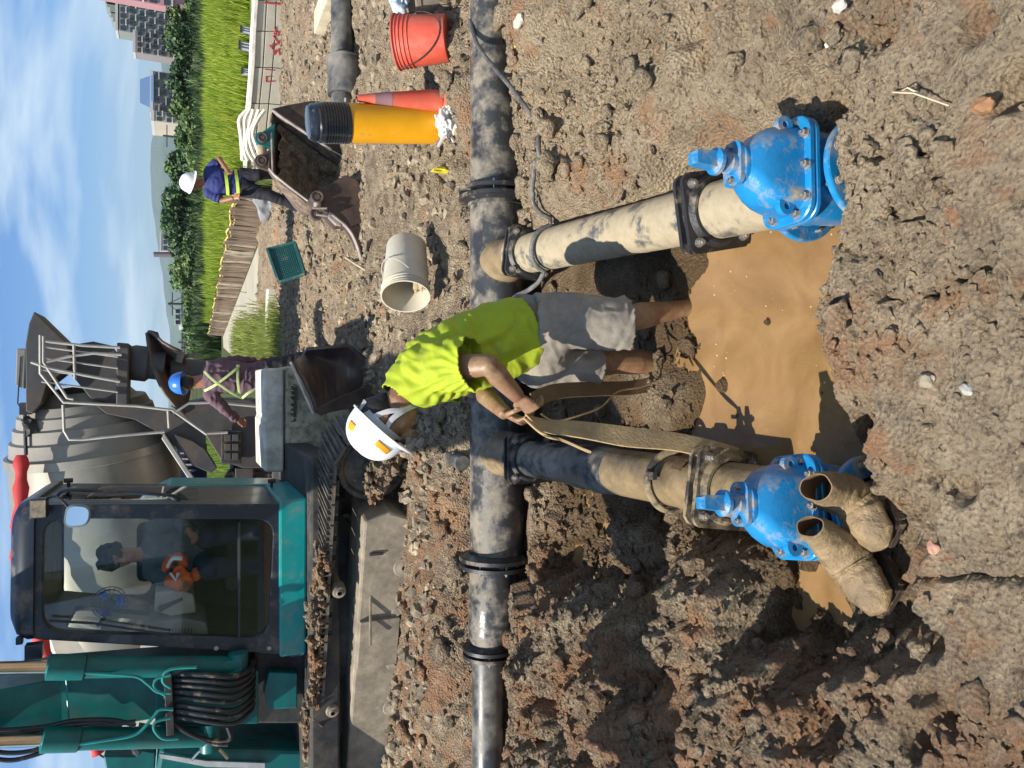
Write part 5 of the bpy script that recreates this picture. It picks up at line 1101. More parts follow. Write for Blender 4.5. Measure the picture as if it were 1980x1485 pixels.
# operator and his fan
YO = 6.42
OP = Thing('person', 'excavator operator with tousled black hair and a grey shirt sitting in the cab', 'person', (-1.36, 6.45, 1.33))
b = MB(); sh_ = MB(); tr_ = MB(); hd = A(228, 1076, YO - .02); hp = A(395, 1062, YO + .05); ch = A(318, 1062, YO + .05)
b.tube([hp, ch, A(270, 1072, YO + .02), hd], [.13, .14, .058, .058], 16, flat=.6, upd=(0, 1, 0)); Qo, go = head_shape(b, hd, (-.25, -1, -.35), (0.08, -.15, 1), 1.0)
sh_.tube([hp, A(350, 1062, YO + .05), ch, A(290, 1066, YO + .04), A(276, 1070, YO + .03)], [.17, .17, .19, .15, .075], 22, flat=.72, upd=(0, 1, 0))
sL, sR = A(298, 1020, YO + .02), A(296, 1108, YO + .02); sh_.tube([sL, sR], [.075, .075], 14)
sleeve_arm(b, sh_, sL, A(345, 1005, YO - .05), A(372, 1035, YO - .28), upto=1.7); sleeve_arm(b, sh_, sR, A(345, 1125, YO - .1), A(358, 1128, YO - .32), upto=1.1)
for s_x, kk in ((-.1, A(405, 1100, YO - .42)), (.1, A(405, 1035, YO - .42))):
    h_ = hp + Vector((s_x, 0, 0)); ft = kk + Vector((0, -.0, -.35)); b.tube([h_, kk, ft], [.08, .055, .035], 12); tr_.tube([h_, kk, ft], [.10, .085, .07], 16); tr_.icos(kk, .082, 2)
OP.part('body', fuse(b, .007, 4), skin('operator_skin', (0.34, 0.15, 0.09))); OP.part('shirt', fuse(sh_, .009, 4, folds(.010, 30)), mat('grey_blue_cloth', (0.085, 0.11, 0.13), 0.85, var=.2)); OP.part('trousers', fuse(tr_, .011, 4), mat('navy_trousers', (0.015, 0.018, 0.03), 0.85))
hr = MB(); hr.icos(go(0, -.02, .045), .105, 3, (.90, .98, .90), .22, rot=Qo)
for k in range(26):
    a = rs.uniform(0, 2 * PI); hr.icos(go(math.cos(a) * .075, math.sin(a) * .07 - .01, .085 + rs.uniform(-.03, .03)), rs.uniform(.022, .034), 2, (1, 1, .8), .3)
OP.part('hair', hr, M_hair, ang=80); face_parts(OP, Qo, go, 1.0, None)
VJ = Thing('safety_vest', 'orange and white reflective jacket bundled in front of the operator', 'jacket', A(355, 1105, 6.1))
v = MB(); v.tube(smooth_path([A(318, 1100, 6.12), A(330, 1082, 6.1), A(350, 1078, 6.1), A(352, 1098, 6.08), A(335, 1104, 6.08)], 5), .045, 12, flat=.7); v.tube([A(322, 1120, 6.1), A(345, 1125, 6.08), A(372, 1118, 6.08)], [.05, .075, .05], 14); v.icos(A(380, 1110, 6.12), .05, 2, jit=.3); VJ.part('orange_cloth', fuse(v, .009, 3, folds(.01)), mat('orange_cloth', (0.62, 0.10, 0.012), 0.7))
v = MB(); v.tube(smooth_path([A(324, 1096, 6.05), A(334, 1080, 6.03), A(352, 1080, 6.03)], 5), .022, 8, flat=.6); v.tube([A(330, 1108, 6.03), A(340, 1122, 6.01), A(346, 1108, 6.02)], .018, 8, flat=.6); VJ.part('white_band', v, mat('white_band', (0.7, 0.72, 0.72), 0.5))
FN = Thing('desk_fan', 'small caged fan with blue blades hanging inside the cab windscreen', 'fan', A(212, 1166, 6.03))
c = A(212, 1166, 6.03); mb = MB()
for r_ in (.03, .065, .095, .115):
    for dy in (-.03, .03): mb.tube([c + Vector((math.cos(2 * PI * k / 24) * r_, dy * (1 - (r_ / .115) ** 2 * .9), math.sin(2 * PI * k / 24) * r_)) for k in range(25)], .0022, 5)
for k in range(20):
    a = 2 * PI * k / 20; d = Vector((math.cos(a), 0, math.sin(a))); mb.tube([c + d * .03 + Vector((0, -.03, 0)), c + d * .08 + Vector((0, -.022, 0)), c + d * .116], .0016, 4)
FN.part('cage', mb, M_dark); mb = MB()
for k in range(3):
    a0 = k * 2 * PI / 3; mb.loft([[c + Vector((math.cos(a0 + t * .5 + r_ * 3) * r_, (t - .5) * .035, math.sin(a0 + t * .5 + r_ * 3) * r_)) for t in (0, .5, 1, 1.6)] for r_ in (.02, .05, .08, .10)], cap=False, closed=False)
o = FN.part('blade', mb, mat('blue_blade', (0.03, 0.10, 0.55), 0.3)); o.modifiers.new('t', 'SOLIDIFY').thickness = .003
mb = MB(); mb.cyl(c + Vector((0, -.02, 0)), c + Vector((0, .05, 0)), .028); mb.tube([c + Vector((0, .04, -.02)), c + Vector((-.10, .05, .03)), c + Vector((-.17, .05, .08))], .012, 8); FN.part('motor', mb, M_int)
# ------------------------------------------------------------------ concrete mixer truck
YT = 10.4
M_tgrey = mat('truck_grey_steel', (0.060, 0.060, 0.062), 0.6, var=0.25, scale=4, dirt=0.30, dcol=(0.12, 0.085, 0.06), dscale=3, dsoft=.3)
M_drum = mat('drum_steel', (0.27, 0.26, 0.215), 0.36, metal=0.35, var=0.10, scale=2, dirt=0.22, dcol=(0.33, 0.29, 0.23), dscale=2.2, dsoft=.5, rgh_dirt=.6)
M_drumr = mat('drum_cement', (0.27, 0.255, 0.215), 0.7, var=0.25, scale=5, dirt=0.40, dcol=(0.24, 0.22, 0.2), dscale=5, dsoft=.3)
M_rail = mat('galvanised_rail', (0.42, 0.40, 0.36), 0.5, metal=.3, var=.2); M_red = mat('red_cloth_cover', (0.52, 0.03, 0.03), 0.7, var=.2, bump=.3, bscale=8)
M_cream = mat('cream_paint', (0.62, 0.60, 0.50), 0.5, var=.1, dirt=.2)
TK = Thing('mixer_truck', 'grey concrete mixer truck with its drum and raised rear chute behind the excavator', 'truck', (-2.5, 11, .15))
ax0 = A(165, 770, YT + .6); ax1 = A(232, 1200, YT + .9)
d = MB(); Ld = (ax1 - ax0).length
d.lathe([(-.12, .50), (.0, .60), (.02, .70), (.12, .74), (.14, .77), (.26, .79), (.28, .83), (.42, .85), (.44, .89), (.58, .91), (.62, .93)], ax0, ax1, 64); dr = TK.part('drum_rear_cone', d, M_drumr, ang=25)
d = MB(); d.lathe([(.62, .93), (.62, .97), (.72, .98), (.73, .95), (1.5, 1.0), (2.3, 1.0), (3.2, .94), (4.2, .75), (4.6, .6), (4.62, .1)], ax0, ax1, 72); TK.part('drum', d, M_drum, ang=30)
def tp(name, pts, Y, dep, m=None, bev=.01, parent=None):
    b = MB(); b.prism([A(x, y, Y) for x, y in pts], (0, dep, 0)); return TK.part(name, b, m or M_tgrey, bev=bev, parent=parent)
tp('charging_hopper', [(66, 602), (56, 625), (49, 668), (50, 795), (62, 800), (80, 780), (90, 745), (143, 703), (128, 662), (95, 630)], YT - .2, .7)
tp('hopper_box', [(32, 674), (30, 745), (47, 752), (50, 674)], YT, .5, M_drumr)
tp('hopper_plate', [(118, 700), (175, 770), (222, 782), (240, 705), (215, 668), (180, 660), (130, 668)], YT - .05, .25)
tp('rear_step', [(226, 662), (224, 782), (247, 784), (250, 664)], YT - .35, .5, None, .015)
tp('frame_plate', [(180, 780), (225, 783), (322, 792), (398, 838), (398, 900), (340, 865), (315, 842), (262, 812), (205, 800)], YT - .15, .25)
tp('chassis_box', [(330, 786), (400, 772), (507, 772), (507, 905), (470, 905), (428, 890), (396, 838)], YT - .25, 1.4)
tp('mudguard', [(335, 838), (345, 862), (372, 900), (408, 915), (420, 905), (396, 868), (372, 852)], YT - .2, .6)
tp('drum_brace', [(318, 838), (312, 848), (372, 938), (380, 932)], YT - .22, .12, M_rail)
tp('tail_lamp_panel', [(428, 832), (428, 897), (467, 898), (467, 832)], YT - .33, .05, M_dark)
for k in range(3):
    for j in range(2): tp('tail_lamp', [(434 + j * 15, 840 + k * 18), (434 + j * 15, 853 + k * 18), (446 + j * 15, 853 + k * 18), (446 + j * 15, 840 + k * 18)], YT - .345, .02, M_tgrey, .003)
tp('chassis_rail', [(455, 905), (455, 1250), (490, 1250), (490, 905)], YT + .1, 1.2)
# curved discharge chute
ch_ = MB(); L = []
for (x, y0, y1, Y, dd) in ((284, 642, 642.5, YT - .1, .02), (292, 645, 700, YT - .2, .10), (300, 650, 742, YT - .25, .20), (312, 662, 762, YT - .3, .25), (330, 672, 785, YT - .3, .25), (348, 680, 800, YT - .28, .22)):
    a = A(x, y0, Y); b = A(x + (10 if y1 > 700 else 0), y1, Y); L.append([(a.lerp(b, k / 12)) + Vector((0, dd * math.sin(PI * k / 12) * 2.0, -.10 * math.sin(PI * k / 12))) for k in range(13)])
ch_.loft(L, cap=False, closed=False); o = TK.part('discharge_chute', ch_, mat('rusty_chute', (0.10, 0.075, 0.06), 0.6, var=.3, dirt=.3, dcol=(.25, .10, .04))); o.modifiers.new('t', 'SOLIDIFY').thickness = .03
ch_ = MB(); ch_.lathe([(0, .20), (.05, .22), (.2, .22), (.24, .18), (.4, .18)], A(250, 700, YT), A(300, 706, YT), 32); ch_.cyl(A(330, 712, YT + .1), A(420, 720, YT + .1), .14); TK.part('chute_pivot', ch_, M_tgrey)
ch_ = MB(); ch_.bar(A(345, 700, YT - .3), A(352, 680, YT - .3), .12, .08); ch_.bar(A(352, 690, YT - .32), A(385, 686, YT - .32), .05, .05); TK.part('chute_hook', ch_, M_dark)
for P in ([(78, 648), (78, 722), (123, 778), (263, 785), (333, 793), (400, 840)], [(84, 650), (84, 700), (130, 770), (142, 772)], [(122, 783), (124, 833), (134, 850), (160, 850), (235, 842), (318, 835)], [(60, 700), (95, 712), (160, 725), (232, 738)], [(88, 660), (160, 668), (232, 672)], [(90, 700), (130, 690), (180, 683), (235, 686)], [(325, 795), (327, 828)], [(400, 838), (440, 836)], [(143, 668), (145, 735)], [(335, 800), (365, 780), (415, 778), (500, 786)]):
    b = MB(); b.tube([A(x, y, YT - .42) for x, y in P], .017, 8); TK.part('ladder_rail', b, M_rail)
for yy in (690, 712, 735, 758):
    b = MB(); b.tube([A(80, yy - 20, YT - .42), A(228, yy, YT - .40)], .012, 6); TK.part('ladder_rung', b, M_rail)
b = MB(); b.tube([A(40, 690, YT), A(34, 780, YT), A(48, 800, YT)], .008, 5); b.box(A(50, 790, YT), (.14, .2, .1)); b.tube([A(48, 800, YT), A(50, 880, YT)], .02, 8); b.icos(A(60, 830, YT), .09, 2, (1, 1, .8), .4); b.icos(A(55, 815, YT), .07, 2, jit=.4); TK.part('top_gear', b, M_dark)
for yy in (930, 960, 990):
    pass
for (yw, Yw) in ((950, YT + .15), (1075, YT + .2), (1330, YT + .3)):
    c = A(545, yw, Yw); c.z = .66; w_ = MB(); w_.lathe([(0, .16), (0, .28), (.02, .30), (.0, .34), (.0, .46), (.05, .50), (.25, .50), (.28, .46)], c, c + Vector((0, 1, 0)), 40); tw = TK.part('wheel', w_, M_rubber, ang=40)
    w_ = MB(); w_.lathe([(.06, .0), (.06, .10), (.10, .12), (.12, .24), (.02, .28)], c, c + Vector((0, 1, 0)), 32); TK.part('rim', w_, M_rail, parent=tw)
# red rolled cover along the top and the pale front part
b = MB(); P = smooth_path([A(41, 880, YT - .3), A(40, 960, YT - .3), A(34, 1075, YT - .3), A(52, 1150, YT - .3), A(88, 1262, YT - .3), A(150, 1380, YT - .3), A(190, 1458, YT - .3)], 6); b.tube(P, [.035 + .022 * math.sin(i * .9) ** 2 for i in range(len(P))], 12, flat=1.5); TK.part('red_cover', b, M_red)
b = MB(); b.tube([A(190, 1458, YT - .3), A(262, 1500, YT - .3)], .012, 6); TK.part('cover_pole', b, M_dark)
b = MB(); b.prism([A(42, 1090, YT + .0), A(96, 1262, YT), A(158, 1380, YT), A(200, 1440, YT), A(290, 1470, YT), A(470, 1480, YT), A(480, 1240, YT), A(300, 1180, YT), A(150, 1120, YT)], (0, 1.5, 0)); TK.part('front_housing', b, M_cream, bev=.05)
# signboard
SG = Thing('signboard', 'dark striped notice board seen under the mixer drum', 'sign', A(365, 900, 12.5))
b = MB(); b.prism([A(340, 858, 12.5), A(352, 934, 12.5), A(400, 934, 12.5), A(400, 858, 12.5)], (0, .04, 0)); SG.part('board', b, mat('board_navy', (0.03, 0.035, 0.09), .5))
for k in range(6): b = MB(); y = 864 + k * 11; b.prism([A(345 + k * 3, y, 12.48), A(345 + k * 3, y + 3, 12.48), A(374, y + 3, 12.48), A(374, y, 12.48)], (0, .01, 0)); SG.part('white_line', b, mat('sign_white', (.5, .52, .55), .5) if k == 0 else bpy.data.materials['sign_white'])

# ------------------------------------------------------------------ concrete block behind the track
M_conc = mat('weathered_concrete', (0.62, 0.59, 0.50), 0.85, var=.2, scale=3, dirt=.30, dcol=(0.22, 0.20, 0.15), dscale=5, dsoft=.3, bump=.4, bscale=25)
M_concr = mat('mossy_rough_concrete', (0.50, 0.45, 0.33), 0.9, var=.35, scale=8, dirt=.34, dcol=(0.14, 0.15, 0.07), dscale=12, dsoft=.2, bump=1.0, bscale=18)
CB = Thing('concrete_block', 'pale concrete block with smooth top slab and rough mossy base behind the excavator track', 'block', (-.35, 7.5, .15))
b = MB(); b.prism([A(510, 712, 7.2), A(512, 800, 7.2), A(514, 806, 7.2), A(510, 814, 7.2), A(512, 913, 7.2), A(549, 913, 7.2), A(549, 712, 7.2)], (0, .9, 0)); CB.part('slab', b, M_conc, bev=.02)
b = MB(); b.box((-.345, 7.62, .46), (1.02, .80, .62)); o = CB.part('rough_base', b, M_concr, bev=.03)

# ------------------------------------------------------------------ steel plates and buckets
M_rust = mat('rusty_worn_steel', (0.055, 0.040, 0.034), 0.48, metal=.35, var=.25, scale=5, dirt=.30, dcol=(0.15, 0.085, 0.055), dscale=4, dsoft=.4, bump=.3, bscale=40)
M_rustl = mat('bright_lit_edge_steel', (0.45, 0.38, 0.33), 0.4, metal=.4, var=.3, scale=14)  # pale tone carries the light caught along bucket and ripper edges
M_rustd = mat('dark_earthy_steel', (0.12, 0.085, 0.062), 0.75, var=.5, scale=9, dirt=.42, dcol=(0.24, 0.17, 0.115), dscale=9, bump=.6, bscale=30)
BL = Thing('excavator_bucket', 'smooth edged trenching bucket with a scraped curved back standing beside the mossy block', 'bucket', A(650, 740, 6.7))
edgeL = [(563, 701), (577, 735), (590, 765), (603, 798), (604, 799)]; b = MB(); G = []
rows = [((563, 701), (592, 672)), ((585, 738), (640, 668)), ((600, 770), (675, 665)), ((608, 796), (705, 690)), ((636, 797), (742, 713))]
for i, (p, q) in enumerate(rows):
    a_, c_ = A(p[0], p[1], 6.35), A(q[0], q[1], 6.75); G.append([a_.lerp(c_, k / 14) + Vector((0, .30 * math.sin(PI * k / 14) * (1 if i < 4 else .6), -.06 * math.sin(PI * k / 14))) for k in range(15)])
b.loft([smooth_path([G[i][k] for k in range(15)], 2) for i in range(5)], cap=False, closed=False)
M_scr = mat('scraped_steel', (0.10, 0.088, 0.088), 0.32, metal=.55, var=.35, scale=7, dirt=.36, dcol=(0.16, 0.09, 0.055), dscale=3, dsoft=.35, stretch=(1, 1, 7))
o = BL.part('curved_shell', b, M_scr, ang=80); o.modifiers.new('t', 'SOLIDIFY').thickness = .03
b = MB(); b.prism([A(606, 797, 6.33), A(610, 792, 6.33), A(640, 775, 6.33), (A(700, 750, 6.33)), A(741, 713, 6.4), A(738, 765, 6.33), A(690, 788, 6.33), A(640, 797, 6.33), A(622, 803, 6.33)], (0, .04, 0)); BL.part('side_plate', b, M_rust, bev=.005)
b = MB(); b.tube([A(562, 700, 6.34), A(578, 736, 6.33), A(592, 768, 6.32), A(606, 799, 6.31)], .014, 6); BL.part('cutting_edge', b, M_rustl)
# big rusty bucket
BK = Thing('excavator_bucket', 'large rusty digging bucket standing open on the yard behind the yellow bollard', 'bucket', A(700, 290, 7.9))
Y0 = 7.8; e1 = [(528, 212), (545, 226), (565, 240), (600, 262), (640, 290), (662, 312), (690, 325), (712, 334)]; e2 = [(524, 330), (545, 352), (570, 372), (590, 388), (605, 398), (640, 390), (680, 372), (708, 345)]
D = [.10, .30, .45, .6, .65, .6, .45, .15]; b = MB(); G = []
for (p, q, dd) in zip(e1, e2, D):
    a_, c_ = A(p[0], p[1], Y0), A(q[0], q[1], Y0 - .25); G.append([a_, a_ + Vector((0, dd * .6, 0)), a_.lerp(c_, .08) + Vector((0, dd, 0)), a_.lerp(c_, .35) + Vector((0, dd * 1.15, 0)), a_.lerp(c_, .65) + Vector((0, dd * 1.15, 0)), a_.lerp(c_, .92) + Vector((0, dd, 0)), c_ + Vector((0, dd * .5, 0)), c_])
b.loft(G, cap=False, closed=False, smooth=True); o = BK.part('bucket_shell', b, M_rustd, ang=50); o.modifiers.new('t', 'SOLIDIFY').thickness = .02
b = MB(); fl_ = []
for (p, q, dd) in list(zip(e1, e2, D))[1:7]:
    a_, c_ = A(p[0], p[1], Y0), A(q[0], q[1], Y0 - .25); fl_.append([a_.lerp(c_, .03 + .94 * k / 16) + Vector((0, dd * (.42 + .22 * math.sin(PI * k / 16)) + .10 * mnoise.noise(Vector((k * .4, p[0] * .02, 3))), .04 * mnoise.noise(Vector((k * .5, p[0] * .03, 9))))) for k in range(17)])
fl_ = [smooth_path(r_, 2) for r_ in fl_]; b.loft(fl_, cap=False, closed=False)
o = BK.part('caked_soil', b, M_soil); q_ = o.modifiers.new('s', 'SUBSURF'); q_.levels = q_.render_levels = 3; tx_ = bpy.data.textures.new('lump', 'CLOUDS'); tx_.noise_scale = .09; q_ = o.modifiers.new('d', 'DISPLACE'); q_.texture = tx_; q_.strength = .09
b = MB(); b.prism([A(x, y, Y0 - .03) for x, y in [(526, 210), (560, 202), (600, 195), (650, 196), (700, 205), (716, 235), (722, 265), (716, 300), (713, 333), (690, 322), (662, 308), (640, 286), (600, 259), (565, 236), (545, 223)]], (0, .045, 0)); BK.part('side_plate', b, M_rust, bev=.006)
b = MB(); b.tube([A(x, y, Y0 - .05) for x, y in [(527, 213), (545, 227), (565, 240), (600, 263), (640, 290)]], .016, 6); b.tube([A(x, y, Y0 - .05) for x, y in [(640, 290), (658, 300), (668, 312), (690, 325), (712, 335)]], .007, 6); b.tube([A(524, 238, Y0), A(527, 330, Y0 - .2)], .010, 6); BK.part('lip_edge', b, M_rustl)  # pale strips paint the light on the bucket's bevelled edge
b = MB(); b.tube([A(x, y, Y0 - .29) for x, y in [(520, 326), (530, 338), (560, 362), (600, 392)]], .013, 6); b.tube([A(x, y, Y0 - .29) for x, y in [(600, 392), (612, 398), (632, 402), (632, 420), (615, 412), (604, 402)]], .013, 6); BK.part('lip_edge', b, M_rustl)  # the other lip's lit line, painted as a pale strip
for (x, y, m) in ((503, 268, M_teald), (502, 312, M_rust)):
    b = MB(); c = A(x + 4, y, Y0 - .05); b.prism([c + Vector((math.cos(t) * .068, 0, math.sin(t) * .068)) for t in [R(k) for k in range(0, 200, 20)]] + [A(530, y - 2, Y0 - .05) + Vector((-.12, 0, 0)), A(532, y - 30, Y0 - .05)], (0, .05, 0)); e_ = BK.part('ear', b, m, bev=.006)
    b = MB(); b.lathe([(0, .0), (0, .018), (.008, .022), (.008, .033), (-.004, .037), (-.004, .044), (.03, .048)], c + Vector((0, -.04, 0)), c + Vector((0, 1, 0)), 28); BK.part('pin', b, M_scr, parent=e_)
b = MB(); b.cyl(A(507, 272, Y0), A(506, 322, Y0), .045); BK.part('cross_tube', b, mat('ochre_paint', (0.33, 0.28, 0.17), .6, dirt=.3))
# ripper shank in front of it
RP = Thing('ripper_shank', 'brown single tooth ripper with hooked tip lying on the rough ground beside the large bucket', 'ripper', A(700, 440, 7.0))
YR_ = 7.0
def rp(nm, pts, Y, dep, m=M_rust, bev=.01, parent=None): b = MB(); b.prism([A(x, y, Y) for x, y in pts], (0, dep, 0)); return RP.part(nm, b, m, bev=bev, parent=parent)
rp('mount_block', [(602, 378), (612, 368), (640, 355), (668, 338), (690, 345), (702, 365), (700, 392), (675, 430), (655, 432), (638, 412), (622, 400)], YR_, .32)
rp('shank', [(655, 428), (688, 408), (705, 408), (712, 430), (718, 468), (722, 500), (715, 540), (708, 552), (704, 548), (697, 495), (686, 462), (672, 440)], YR_ + .03, .16)
rp('gusset', [(640, 415), (700, 392), (700, 430), (672, 442)], YR_ - .02, .05, M_rust, .006)
b = MB(); b.tube(smooth_path([A(640, 414, YR_ - .02), A(656, 427, YR_ - .02), A(672, 441, YR_ - .01), (A(686, 464, YR_)), A(697, 497, YR_ + .01), A(703, 530, YR_ + .02), A(707, 551, YR_ + .03)], 4), .016, 6); RP.part('lit_edge', b, M_rustl)  # sunlit curve of the shank painted as a pale strip
b = MB(); b.prism([A(637, 408, YR_ - .03), A(655, 425, YR_ - .03), A(660, 436, YR_ - .03), A(650, 434, YR_ - .03), A(636, 420, YR_ - .03)], (0, .06, 0)); RP.part('bright_face', b, M_rustl, bev=.004)  # small pale patch beside the mount block
for (x, y) in ((614, 380), (612, 413)):
    c = A(x, y, YR_ - .04); b = MB(); b.lathe([(0, .0), (0, .022), (.006, .026), (.006, .040), (-.003, .044), (-.003, .055), (.05, .058)], c, c + Vector((0, 1, 0)), 28); RP.part('pin', b, M_scr)
b = MB(); b.cyl(A(614, 386, YR_), A(613, 406, YR_), .033); RP.part('pin_shaft', b, M_rustl)
b = MB(); b.tube([A(605, 402, YR_ - .05), A(632, 403, YR_ - .05), A(634, 418, YR_ - .05), A(612, 415, YR_ - .05)], .012, 6); RP.part('bracket', b, M_rustl)

# ------------------------------------------------------------------ yard props
M_yel = mat('yellow_orange_plastic', (0.72, 0.33, 0.005), 0.4, var=.08, scale=5, dirt=.08, coat=.15)
BO = Thing('bollard', 'yellow post with a ribbed black cap standing left of the red cone', 'bollard', A(862, 241, 5.05))
p0 = A(862, 241, 5.05); p1 = A(670, 236, 5.05); p2 = A(594, 237, 5.05); ax = (p2 - p0).normalized(); l1 = (p1 - p0).length; l2 = (p2 - p0).length
b = MB(); b.lathe([(-.05, .135), (l1, .128)], p0, p0 + ax, 40); BO.part('post', b, M_yel)
b = MB(); pr = [(l1 - .01, .132)]
for k in range(9): z = l1 + .01 + k * .018; pr += [(z, .134), (z + .010, .134), (z + .012, .127), (z + .016, .127)]
pr += [(l2 - .07, .132), (l2 - .06, .122), (l2 - .05, .122), (l2 - .03, .12), (l2 - .005, .105), (l2, .08), (l2 + .001, .0)]
b.lathe(pr, p0, p0 + ax, 40); BO.part('cap', b, mat('glossy_black_plastic', (0.012, 0.016, 0.022), 0.22, var=.2, dirt=.08, coat=.3), ang=30)
M_cone = mat('faded_orange_red_plastic', (0.62, 0.10, 0.055), 0.55, var=.12, scale=4, dirt=.18, dcol=(.45, .22, .14), dscale=5, dsoft=.4)
CN = Thing('traffic_cone', 'slender faded red cone with a grey band standing beside the yellow bollard', 'cone', A(850, 197, 4.98)); p0 = A(850, 197, 4.95); p1 = A(691, 190, 4.98); Lc = (p1 - p0).length
b = MB(); b.lathe([(0, .078), (Lc * .12, .078), (Lc * .60, .050), (Lc * .61, .0505)], p0, p1, 36); b.lathe([(Lc * .80, .038), (Lc * .93, .026), (Lc, .022), (Lc, .012)], p0, p1, 36); CN.part('cone_body', b, M_cone)
b = MB(); b.lathe([(Lc * .60, .052), (Lc * .80, .0385)], p0, p1, 36); CN.part('grey_band', b, mat('grey_band', (.25, .13, .14), .6))
b = MB(); b.box(p0 + Vector((0, 0, -.02)), (.22, .22, .03), .4); CN.part('cone_base', b, M_cone, bev=.008)
BG = Thing('plastic_bag', 'crumpled white plastic bag at the foot of the bollard and cone', 'bag', A(870, 235, 4.85)); b = MB(); rs = random.Random(5)
for k in range(9): b.icos(A(866 + rs.uniform(-14, 10), 232 + rs.uniform(-26, 26), 4.85), rs.uniform(.035, .06), 3, (1, .8, .7), .35)
def crump(co): return (-np.abs(perlin(co[:, 0] * 16, co[:, 2] * 16 + co[:, 1] * 11)) * .014 + .003).astype('f')
BG.part('bag_film', fuse(b, .005, 1, crump), mat('white_film', (.72, .70, .65), .35, var=.1, dirt=.15)); 
for k in range(7):
    b = MB(); c = A(858 + rs.uniform(-6, 16), 212 + rs.uniform(-10, 60), 4.84); b.tube([c, c + Vector((rs.uniform(-.06, .06), -.02, rs.uniform(-.03, .05))), c + Vector((rs.uniform(-.1, .1), -.03, rs.uniform(-.04, .05)))], .006, 6, flat=2); BG.part('loose_tie', b, bpy.data.materials['white_film'])
def pail(label, base, mouth, r0, r1, m, min_, group=None, nm='bucket', handle=None, ribs=(.86, .91, .96), lip=.006):
    T = Thing(nm, label, 'bucket', base, group); base = Vector(base); mouth = Vector(mouth); L = (mouth - base).length
    pr = [(0, 0.0), (0, r0 * .97), (.01, r0)]
    for rb in ribs: rr = r0 + (r1 - r0) * rb; pr += [(L * rb - .006, rr), (L * rb - .004, rr + .007), (L * rb + .004, rr + .007), (L * rb + .006, rr)]
    pr += [(L - .01, r1), (L - .008, r1 + lip), (L, r1 + lip), (L, r1 - .004), (L - .02, r1 - .006), (.02, r0 - .005), (.02, 0)]
    b = MB(); b.lathe(pr, base, mouth, 56); T.part('pail', b, m, ang=28); return T, base, mouth, L
M_wb = mat('dirty_white_plastic', (0.60, 0.56, 0.45), 0.45, var=.1, scale=5, dirt=.30, dcol=(.42, .35, .24), dscale=4, dsoft=.5, bump=.1)
wb, wm0, wm1 = None, A(786, 476, 5.12), A(784, 574, 4.88)
T_, b0_, m0_, L_w = pail('dirty white plastic bucket lying on its side with its mouth to the camera', wm0, wm1, .138, .160, M_wb, None, 'plastic buckets about the trench')
axw = (wm1 - wm0).normalized(); xw = axw.cross(Vector((0, 0, 1))).normalized(); zw = xw.cross(axw)
b = MB(); P = [wm0 + axw * (L_w * .78 - math.sin(k * PI / 16) * .15) + xw * math.cos(k * PI / 16) * -.175 + zw * (math.sin(k * PI / 16) * .145 + .02) for k in range(17)]; b.tube(P, .0035, 6); T_.part('bail_handle', b, M_rail)
b = MB(); b.icos(wm0.lerp(wm1, .55) + zw * -.09, .09, 3, (1.3, 1.1, .5), .25); T_.part('dried_mud', b, mat('dry_mud', (.40, .31, .19), .9, bump=.4))
M_rb = mat('red_bucket_plastic', (0.62, 0.075, 0.04), 0.42, var=.08, scale=5, dirt=.28, dcol=(.45, .18, .12), dscale=5, dsoft=.45)
rb0 = A(866, 74, 4.75); rb1 = A(768, 82, 4.93); T_, b0_, m0_, L_r = pail('red plastic bucket with ridged rim standing at the trench edge on the right', rb0, rb1, .150, .168, M_rb, None, 'plastic buckets about the trench', ribs=(.70, .78, .86, .93), lip=.012)
axr = (rb1 - rb0).normalized()
b = MB(); P = [rb0 + axr * (L_r * .90 - math.sin(k * PI / 16) * .20) + Vector((math.cos(k * PI / 16) * .178, -.172 * math.sin(k * PI / 16) - .01, 0)) for k in range(17)]; b.tube(P, .0035, 6); T_.part('bail_handle', b, M_dark)
b = MB(); b.icos(rb0.lerp(rb1, .8), .145, 3, (1, 1, .4), .1); T_.part('contents', b, mat('black_goo', (.03, .03, .03), .6))
gb0 = A(858, -2, 4.95); gb1 = A(795, 4, 4.98); T_, *_ = pail('grey mud caked bucket at the edge of the view right of the red bucket', gb0, gb1, .10, .12, mat('grey_pail', (.30, .26, .20), .6, dirt=.4), None, 'plastic buckets about the trench')
b = MB(); 
for k in range(5): b.icos(A(768 + rs.uniform(-12, 12), 6 + rs.uniform(-12, 14), 5.05), .045, 2, jit=.4)
single('plastic_bag', fuse(b, .006, 1, crump), mat('pale_blue_film', (.45, .55, .62), .35, var=.3), 'pale blue and white plastic bag behind the red bucket', 'bag', loc=tuple(A(768, 8, 5.05)))
# green lattice panel
GP = Thing('lattice_panel', 'dark green plastic lattice tray tilted on the rubble left of the wall', 'panel', A(555, 508, 9.8)); c1, c2, c3, c4_ = A(518, 482, 9.9), A(570, 469, 9.8), A(590, 530, 9.4), A(540, 546, 9.5)
M_gr = mat('green_plastic', (0.012, 0.085, 0.075), 0.5, var=.2, dirt=.2)
b = MB(); 
for a_, c_ in ((c1, c2), (c2, c3), (c3, c4_), (c4_, c1)): b.bar(a_, c_, .03, .05, (0, -1, .5))
GP.part('frame', b, M_gr); b = MB()
for k in range(1, 16): b.bar(c1.lerp(c4_, k / 16), c2.lerp(c3, k / 16), .010, .02, (0, -1, .5))
for k in range(1, 14): b.bar(c1.lerp(c2, k / 14), c4_.lerp(c3, k / 14), .010, .02, (0, -1, .5))
GP.part('lattice', b, M_gr, kind='stuff'); b = MB(); b.prism([c1, c2, c3, c4_], (0, .06, -.03)); GP.part('backing', b, mat('green_dark', (.008, .05, .045), .7))
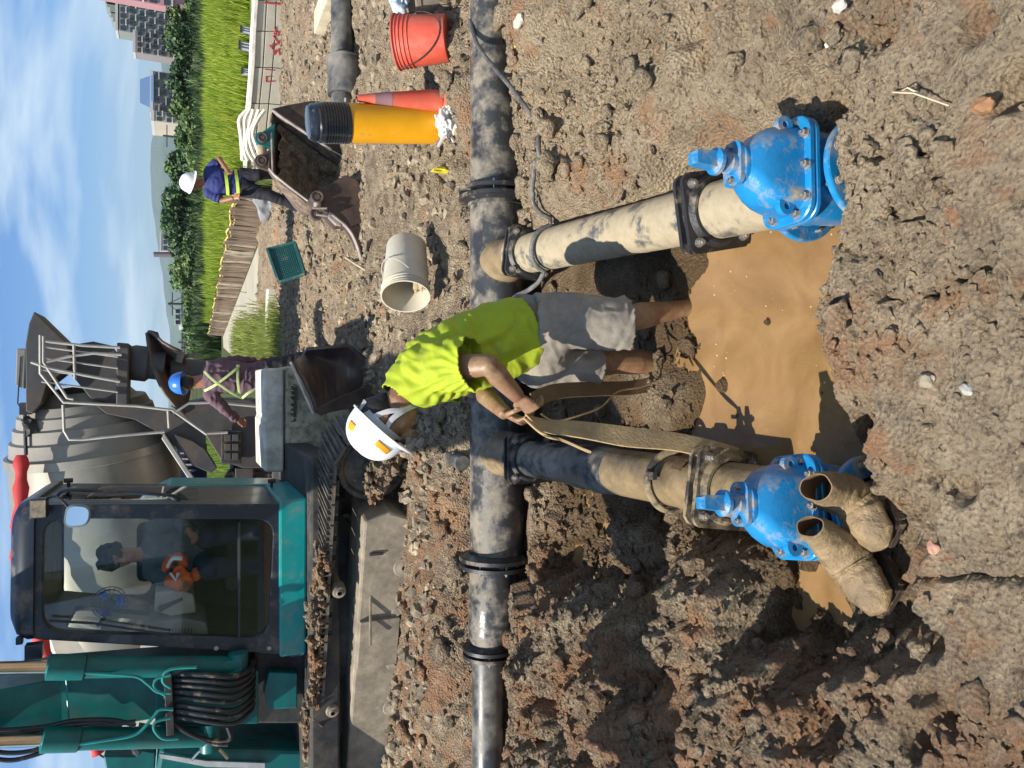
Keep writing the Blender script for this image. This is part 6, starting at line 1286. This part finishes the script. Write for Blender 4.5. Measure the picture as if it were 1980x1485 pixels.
# second pipeline with coupling, right
P3 = Thing('pipeline', 'second black pipe with a thick coupling lying on the yard behind the red bucket', 'pipe', (3, 8, .2))
zc = .25; pa = AZ(659, 0, .26); pb = AZ(656, 205, .26); Yp = (pa.y + pb.y) / 2
b = MB(); b.cyl((5.5, Yp, .24), (2.55, Yp, .24), .105, n=36); P3.part('pipe', b, M_pvc2); xa, xb = A(670, 113, Yp).x, A(670, 186, Yp).x
b = MB(); b.lathe([(0, .11), (.0, .17), (.012, .175), (.02, .165), (xa - xb - .02, .165), (xa - xb, .16), (xa - xb, .11)], (xa, Yp, .215), (0, Yp, .215), 40); P3.part('coupling', b, M_pvc2, ang=35)
b = MB(); b.tube([(xa - .01, Yp, .215)] * 1 + [(xa - .001, Yp, .215)], .17, 40, False); P3.part('coupling_edge', b, M_rustl)
b = MB(); q = [A(668, 190, Yp - .2), A(668, 214, Yp - .2), A(694, 214, Yp - .25), A(694, 190, Yp - .25)]; b.tube(q, .012, 6); single('wire_hook', b, M_rail, 'bent pale wire between the black coupling and the cone tip', 'wire', loc=tuple(q[0]))
b = MB(); b.box(AZ(640, -2, .2) + Vector((0, 0, .02)), (.25, 1.2, .12)); single('timber_beam', b, mat('pale_timber', (.55, .47, .33), .8), 'pale timber end at the upper right edge above the black pipe', 'timber', loc=tuple(AZ(640, -2, .2)), bev=.005)
# scraps and stones one can point to
def stone(label, x, y, r, col, z=None, sc=(1, .8, .6), up=.3, cat='stone', nm='stone'):
    p = AZ(x, y, 0.0); 
    for _ in range(6): p = AZ(x, y, H(p.x, p.y))
    b = MB(); b.icos(p + Vector((0, 0, r * up)), r, 3, sc, .22, rot=Matrix.Rotation(random.uniform(0, 6), 3, 'Z')); single(nm, b, mat('stone_' + str(int(x)), col, .8, var=.25, scale=20, bump=.4, bscale=60), label, cat, loc=tuple(p))
stone('smooth grey pebble on the trodden mud below the water', 1872, 752, .017, (.33, .32, .28)); stone('flat tan stone right of the grey pebble on the foreground mud', 1795, 735, .022, (.26, .22, .16))
stone('pale beige rock in the right bank near the pipe end', 1008, 42, .04, (.50, .44, .35)); stone('pale mottled stone at the far right edge of the foreground', 1628, 12, .022, (.45, .42, .36)); stone('white chalky pebble right of the upright valve', 1603, 85, .011, (.62, .58, .5))
stone('light stone embedded in the bank above the pale beige rock', 1090, 38, .028, (.42, .38, .31)); stone('rust orange clay lump on the foreground right', 1905, 205, .024, (.24, .12, .055), nm='clay_lump', cat='clay')
stone('small orange clay lump on top of the upright valve body', 1602, 268, .028, (.36, .15, .07), nm='clay_lump', cat='clay'); stone('pinkish brick fragment below the toe of the boots', 1806, 1060, .016, (.42, .22, .15), nm='brick_fragment', cat='brick')
for (x, y, lb, s_) in ((853, 330, 'yellow plastic scrap on the mud left of the bollard', .05), (1008, 82, 'yellow scrap pressed into the bank by the pipe end', .03)):
    p = AZ(x, y, .05); p.z = H(p.x, p.y) + .02; b = MB(); b.icos(p, s_, 2, (.35, .8, 1.2) if s_ > .04 else (1, 1, .4), .5); single('plastic_scrap', b, mat('yellow_scrap', (.62, .52, .03), .5), lb, 'scrap', loc=tuple(p))
for (x, y, x2, y2, lb) in ((1725, 178, 1838, 205, 'dry pale straw stalk lying on the foreground clods'), (700, 500, 735, 525, 'pale stick lying beside the ripper tip'), (1745, 175, 1790, 186, 'short forked straw near the right foreground hollow')):
    a_ = AZ(x, y, .0); a_.z = H(a_.x, a_.y) + .02; c_ = AZ(x2, y2, .0); c_.z = H(c_.x, c_.y) + .02; b = MB(); b.tube([a_, a_.lerp(c_, .5) + Vector((.01, 0, .02)), c_], .0022 if a_.y < 3 else .01, 6); single('straw', b, mat('straw', (.5, .42, .28), .8), lb, 'straw', loc=tuple(a_))
# the dark furrow is a thin slit cut into the ground height
p_ = [AZ(x, y, 0) for x, y in ((1735, 1118), (1800, 1122), (1870, 1121), (1985, 1117))]
for q in p_: q.z = H(q.x, q.y) + .004
# ------------------------------------------------------------------ wall, road, field
M_wall = mat('site_wall_concrete', (0.50, 0.47, 0.38), 0.85, var=.15, scale=1.5, dirt=.25, dcol=(.30, .27, .20), dscale=3, dsoft=.4, bump=.3, bscale=15)
M_line = mat('board_joint', (.22, .21, .16), .9)
WL = Thing('retaining_wall', 'low pale concrete wall with red spray marks below the rice field', 'wall', (4.5, 12.5, .15))
wt = [A(497, -60, 12.2), A(497, 0, 12.2), A(493, 60, 12.25), A(490, 130, 12.35), A(484, 200, 12.5), A(478, 260, 12.7), A(475, 340, 13.0)]; wbm = [A(575, -60, 11.6), A(553, 0, 12.2), A(552, 60, 12.25), A(546, 130, 12.35), A(538, 200, 12.5), A(532, 260, 12.7), A(528, 340, 13.0)]
for i in range(len(wt) - 1):
    for j in range(3):
        u0, u1 = j / 3, (j + 1) / 3; a_, b_ = wt[i].lerp(wbm[i], u0), wt[i + 1].lerp(wbm[i + 1], u0); c_, d_ = wt[i + 1].lerp(wbm[i + 1], u1), wt[i].lerp(wbm[i], u1)
        if j == 2: c_ = c_ + Vector((0, 0, -.3)); d_ = d_ + Vector((0, 0, -.3))
        b = MB(); e = .008; b.prism([a_ + Vector((-e, 0, -e)), b_ + Vector((e, 0, -e)), c_ + Vector((e, 0, e)), d_ + Vector((-e, 0, e))], (0, .25, 0)); WL.part('cast_panel', b, M_wall, bev=.006)
b = MB(); b.loft([[p + Vector((0, -.03, -.02)), p + Vector((0, -.03, .045)), p + Vector((0, .35, .05)), p + Vector((0, .35, -.02))] for p in wt], smooth=False); WL.part('coping', b, mat('white_coping', (.75, .72, .62), .7, dirt=.1), bev=.01)
b = MB(); b.loft([[p + Vector((0, .03, -.03)), p + Vector((0, .24, -.03)), q + Vector((0, .24, -.2)), q + Vector((0, .03, -.2))] for p, q in zip(wt, wbm)], smooth=False); WL.part('wall_core', b, M_line)
M_spray = mat('red_spray_paint', (.42, .05, .05), .6, var=.3, scale=30)
def wallY(y): return float(np.interp(y, [-60, 0, 60, 130, 200, 260, 340], [12.2, 12.2, 12.25, 12.35, 12.5, 12.7, 13.0]))
def spray(P, w=.012):
    P = [(490 + x / 11.42, y / 11.42) if x > 200 else (x, y) for x, y in P]; Q = smooth_path([A(x, y, wallY(y) - .004) for x, y in P], 4) if len(P) > 2 else [A(x, y, wallY(y) - .004) for x, y in P]
    b = MB(); b.tube(Q, w, 6, flat=1.0); 
    WL.part('spray_mark', b, M_spray)
spray([(445, 1210), (465, 1160), (505, 1145), (520, 1130), (560, 1080)]); spray([(575, 1225), (560, 1150), (555, 1075)]); spray([(450, 1120), (600, 1120)]); spray([(430, 790), (500, 900), (600, 1030)]); spray([(440, 1020), (520, 960), (600, 880), (680, 820)]); spray([(460, 600), (500, 760)]); spray([(440, 740), (520, 780)])
spray([(545, 800), (540, 720), (605, 690), (670, 720), (675, 790), (640, 850)]); spray([(350, 1000), (420, 1090)]); spray([(430, 965), (400, 1060)]); spray([(240, 60), (500, 85), (760, 110)], .014)
for a_, b_ in (((239 + 230, 1480), (239 + 231, 1481)),): pass
def spray2(P, w=.010):
    b = MB(); b.tube([A(x, y, wallY(y) - .004) for x, y in P], w, 6); WL.part('spray_mark', b, M_spray)
spray2([(512, 134), (531, 136)], .008); spray2([(514, 148), (514, 157)]); spray2([(514, 158), (531, 157)]); spray2([(514, 148), (526, 148)], .007)
# tarpaulins over the wall end
b = MB(); P = [A(486, 215, 12.3), A(474, 235, 12.35), A(470, 262, 12.4), A(474, 290, 12.5), A(480, 312, 12.6)]
for k in range(5): b.tube(smooth_path([p + Vector((0, -.05 - .02 * k, .06 - k * .055 + .03 * math.sin(i * 2 + k))) for i, p in enumerate(P)], 5), .045, 8, flat=.7)
single('tarpaulin', b, mat('white_tarpaulin', (.66, .63, .54), .6, var=.1), 'folded off-white tarpaulin rolls draped over the wall end behind the bucket ears', 'tarpaulin', loc=tuple(P[2]))
M_post = mat('lilac_grey_sheet', (.36, .35, .42), .5, var=.1)
for (x0, x1, y0, y1, lb) in ((466, 495, 50, 63, 'lilac grey corrugated marker sheet in the field, rightmost of the three'), (463, 494, 79, 96, 'lilac grey corrugated marker sheet in the field, middle and widest of the three'), (468, 491, 131, 143, 'narrow lilac grey marker sheet standing alone, left of the other two')):
    T = Thing('marker_sheet', lb, 'post', A(x1, (y0 + y1) / 2, 12.9), 'marker sheets behind the wall'); b = MB(); n = 12
    a_, c_ = A(x0, y1, 12.9), A(x0, y0, 12.9); d_ = A(x1 + 12, y0, 12.9); L = []
    top = [a_.lerp(c_, k / n) + Vector((0, .018 * math.cos(k * PI / 2), 0)) for k in range(n + 1)]; bot = [p + Vector((0, 0, -.42)) for p in top]; b.loft([top, bot], cap=False, closed=False, smooth=False); o = T.part('sheet', b, M_post); o.modifiers.new('t', 'SOLIDIFY').thickness = .01
    b = MB(); b.bar(a_ + Vector((0, -.01, .0)), c_ + Vector((0, -.01, 0)), .04, .03); T.part('cap_strip', b, mat('dark_cap', (.03, .03, .04), .6))
# wooden stake wall along the road
M_stake = mat('weathered_stake', (.17, .125, .085), .9, var=.4, scale=3, stretch=(3, 3, .6)); M_stake2 = mat('pale_stake', (.34, .28, .20), .9, var=.3, scale=3)
SK = Thing('stake_fence', 'brown fence of upright split stakes with a yellow cord holding up the green field', 'fence', (2.5, 20, .15))
pA, pB = Vector(AZ(532, 372, .15)), Vector(AZ(432, 648, .15)); 
N_ = 150; tops = []
stake_me = []
for v_ in range(3):
    b = MB(); b.tube([(0, 0, -.2), (.01 * v_, .01, .45), (-.01, 0, 1.0)], [.052, .045, .040 - .006 * v_], 6, flat=.7); me = b.mesh('stake'); me.materials.append(M_stake if v_ < 2 else M_stake2); stake_me.append(me)
rs = random.Random(3)
for k in range(N_):
    t = k / N_; q = t  # even spacing along the ground
    p = pA.lerp(pB, q); y_img_top = A(455 + (425 - 455) * 0, 385, p.y)
    hgt = (0.66 - 0.12 * t) * rs.uniform(.93, 1.05); SK.inst('stake', stake_me[0 if rs.random() < .45 else (1 if rs.random() < .6 else 2)], Matrix.Translation(p + Vector((rs.uniform(-.02, .02), rs.uniform(-.05, .05), 0))) @ Matrix.Rotation(rs.uniform(-.06, .06), 4, 'Y') @ Matrix.Rotation(rs.uniform(0, 6), 4, 'Z') @ Matrix.Diagonal((1.35, 1.35, hgt, 1))); tops.append(p + Vector((0, -.03, hgt - .03)))
b = MB(); b.prism([pA + Vector((0, .10, -.2)), pB + Vector((0, .10, -.2)), pB + Vector((0, .10, .52)), pA + Vector((0, .10, .64))], (.06, .03, 0)); SK.part('backing_earth', b, mat('dark_earth', (.05, .035, .022), .9))
b = MB(); b.tube([p + Vector((0, 0, .02 + rs.uniform(-.012, .012))) for p in tops[::3]], .022, 6); b.tube([p + Vector((0, -.02, -.05 + rs.uniform(-.02, .02))) for p in tops[::2]], .012, 5); SK.part('yellow_cord', b, mat('yellow_cord', (.55, .42, .12), .8))
# grey sacks at its near end
b = MB(); 
for (x, y) in ((508, 392), (512, 408), (524, 395), (502, 382)): b.icos(A(x, y, 13.4), .16, 2, (1.1, .7, .8), .25)
single('sandbag_pile', fuse(b, .02, 2), mat('grey_sacking', (.24, .25, .27), .8, var=.3, dirt=.2, dcol=(.5, .48, .4)), 'grey sacks heaped against the near end of the stake fence', 'sacks', loc=tuple(A(520, 395, 13.4)))
# road
road = MB(); q = [AZ(534, 385, .168), AZ(540, 560, .168), AZ(533, 620, .168), AZ(532, 720, .168), AZ(468, 705, .168), AZ(432, 672, .168), AZ(431, 652, .168)]; road.add([p for p in q], [tuple(range(len(q)))]); single('road', road, mat('pale_dirt_road', (.34, .31, .24), .9, var=.15, scale=1.2), kind='structure')
rk = MB(); rs = random.Random(21)
b = MB(); b.loft([[p + Vector((0, 0, .0)), p + Vector((0, -.02, .14)), p + Vector((0, .16, .15)), p + Vector((0, .16, 0))] for p in (AZ(534, 560, .17), AZ(532, 600, .17), AZ(531, 655, .17))], smooth=False); single('kerb', b, mat('white_kerb', (.62, .60, .52), .8, dirt=.35), 'broken pale kerb stones along the near edge of the dirt road', 'kerb', bev=.02)
# field surface and rice plants
fld = MB(); FZ = .62
fq = [wt[0] + Vector((0, .3, 0)), wt[3] + Vector((0, .3, 0)), wt[6] + Vector((0, .3, 0)), Vector((pA.x + .12, pA.y + .1, FZ)), Vector((pB.x + .12, 31.9, FZ)), Vector((60, 32, FZ)), Vector((40, 12.5, FZ))]
fq = [Vector((p[0], p[1], FZ)) for p in fq]; fld.add(fq + [p - Vector((0, 0, .6)) for p in fq], [tuple(range(7))] + [(i, (i + 1) % 7, (i + 1) % 7 + 7, i + 7) for i in range(7)]); single('field', fld, mat('field_green', (.10, .16, .02), .95, var=.4, scale=.8), kind='structure')
def blades(n, seed, place, h, w, cols, name, label, lean=.35):
    rs = np.random.RandomState(seed); X, Y, Z0, sc = place(rs, n); n = len(X); a = rs.rand(n) * 2 * PI; hh = h * sc * rs.uniform(.6, 1.25, n); ww = w * sc; l = rs.uniform(0, lean, n) * hh; b_ = rs.rand(n) * 2 * PI
    dx, dy = np.cos(a) * ww / 2, np.sin(a) * ww / 2; P = np.zeros((n, 5, 3)); lx, ly = np.cos(b_) * l, np.sin(b_) * l
    P[:, 0] = np.stack([X - dx, Y - dy, Z0], 1); P[:, 1] = np.stack([X + dx, Y + dy, Z0], 1); P[:, 2] = np.stack([X + dx * .7 + lx * .4, Y + dy * .7 + ly * .4, Z0 + hh * .6], 1); P[:, 3] = np.stack([X - dx * .7 + lx * .4, Y - dy * .7 + ly * .4, Z0 + hh * .6], 1); P[:, 4] = np.stack([X + lx, Y + ly, Z0 + hh], 1)
    i = np.arange(n)[:, None] * 5; F_ = np.concatenate([i + np.array([[0, 1, 2]]), i + np.array([[0, 2, 3]]), i + np.array([[3, 2, 4]])]); me = np_mesh(name, P.reshape(-1, 3), F_, False)
    mi = rs.randint(0, len(cols), n); me.polygons.foreach_set('material_index', np.concatenate([mi, mi, mi]).astype('i'))
    for k, c in enumerate(cols):
        key = name + str(k); m = mat(key, c, .6, var=.25, scale=.9); nt = m.node_tree; b = nt.nodes['Principled BSDF']; tl = nt.nodes.new('ShaderNodeBsdfTranslucent'); mx_ = nt.nodes.new('ShaderNodeMixShader'); mx_.inputs[0].default_value = .35
        tl.inputs[0].default_value = (*[v * 1.2 for v in c], 1); o_ = nt.nodes['Material Output']; nt.links.new(b.outputs[0], mx_.inputs[1]); nt.links.new(tl.outputs[0], mx_.inputs[2]); nt.links.new(mx_.outputs[0], o_.inputs[0]); me.materials.append(m)
    o = bpy.data.objects.new(name, me); COL.objects.link(o); o['kind'] = 'stuff'; o['label'] = label; o['category'] = 'plants'; return o
def pl_near(rs, n):
    Y = 12.9 * (31.5 / 12.9) ** (rs.rand(n) ** 1.15); X = (2.3 + rs.rand(n) * 1.0 * (Y * .62 + 1.5 - 2.3)); 
    lim = np.where(Y < pA.y, 3.3, pA.x + (pB.x - pA.x) * np.clip((Y - pA.y) / (pB.y - pA.y), 0, 1) + .15); k = X > lim; X, Y = X[k], Y[k]
    clump = fbm(X * 1.1, Y * .7, 3); return X, Y, np.full(len(X), FZ), (.75 + .6 * clump) * np.where(Y < 16, .9, .85)
blades(62000, 31, pl_near, .42, .028, [(.34, .40, .030), (.24, .34, .025), (.42, .44, .06), (.15, .26, .02)], 'rice_plants', 'bright yellow green rice plants filling the raised field')
def pl_verge(rs, n):
    c = [AZ(525, 650, .15), AZ(500, 660, .15), AZ(475, 668, .15), AZ(535, 690, .15), AZ(520, 720, .15), AZ(535, 640, .15)]; k = rs.randint(0, len(c), n); C = np.array([v[:] for v in c])[k]
    X = C[:, 0] + rs.randn(n) * C[:, 1] * .016; Y = C[:, 1] + rs.randn(n) * C[:, 1] * .04; return X, Y, np.full(n, .15), np.full(n, .9) * (C[:, 1] / 15)
blades(9000, 32, pl_verge, .26, .02, [(.24, .29, .05), (.33, .35, .09), (.16, .22, .04)], 'roadside_weeds', 'pale green weeds beside the dirt road left of the purple shirted worker', .6)
def pl_back(rs, n): Y = rs.uniform(14, 40, n); X = rs.uniform(-10, -1.0, n) * (Y / 25 + .2); return X, Y, np.full(n, .15), np.full(n, 1.0) * (Y / 22)
blades(26000, 33, pl_back, .75, .03, [(.20, .30, .04), (.28, .34, .06), (.12, .20, .03)], 'meadow_grass', 'tall meadow grass seen through the gap under the mixer drum', .4)

# ------------------------------------------------------------------ trees
M_bark = mat('bark', (.09, .07, .05), .9, var=.3)
LEAF = [mat('leaf_' + n_, c, .6, var=.35, scale=.6) for n_, c in (('dark', (.040, .085, .022)), ('mid', (.075, .145, .032)), ('olive', (.12, .17, .045)), ('deep', (.026, .060, .026)))]
def tree(name, label, base, h, w, seed, mats=(0, 1), dens=1500, leaf=.30, group='trees behind the field', flat=.8):
    rs = np.random.RandomState(seed); T = Thing(name, label, 'tree', base, group); base = Vector(base)
    b = MB(); b.tube([base, base + Vector((.03 * h, 0, h * .3)), base + Vector((0, .02 * h, h * .6))], [.035 * h, .028 * h, .015 * h], 7)
    for k in range(5): a = rs.rand() * 6.28; b.tube([base + Vector((0, 0, h * (.25 + .07 * k))), base + Vector((math.cos(a) * w * .25, math.sin(a) * w * .25, h * (.45 + .08 * k)))], [.014 * h, .006 * h], 5)
    T.part('trunk', b, M_bark); n = dens; nb = 11
    C = np.stack([rs.uniform(-.36, .36, nb) * w, rs.uniform(-.3, .3, nb) * w, h * rs.uniform(.20, .80, nb)], 1); C[0] = (0, 0, .72 * h); Rb = np.stack([w * rs.uniform(.14, .27, nb), w * rs.uniform(.14, .27, nb), h * rs.uniform(.12, .22, nb)], 1)
    k = rs.randint(0, nb, n); d = rs.randn(n, 3); d /= np.linalg.norm(d, axis=1)[:, None]; rr = rs.uniform(.55, 1.08, n) ** .6; P = C[k] + d * Rb[k] * rr[:, None]; P += np.array(base[:])
    s = leaf * rs.uniform(.5, 1.3, n); u = rs.randn(n, 3); u /= np.linalg.norm(u, axis=1)[:, None]; v = np.cross(u, d + rs.randn(n, 3) * .6); v /= np.linalg.norm(v, axis=1)[:, None] + 1e-6
    Q = np.stack([P - u * s[:, None] * .5, P + v * s[:, None] * .32, P + u * s[:, None] * .5, P - v * s[:, None] * .32], 1).reshape(-1, 3); F_ = np.arange(n * 4).reshape(n, 4); me = np_mesh('crown', Q, F_, False)
    for m in mats: me.materials.append(LEAF[m])
    me.polygons.foreach_set('material_index', rs.randint(0, len(mats), n).astype('i')); T.part('crown', me, LEAF[0]); return T
def tree_at(label, x_top, x_base, y0, y1, Y, seed, mats, name='broadleaf_tree', dens=1500):
    yc = (y0 + y1) / 2; g = A(350, yc, Y); top = A(x_top, yc, Y).z; base = Vector((g.x, Y, min(.15, A(x_base, yc, Y).z))); w = abs(A(350, y0, Y).x - A(350, y1, Y).x); h = top - base.z
    tree(name, label, base, h, w * 1.35, seed, mats, dens, leaf=.012 * Y * .45)
tree_at('tallest rounded dark tree, directly left of the standing worker in navy', 306, 380, 358, 470, 62, 1, (0, 1, 3), dens=3800); tree_at('smaller grey green round tree beside the far chimney', 321, 365, 492, 555, 80, 2, (1, 2), dens=1500)
tree_at('pointed dark tree sticking up to the right of the navy shirted worker', 314, 375, 285, 330, 64, 3, (0, 1), dens=1500); tree_at('low dark tree just right of the white helmet of the standing worker', 326, 385, 320, 365, 60, 4, (0, 3, 1), dens=1700)
hedge = [(345, 372, 470, 520, 75, (1, 2), 'low olive shrub left of the tallest round tree'), (352, 392, 555, 600, 62, (1, 2), 'scruffy bush under the first utility pole'), (350, 388, 600, 660, 58, (0, 1, 2), 'dark low bush in front of the white far house'), (358, 400, 640, 690, 50, (1, 2), 'light bush beside the rusty mixer chute'),
  (332, 388, 232, 292, 58, (0, 1), 'dark bush below the small beige house'), (322, 398, 170, 240, 52, (0, 1, 2), 'broad green tree in front of the blue roofed tower'), (316, 402, 110, 178, 50, (0, 3), 'dense dark tree left of the grey apartment block'), (308, 404, 62, 122, 50, (0, 3, 1), 'dense dark tree in front of the grey apartment block'), (318, 392, 28, 72, 54, (0, 2), 'thin grey green tree by the dark pole near the pink block'), (350, 396, -30, 40, 56, (1, 2), 'low green shrubbery at the foot of the pink apartment block'),
  (345, 396, 205, 275, 47, (1, 2), 'mid green hedge bush left of the broad tree'), (352, 398, 270, 330, 48, (1, 2), 'brownish green bush beyond the navy worker\'s shoulder')]
for i, (xt, xb_, y0, y1, Y, ms, lb) in enumerate(hedge): tree_at(lb, xt, xb_, y0, y1, Y, 20 + i, ms, 'bush' if 'bush' in lb or 'shrub' in lb else 'broadleaf_tree', 2000)
def pl_under(rs, n): Y = rs.uniform(32.5, 47, n); X = Y * rs.uniform(.03, .62, n); return X, Y, np.full(n, .15), .35 + .55 * rs.rand(n) + .5 * np.clip(fbm(X * .35, Y * .35, 2), -.3, 1)
blades(16000, 34, pl_under, .95, .14, [(.045, .085, .02), (.08, .13, .03), (.03, .055, .018)], 'undergrowth', 'dark green undergrowth along the far edge of the field', .6)
# scattered far copse left, behind machine
for i, (y0, y1, lb) in enumerate(((840, 960, 'dark distant tree seen past the mixer frame'), (1290, 1420, 'far tree seen between boom and cylinder'))): tree_at(lb, 330, 352, y0, y1, 90, 50 + i, (0, 1), dens=900)

# ------------------------------------------------------------------ buildings
def bmat(n, c): return mat(n, c, .85, var=.08, scale=.1)
M_win = mat('far_window', (.035, .045, .06), .15)
def building(label, x_top, y0, y1, Y, depth, m, rows, cols, name='apartment_building', roof=None, wpad=.28):
    a_ = A(330, y1, Y); c_ = A(330, y0, Y); a_.z = c_.z = A(x_top, 300, Y).z; T = Thing(name, label, 'building', (a_.x / 2 + c_.x / 2, Y, .15)); b = MB(); x0, x1 = a_.x, c_.x; zt = a_.z
    b.box(((x0 + x1) / 2, Y + depth / 2, zt / 2), (x1 - x0, depth, zt)); T.part('wall', b, m)
    W_, Hh = (x1 - x0) / cols, (zt - 3) / rows
    wb_ = MB(); wb_.box((0, 0, 0), (W_ * (1 - wpad), .25, Hh * .5)); wme_ = wb_.mesh('window'); wme_.materials.append(M_win); sl = MB(); sl.box((0, 0, 0), (W_ * .9, .8, Hh * .12)); sme_ = sl.mesh('balcony'); sme_.materials.append(M_bslab)
    for i in range(rows):
        for j in range(cols):
            x = x0 + W_ * (j + .5); z = 3 + Hh * (i + .5); T.inst('window', wme_, Matrix.Translation((x, Y - .06, z)))
            if (i + j) % 2 == 0: T.inst('balcony', sme_, Matrix.Translation((x, Y - .35, z - Hh * .33)))
    b = MB(); b.box(((x0 + x1) / 2, Y + depth / 2, zt + .3), ((x1 - x0) * 1.02, depth * 1.02, .6)); T.part('parapet', b, roof or M_bslab); return T
M_bslab = bmat('pale_trim', (.55, .53, .50))
building('tall pink tiled apartment tower at the far right', 42, -60, 14, 190, 3, bmat('pink_tiles', (.50, .26, .27)), 10, 5)
T = building('stepped grey green apartment block with many roof turrets beside the pink tower', 228, 18, 76, 215, 5, bmat('grey_green_wall', (.27, .29, .26)), 6, 5)
for k, (xt, y0, y1) in enumerate(((206, 20, 32), (212, 32, 42), (214, 40, 50), (218, 50, 58), (224, 58, 70), (203, 22, 26))):
    a_, c_ = A(330, y1, 214), A(330, y0, 214); a_.z = A(xt, y0, 214).z; b = MB(); b.box(((a_.x + c_.x) / 2, 218, a_.z / 2 + 8), (c_.x - a_.x, 6, a_.z - 16)); T.part('roof_turret', b, bpy.data.materials['grey_green_wall'])
building('grey stone apartment block with a white top line behind the dark tree', 262, 70, 112, 205, 4, bmat('grey_stone_wall', (.28, .25, .24)), 5, 4)
T = building('brown apartment house topped by a steep blue mansard roof', 296, 142, 222, 180, 5, bmat('brown_grey_wall', (.20, .17, .16)), 3, 5)
q = [A(297, 144, 179.5), A(297, 196, 179.5), A(270, 190, 181), A(270, 150, 181)]; b = MB(); b.loft([[Vector((q[1].x, 179.5, q[0].z)), Vector((q[0].x, 179.5, q[0].z)), Vector((q[0].x, 185, q[0].z)), Vector((q[1].x, 185, q[0].z))], [Vector((q[2].x, 182, q[2].z)), Vector((q[3].x, 182, q[2].z)), Vector((q[3].x, 184, q[2].z)), Vector((q[2].x, 184, q[2].z))]], smooth=False); T.part('mansard_roof', b, mat('blue_roof', (.07, .13, .24), .5))
building('small beige house beside the brown mansard building', 298, 218, 238, 175, 10, bmat('beige_wall', (.50, .43, .34)), 2, 2, 'house')
building('white far house with long eaves under the utility wires', 352, 596, 628, 160, 14, bmat('white_wall', (.62, .62, .60)), 1, 3, 'house')
building('pale industrial shed with a red frame beyond the round trees', 312, 452, 486, 300, 14, bmat('pale_wall', (.50, .44, .44)), 2, 3, 'house')
CHM = Thing('chimney', 'slender grey chimney rising behind the small round tree', 'chimney', A(350, 492, 260)); b = MB(); b.cyl(A(352, 492, 260) - Vector((0, 0, 2)), A(297, 492, 260), .95, .8, 16); CHM.part('stack', b, bmat('chimney_grey', (.16, .13, .14)))
# utility poles
def pole(label, x_top, y, Y, arms=2):
    T = Thing('utility_pole', label, 'pole', A(360, y, Y), 'utility poles beyond the field'); p = A(x_top, y, Y); base = Vector((p.x, Y, .15)); b = MB(); b.cyl(base, p, .16, .10, 8); T.part('mast', b, M_dark)
    for k in range(arms): c = p - Vector((0, 0, .4 + .9 * k)); b = MB(); b.bar(c + Vector((-1.2, 0, 0)), c + Vector((1.2, 0, 0)), .1, .1); T.part('crossarm', b, M_dark)
    return p
t1 = pole('utility pole above the bushes left of the small round tree', 325, 587, 85, 3); t2 = pole('thin utility pole just right of the purple shirted worker\'s chute', 345, 662, 100); t3 = pole('thin leaning pole next to the one by the chute', 350, 672, 110, 1); t4 = pole('utility pole behind the navy worker on the right', 315, 262, 90, 3); t5 = pole('dark pole in front of the stone apartment block', 312, 38, 70, 1); t6 = pole('small pole between the round tree and the chimney', 342, 550, 120)
for a_, c_, lb in ((t6, t1, 'overhead wire between the two leftmost visible poles'), (t1, t2, 'sagging overhead wire running left to the chute pole')):
    b = MB(); b.tube([a_.lerp(c_, k / 8) - Vector((0, 0, 1.4 * math.sin(PI * k / 8))) for k in range(9)], .035, 5); single('overhead_wire', b, M_dark, lb, 'wire', loc=tuple(a_))
# hills
def hills(Yh, pts, col, nm):
    b = MB(); P = smooth_path([A(x, y, Yh) for y, x in pts], 8); P = [p + Vector((0, 0, 6 * mnoise.noise(p * .01))) for p in P]; lo = [[Vector((p.x, Yh - 400, 0)), Vector((p.x, Yh - 350, p.z * .55)), p, Vector((p.x, Yh + 600, 0))] for p in P]
    G = [[lo[i][j] for i in range(len(lo))] for j in range(4)]; b.loft(G, cap=False, closed=False); return single(nm, b, mat(nm + '_green', col, .9, var=.3, scale=.01), kind='structure')
hills(4200, [(-500, 330), (-100, 318), (60, 310), (150, 312), (240, 300), (300, 291), (380, 292), (440, 300), (520, 312), (600, 322), (680, 330), (800, 325), (1000, 318), (1300, 322), (1700, 330), (2100, 335)], (.05, .085, .04), 'hills')
# haze
hz_ = MB(); hz_.box((0, 0, 0), (2, 2, 2)); me = hz_.mesh('haze'); hm_ = bpy.data.materials.new('haze_air'); hm_.use_nodes = True; t = hm_.node_tree; t.nodes.clear(); o_ = t.nodes.new('ShaderNodeOutputMaterial'); pv = t.nodes.new('ShaderNodeVolumePrincipled'); pv.inputs['Color'].default_value = (.72, .84, 1.0, 1); pv.inputs['Density'].default_value = 1.3e-4; pv.inputs['Anisotropy'].default_value = .2; t.links.new(pv.outputs[0], o_.inputs['Volume'])
me.materials.append(hm_); ho = bpy.data.objects.new('haze', me); COL.objects.link(ho); ho.scale = (5500, 5500, 190); ho.location = (0, 0, 188); ho['kind'] = 'stuff'; ho['label'] = 'thin pale haze in the air over the distant hills'; ho['category'] = 'haze'
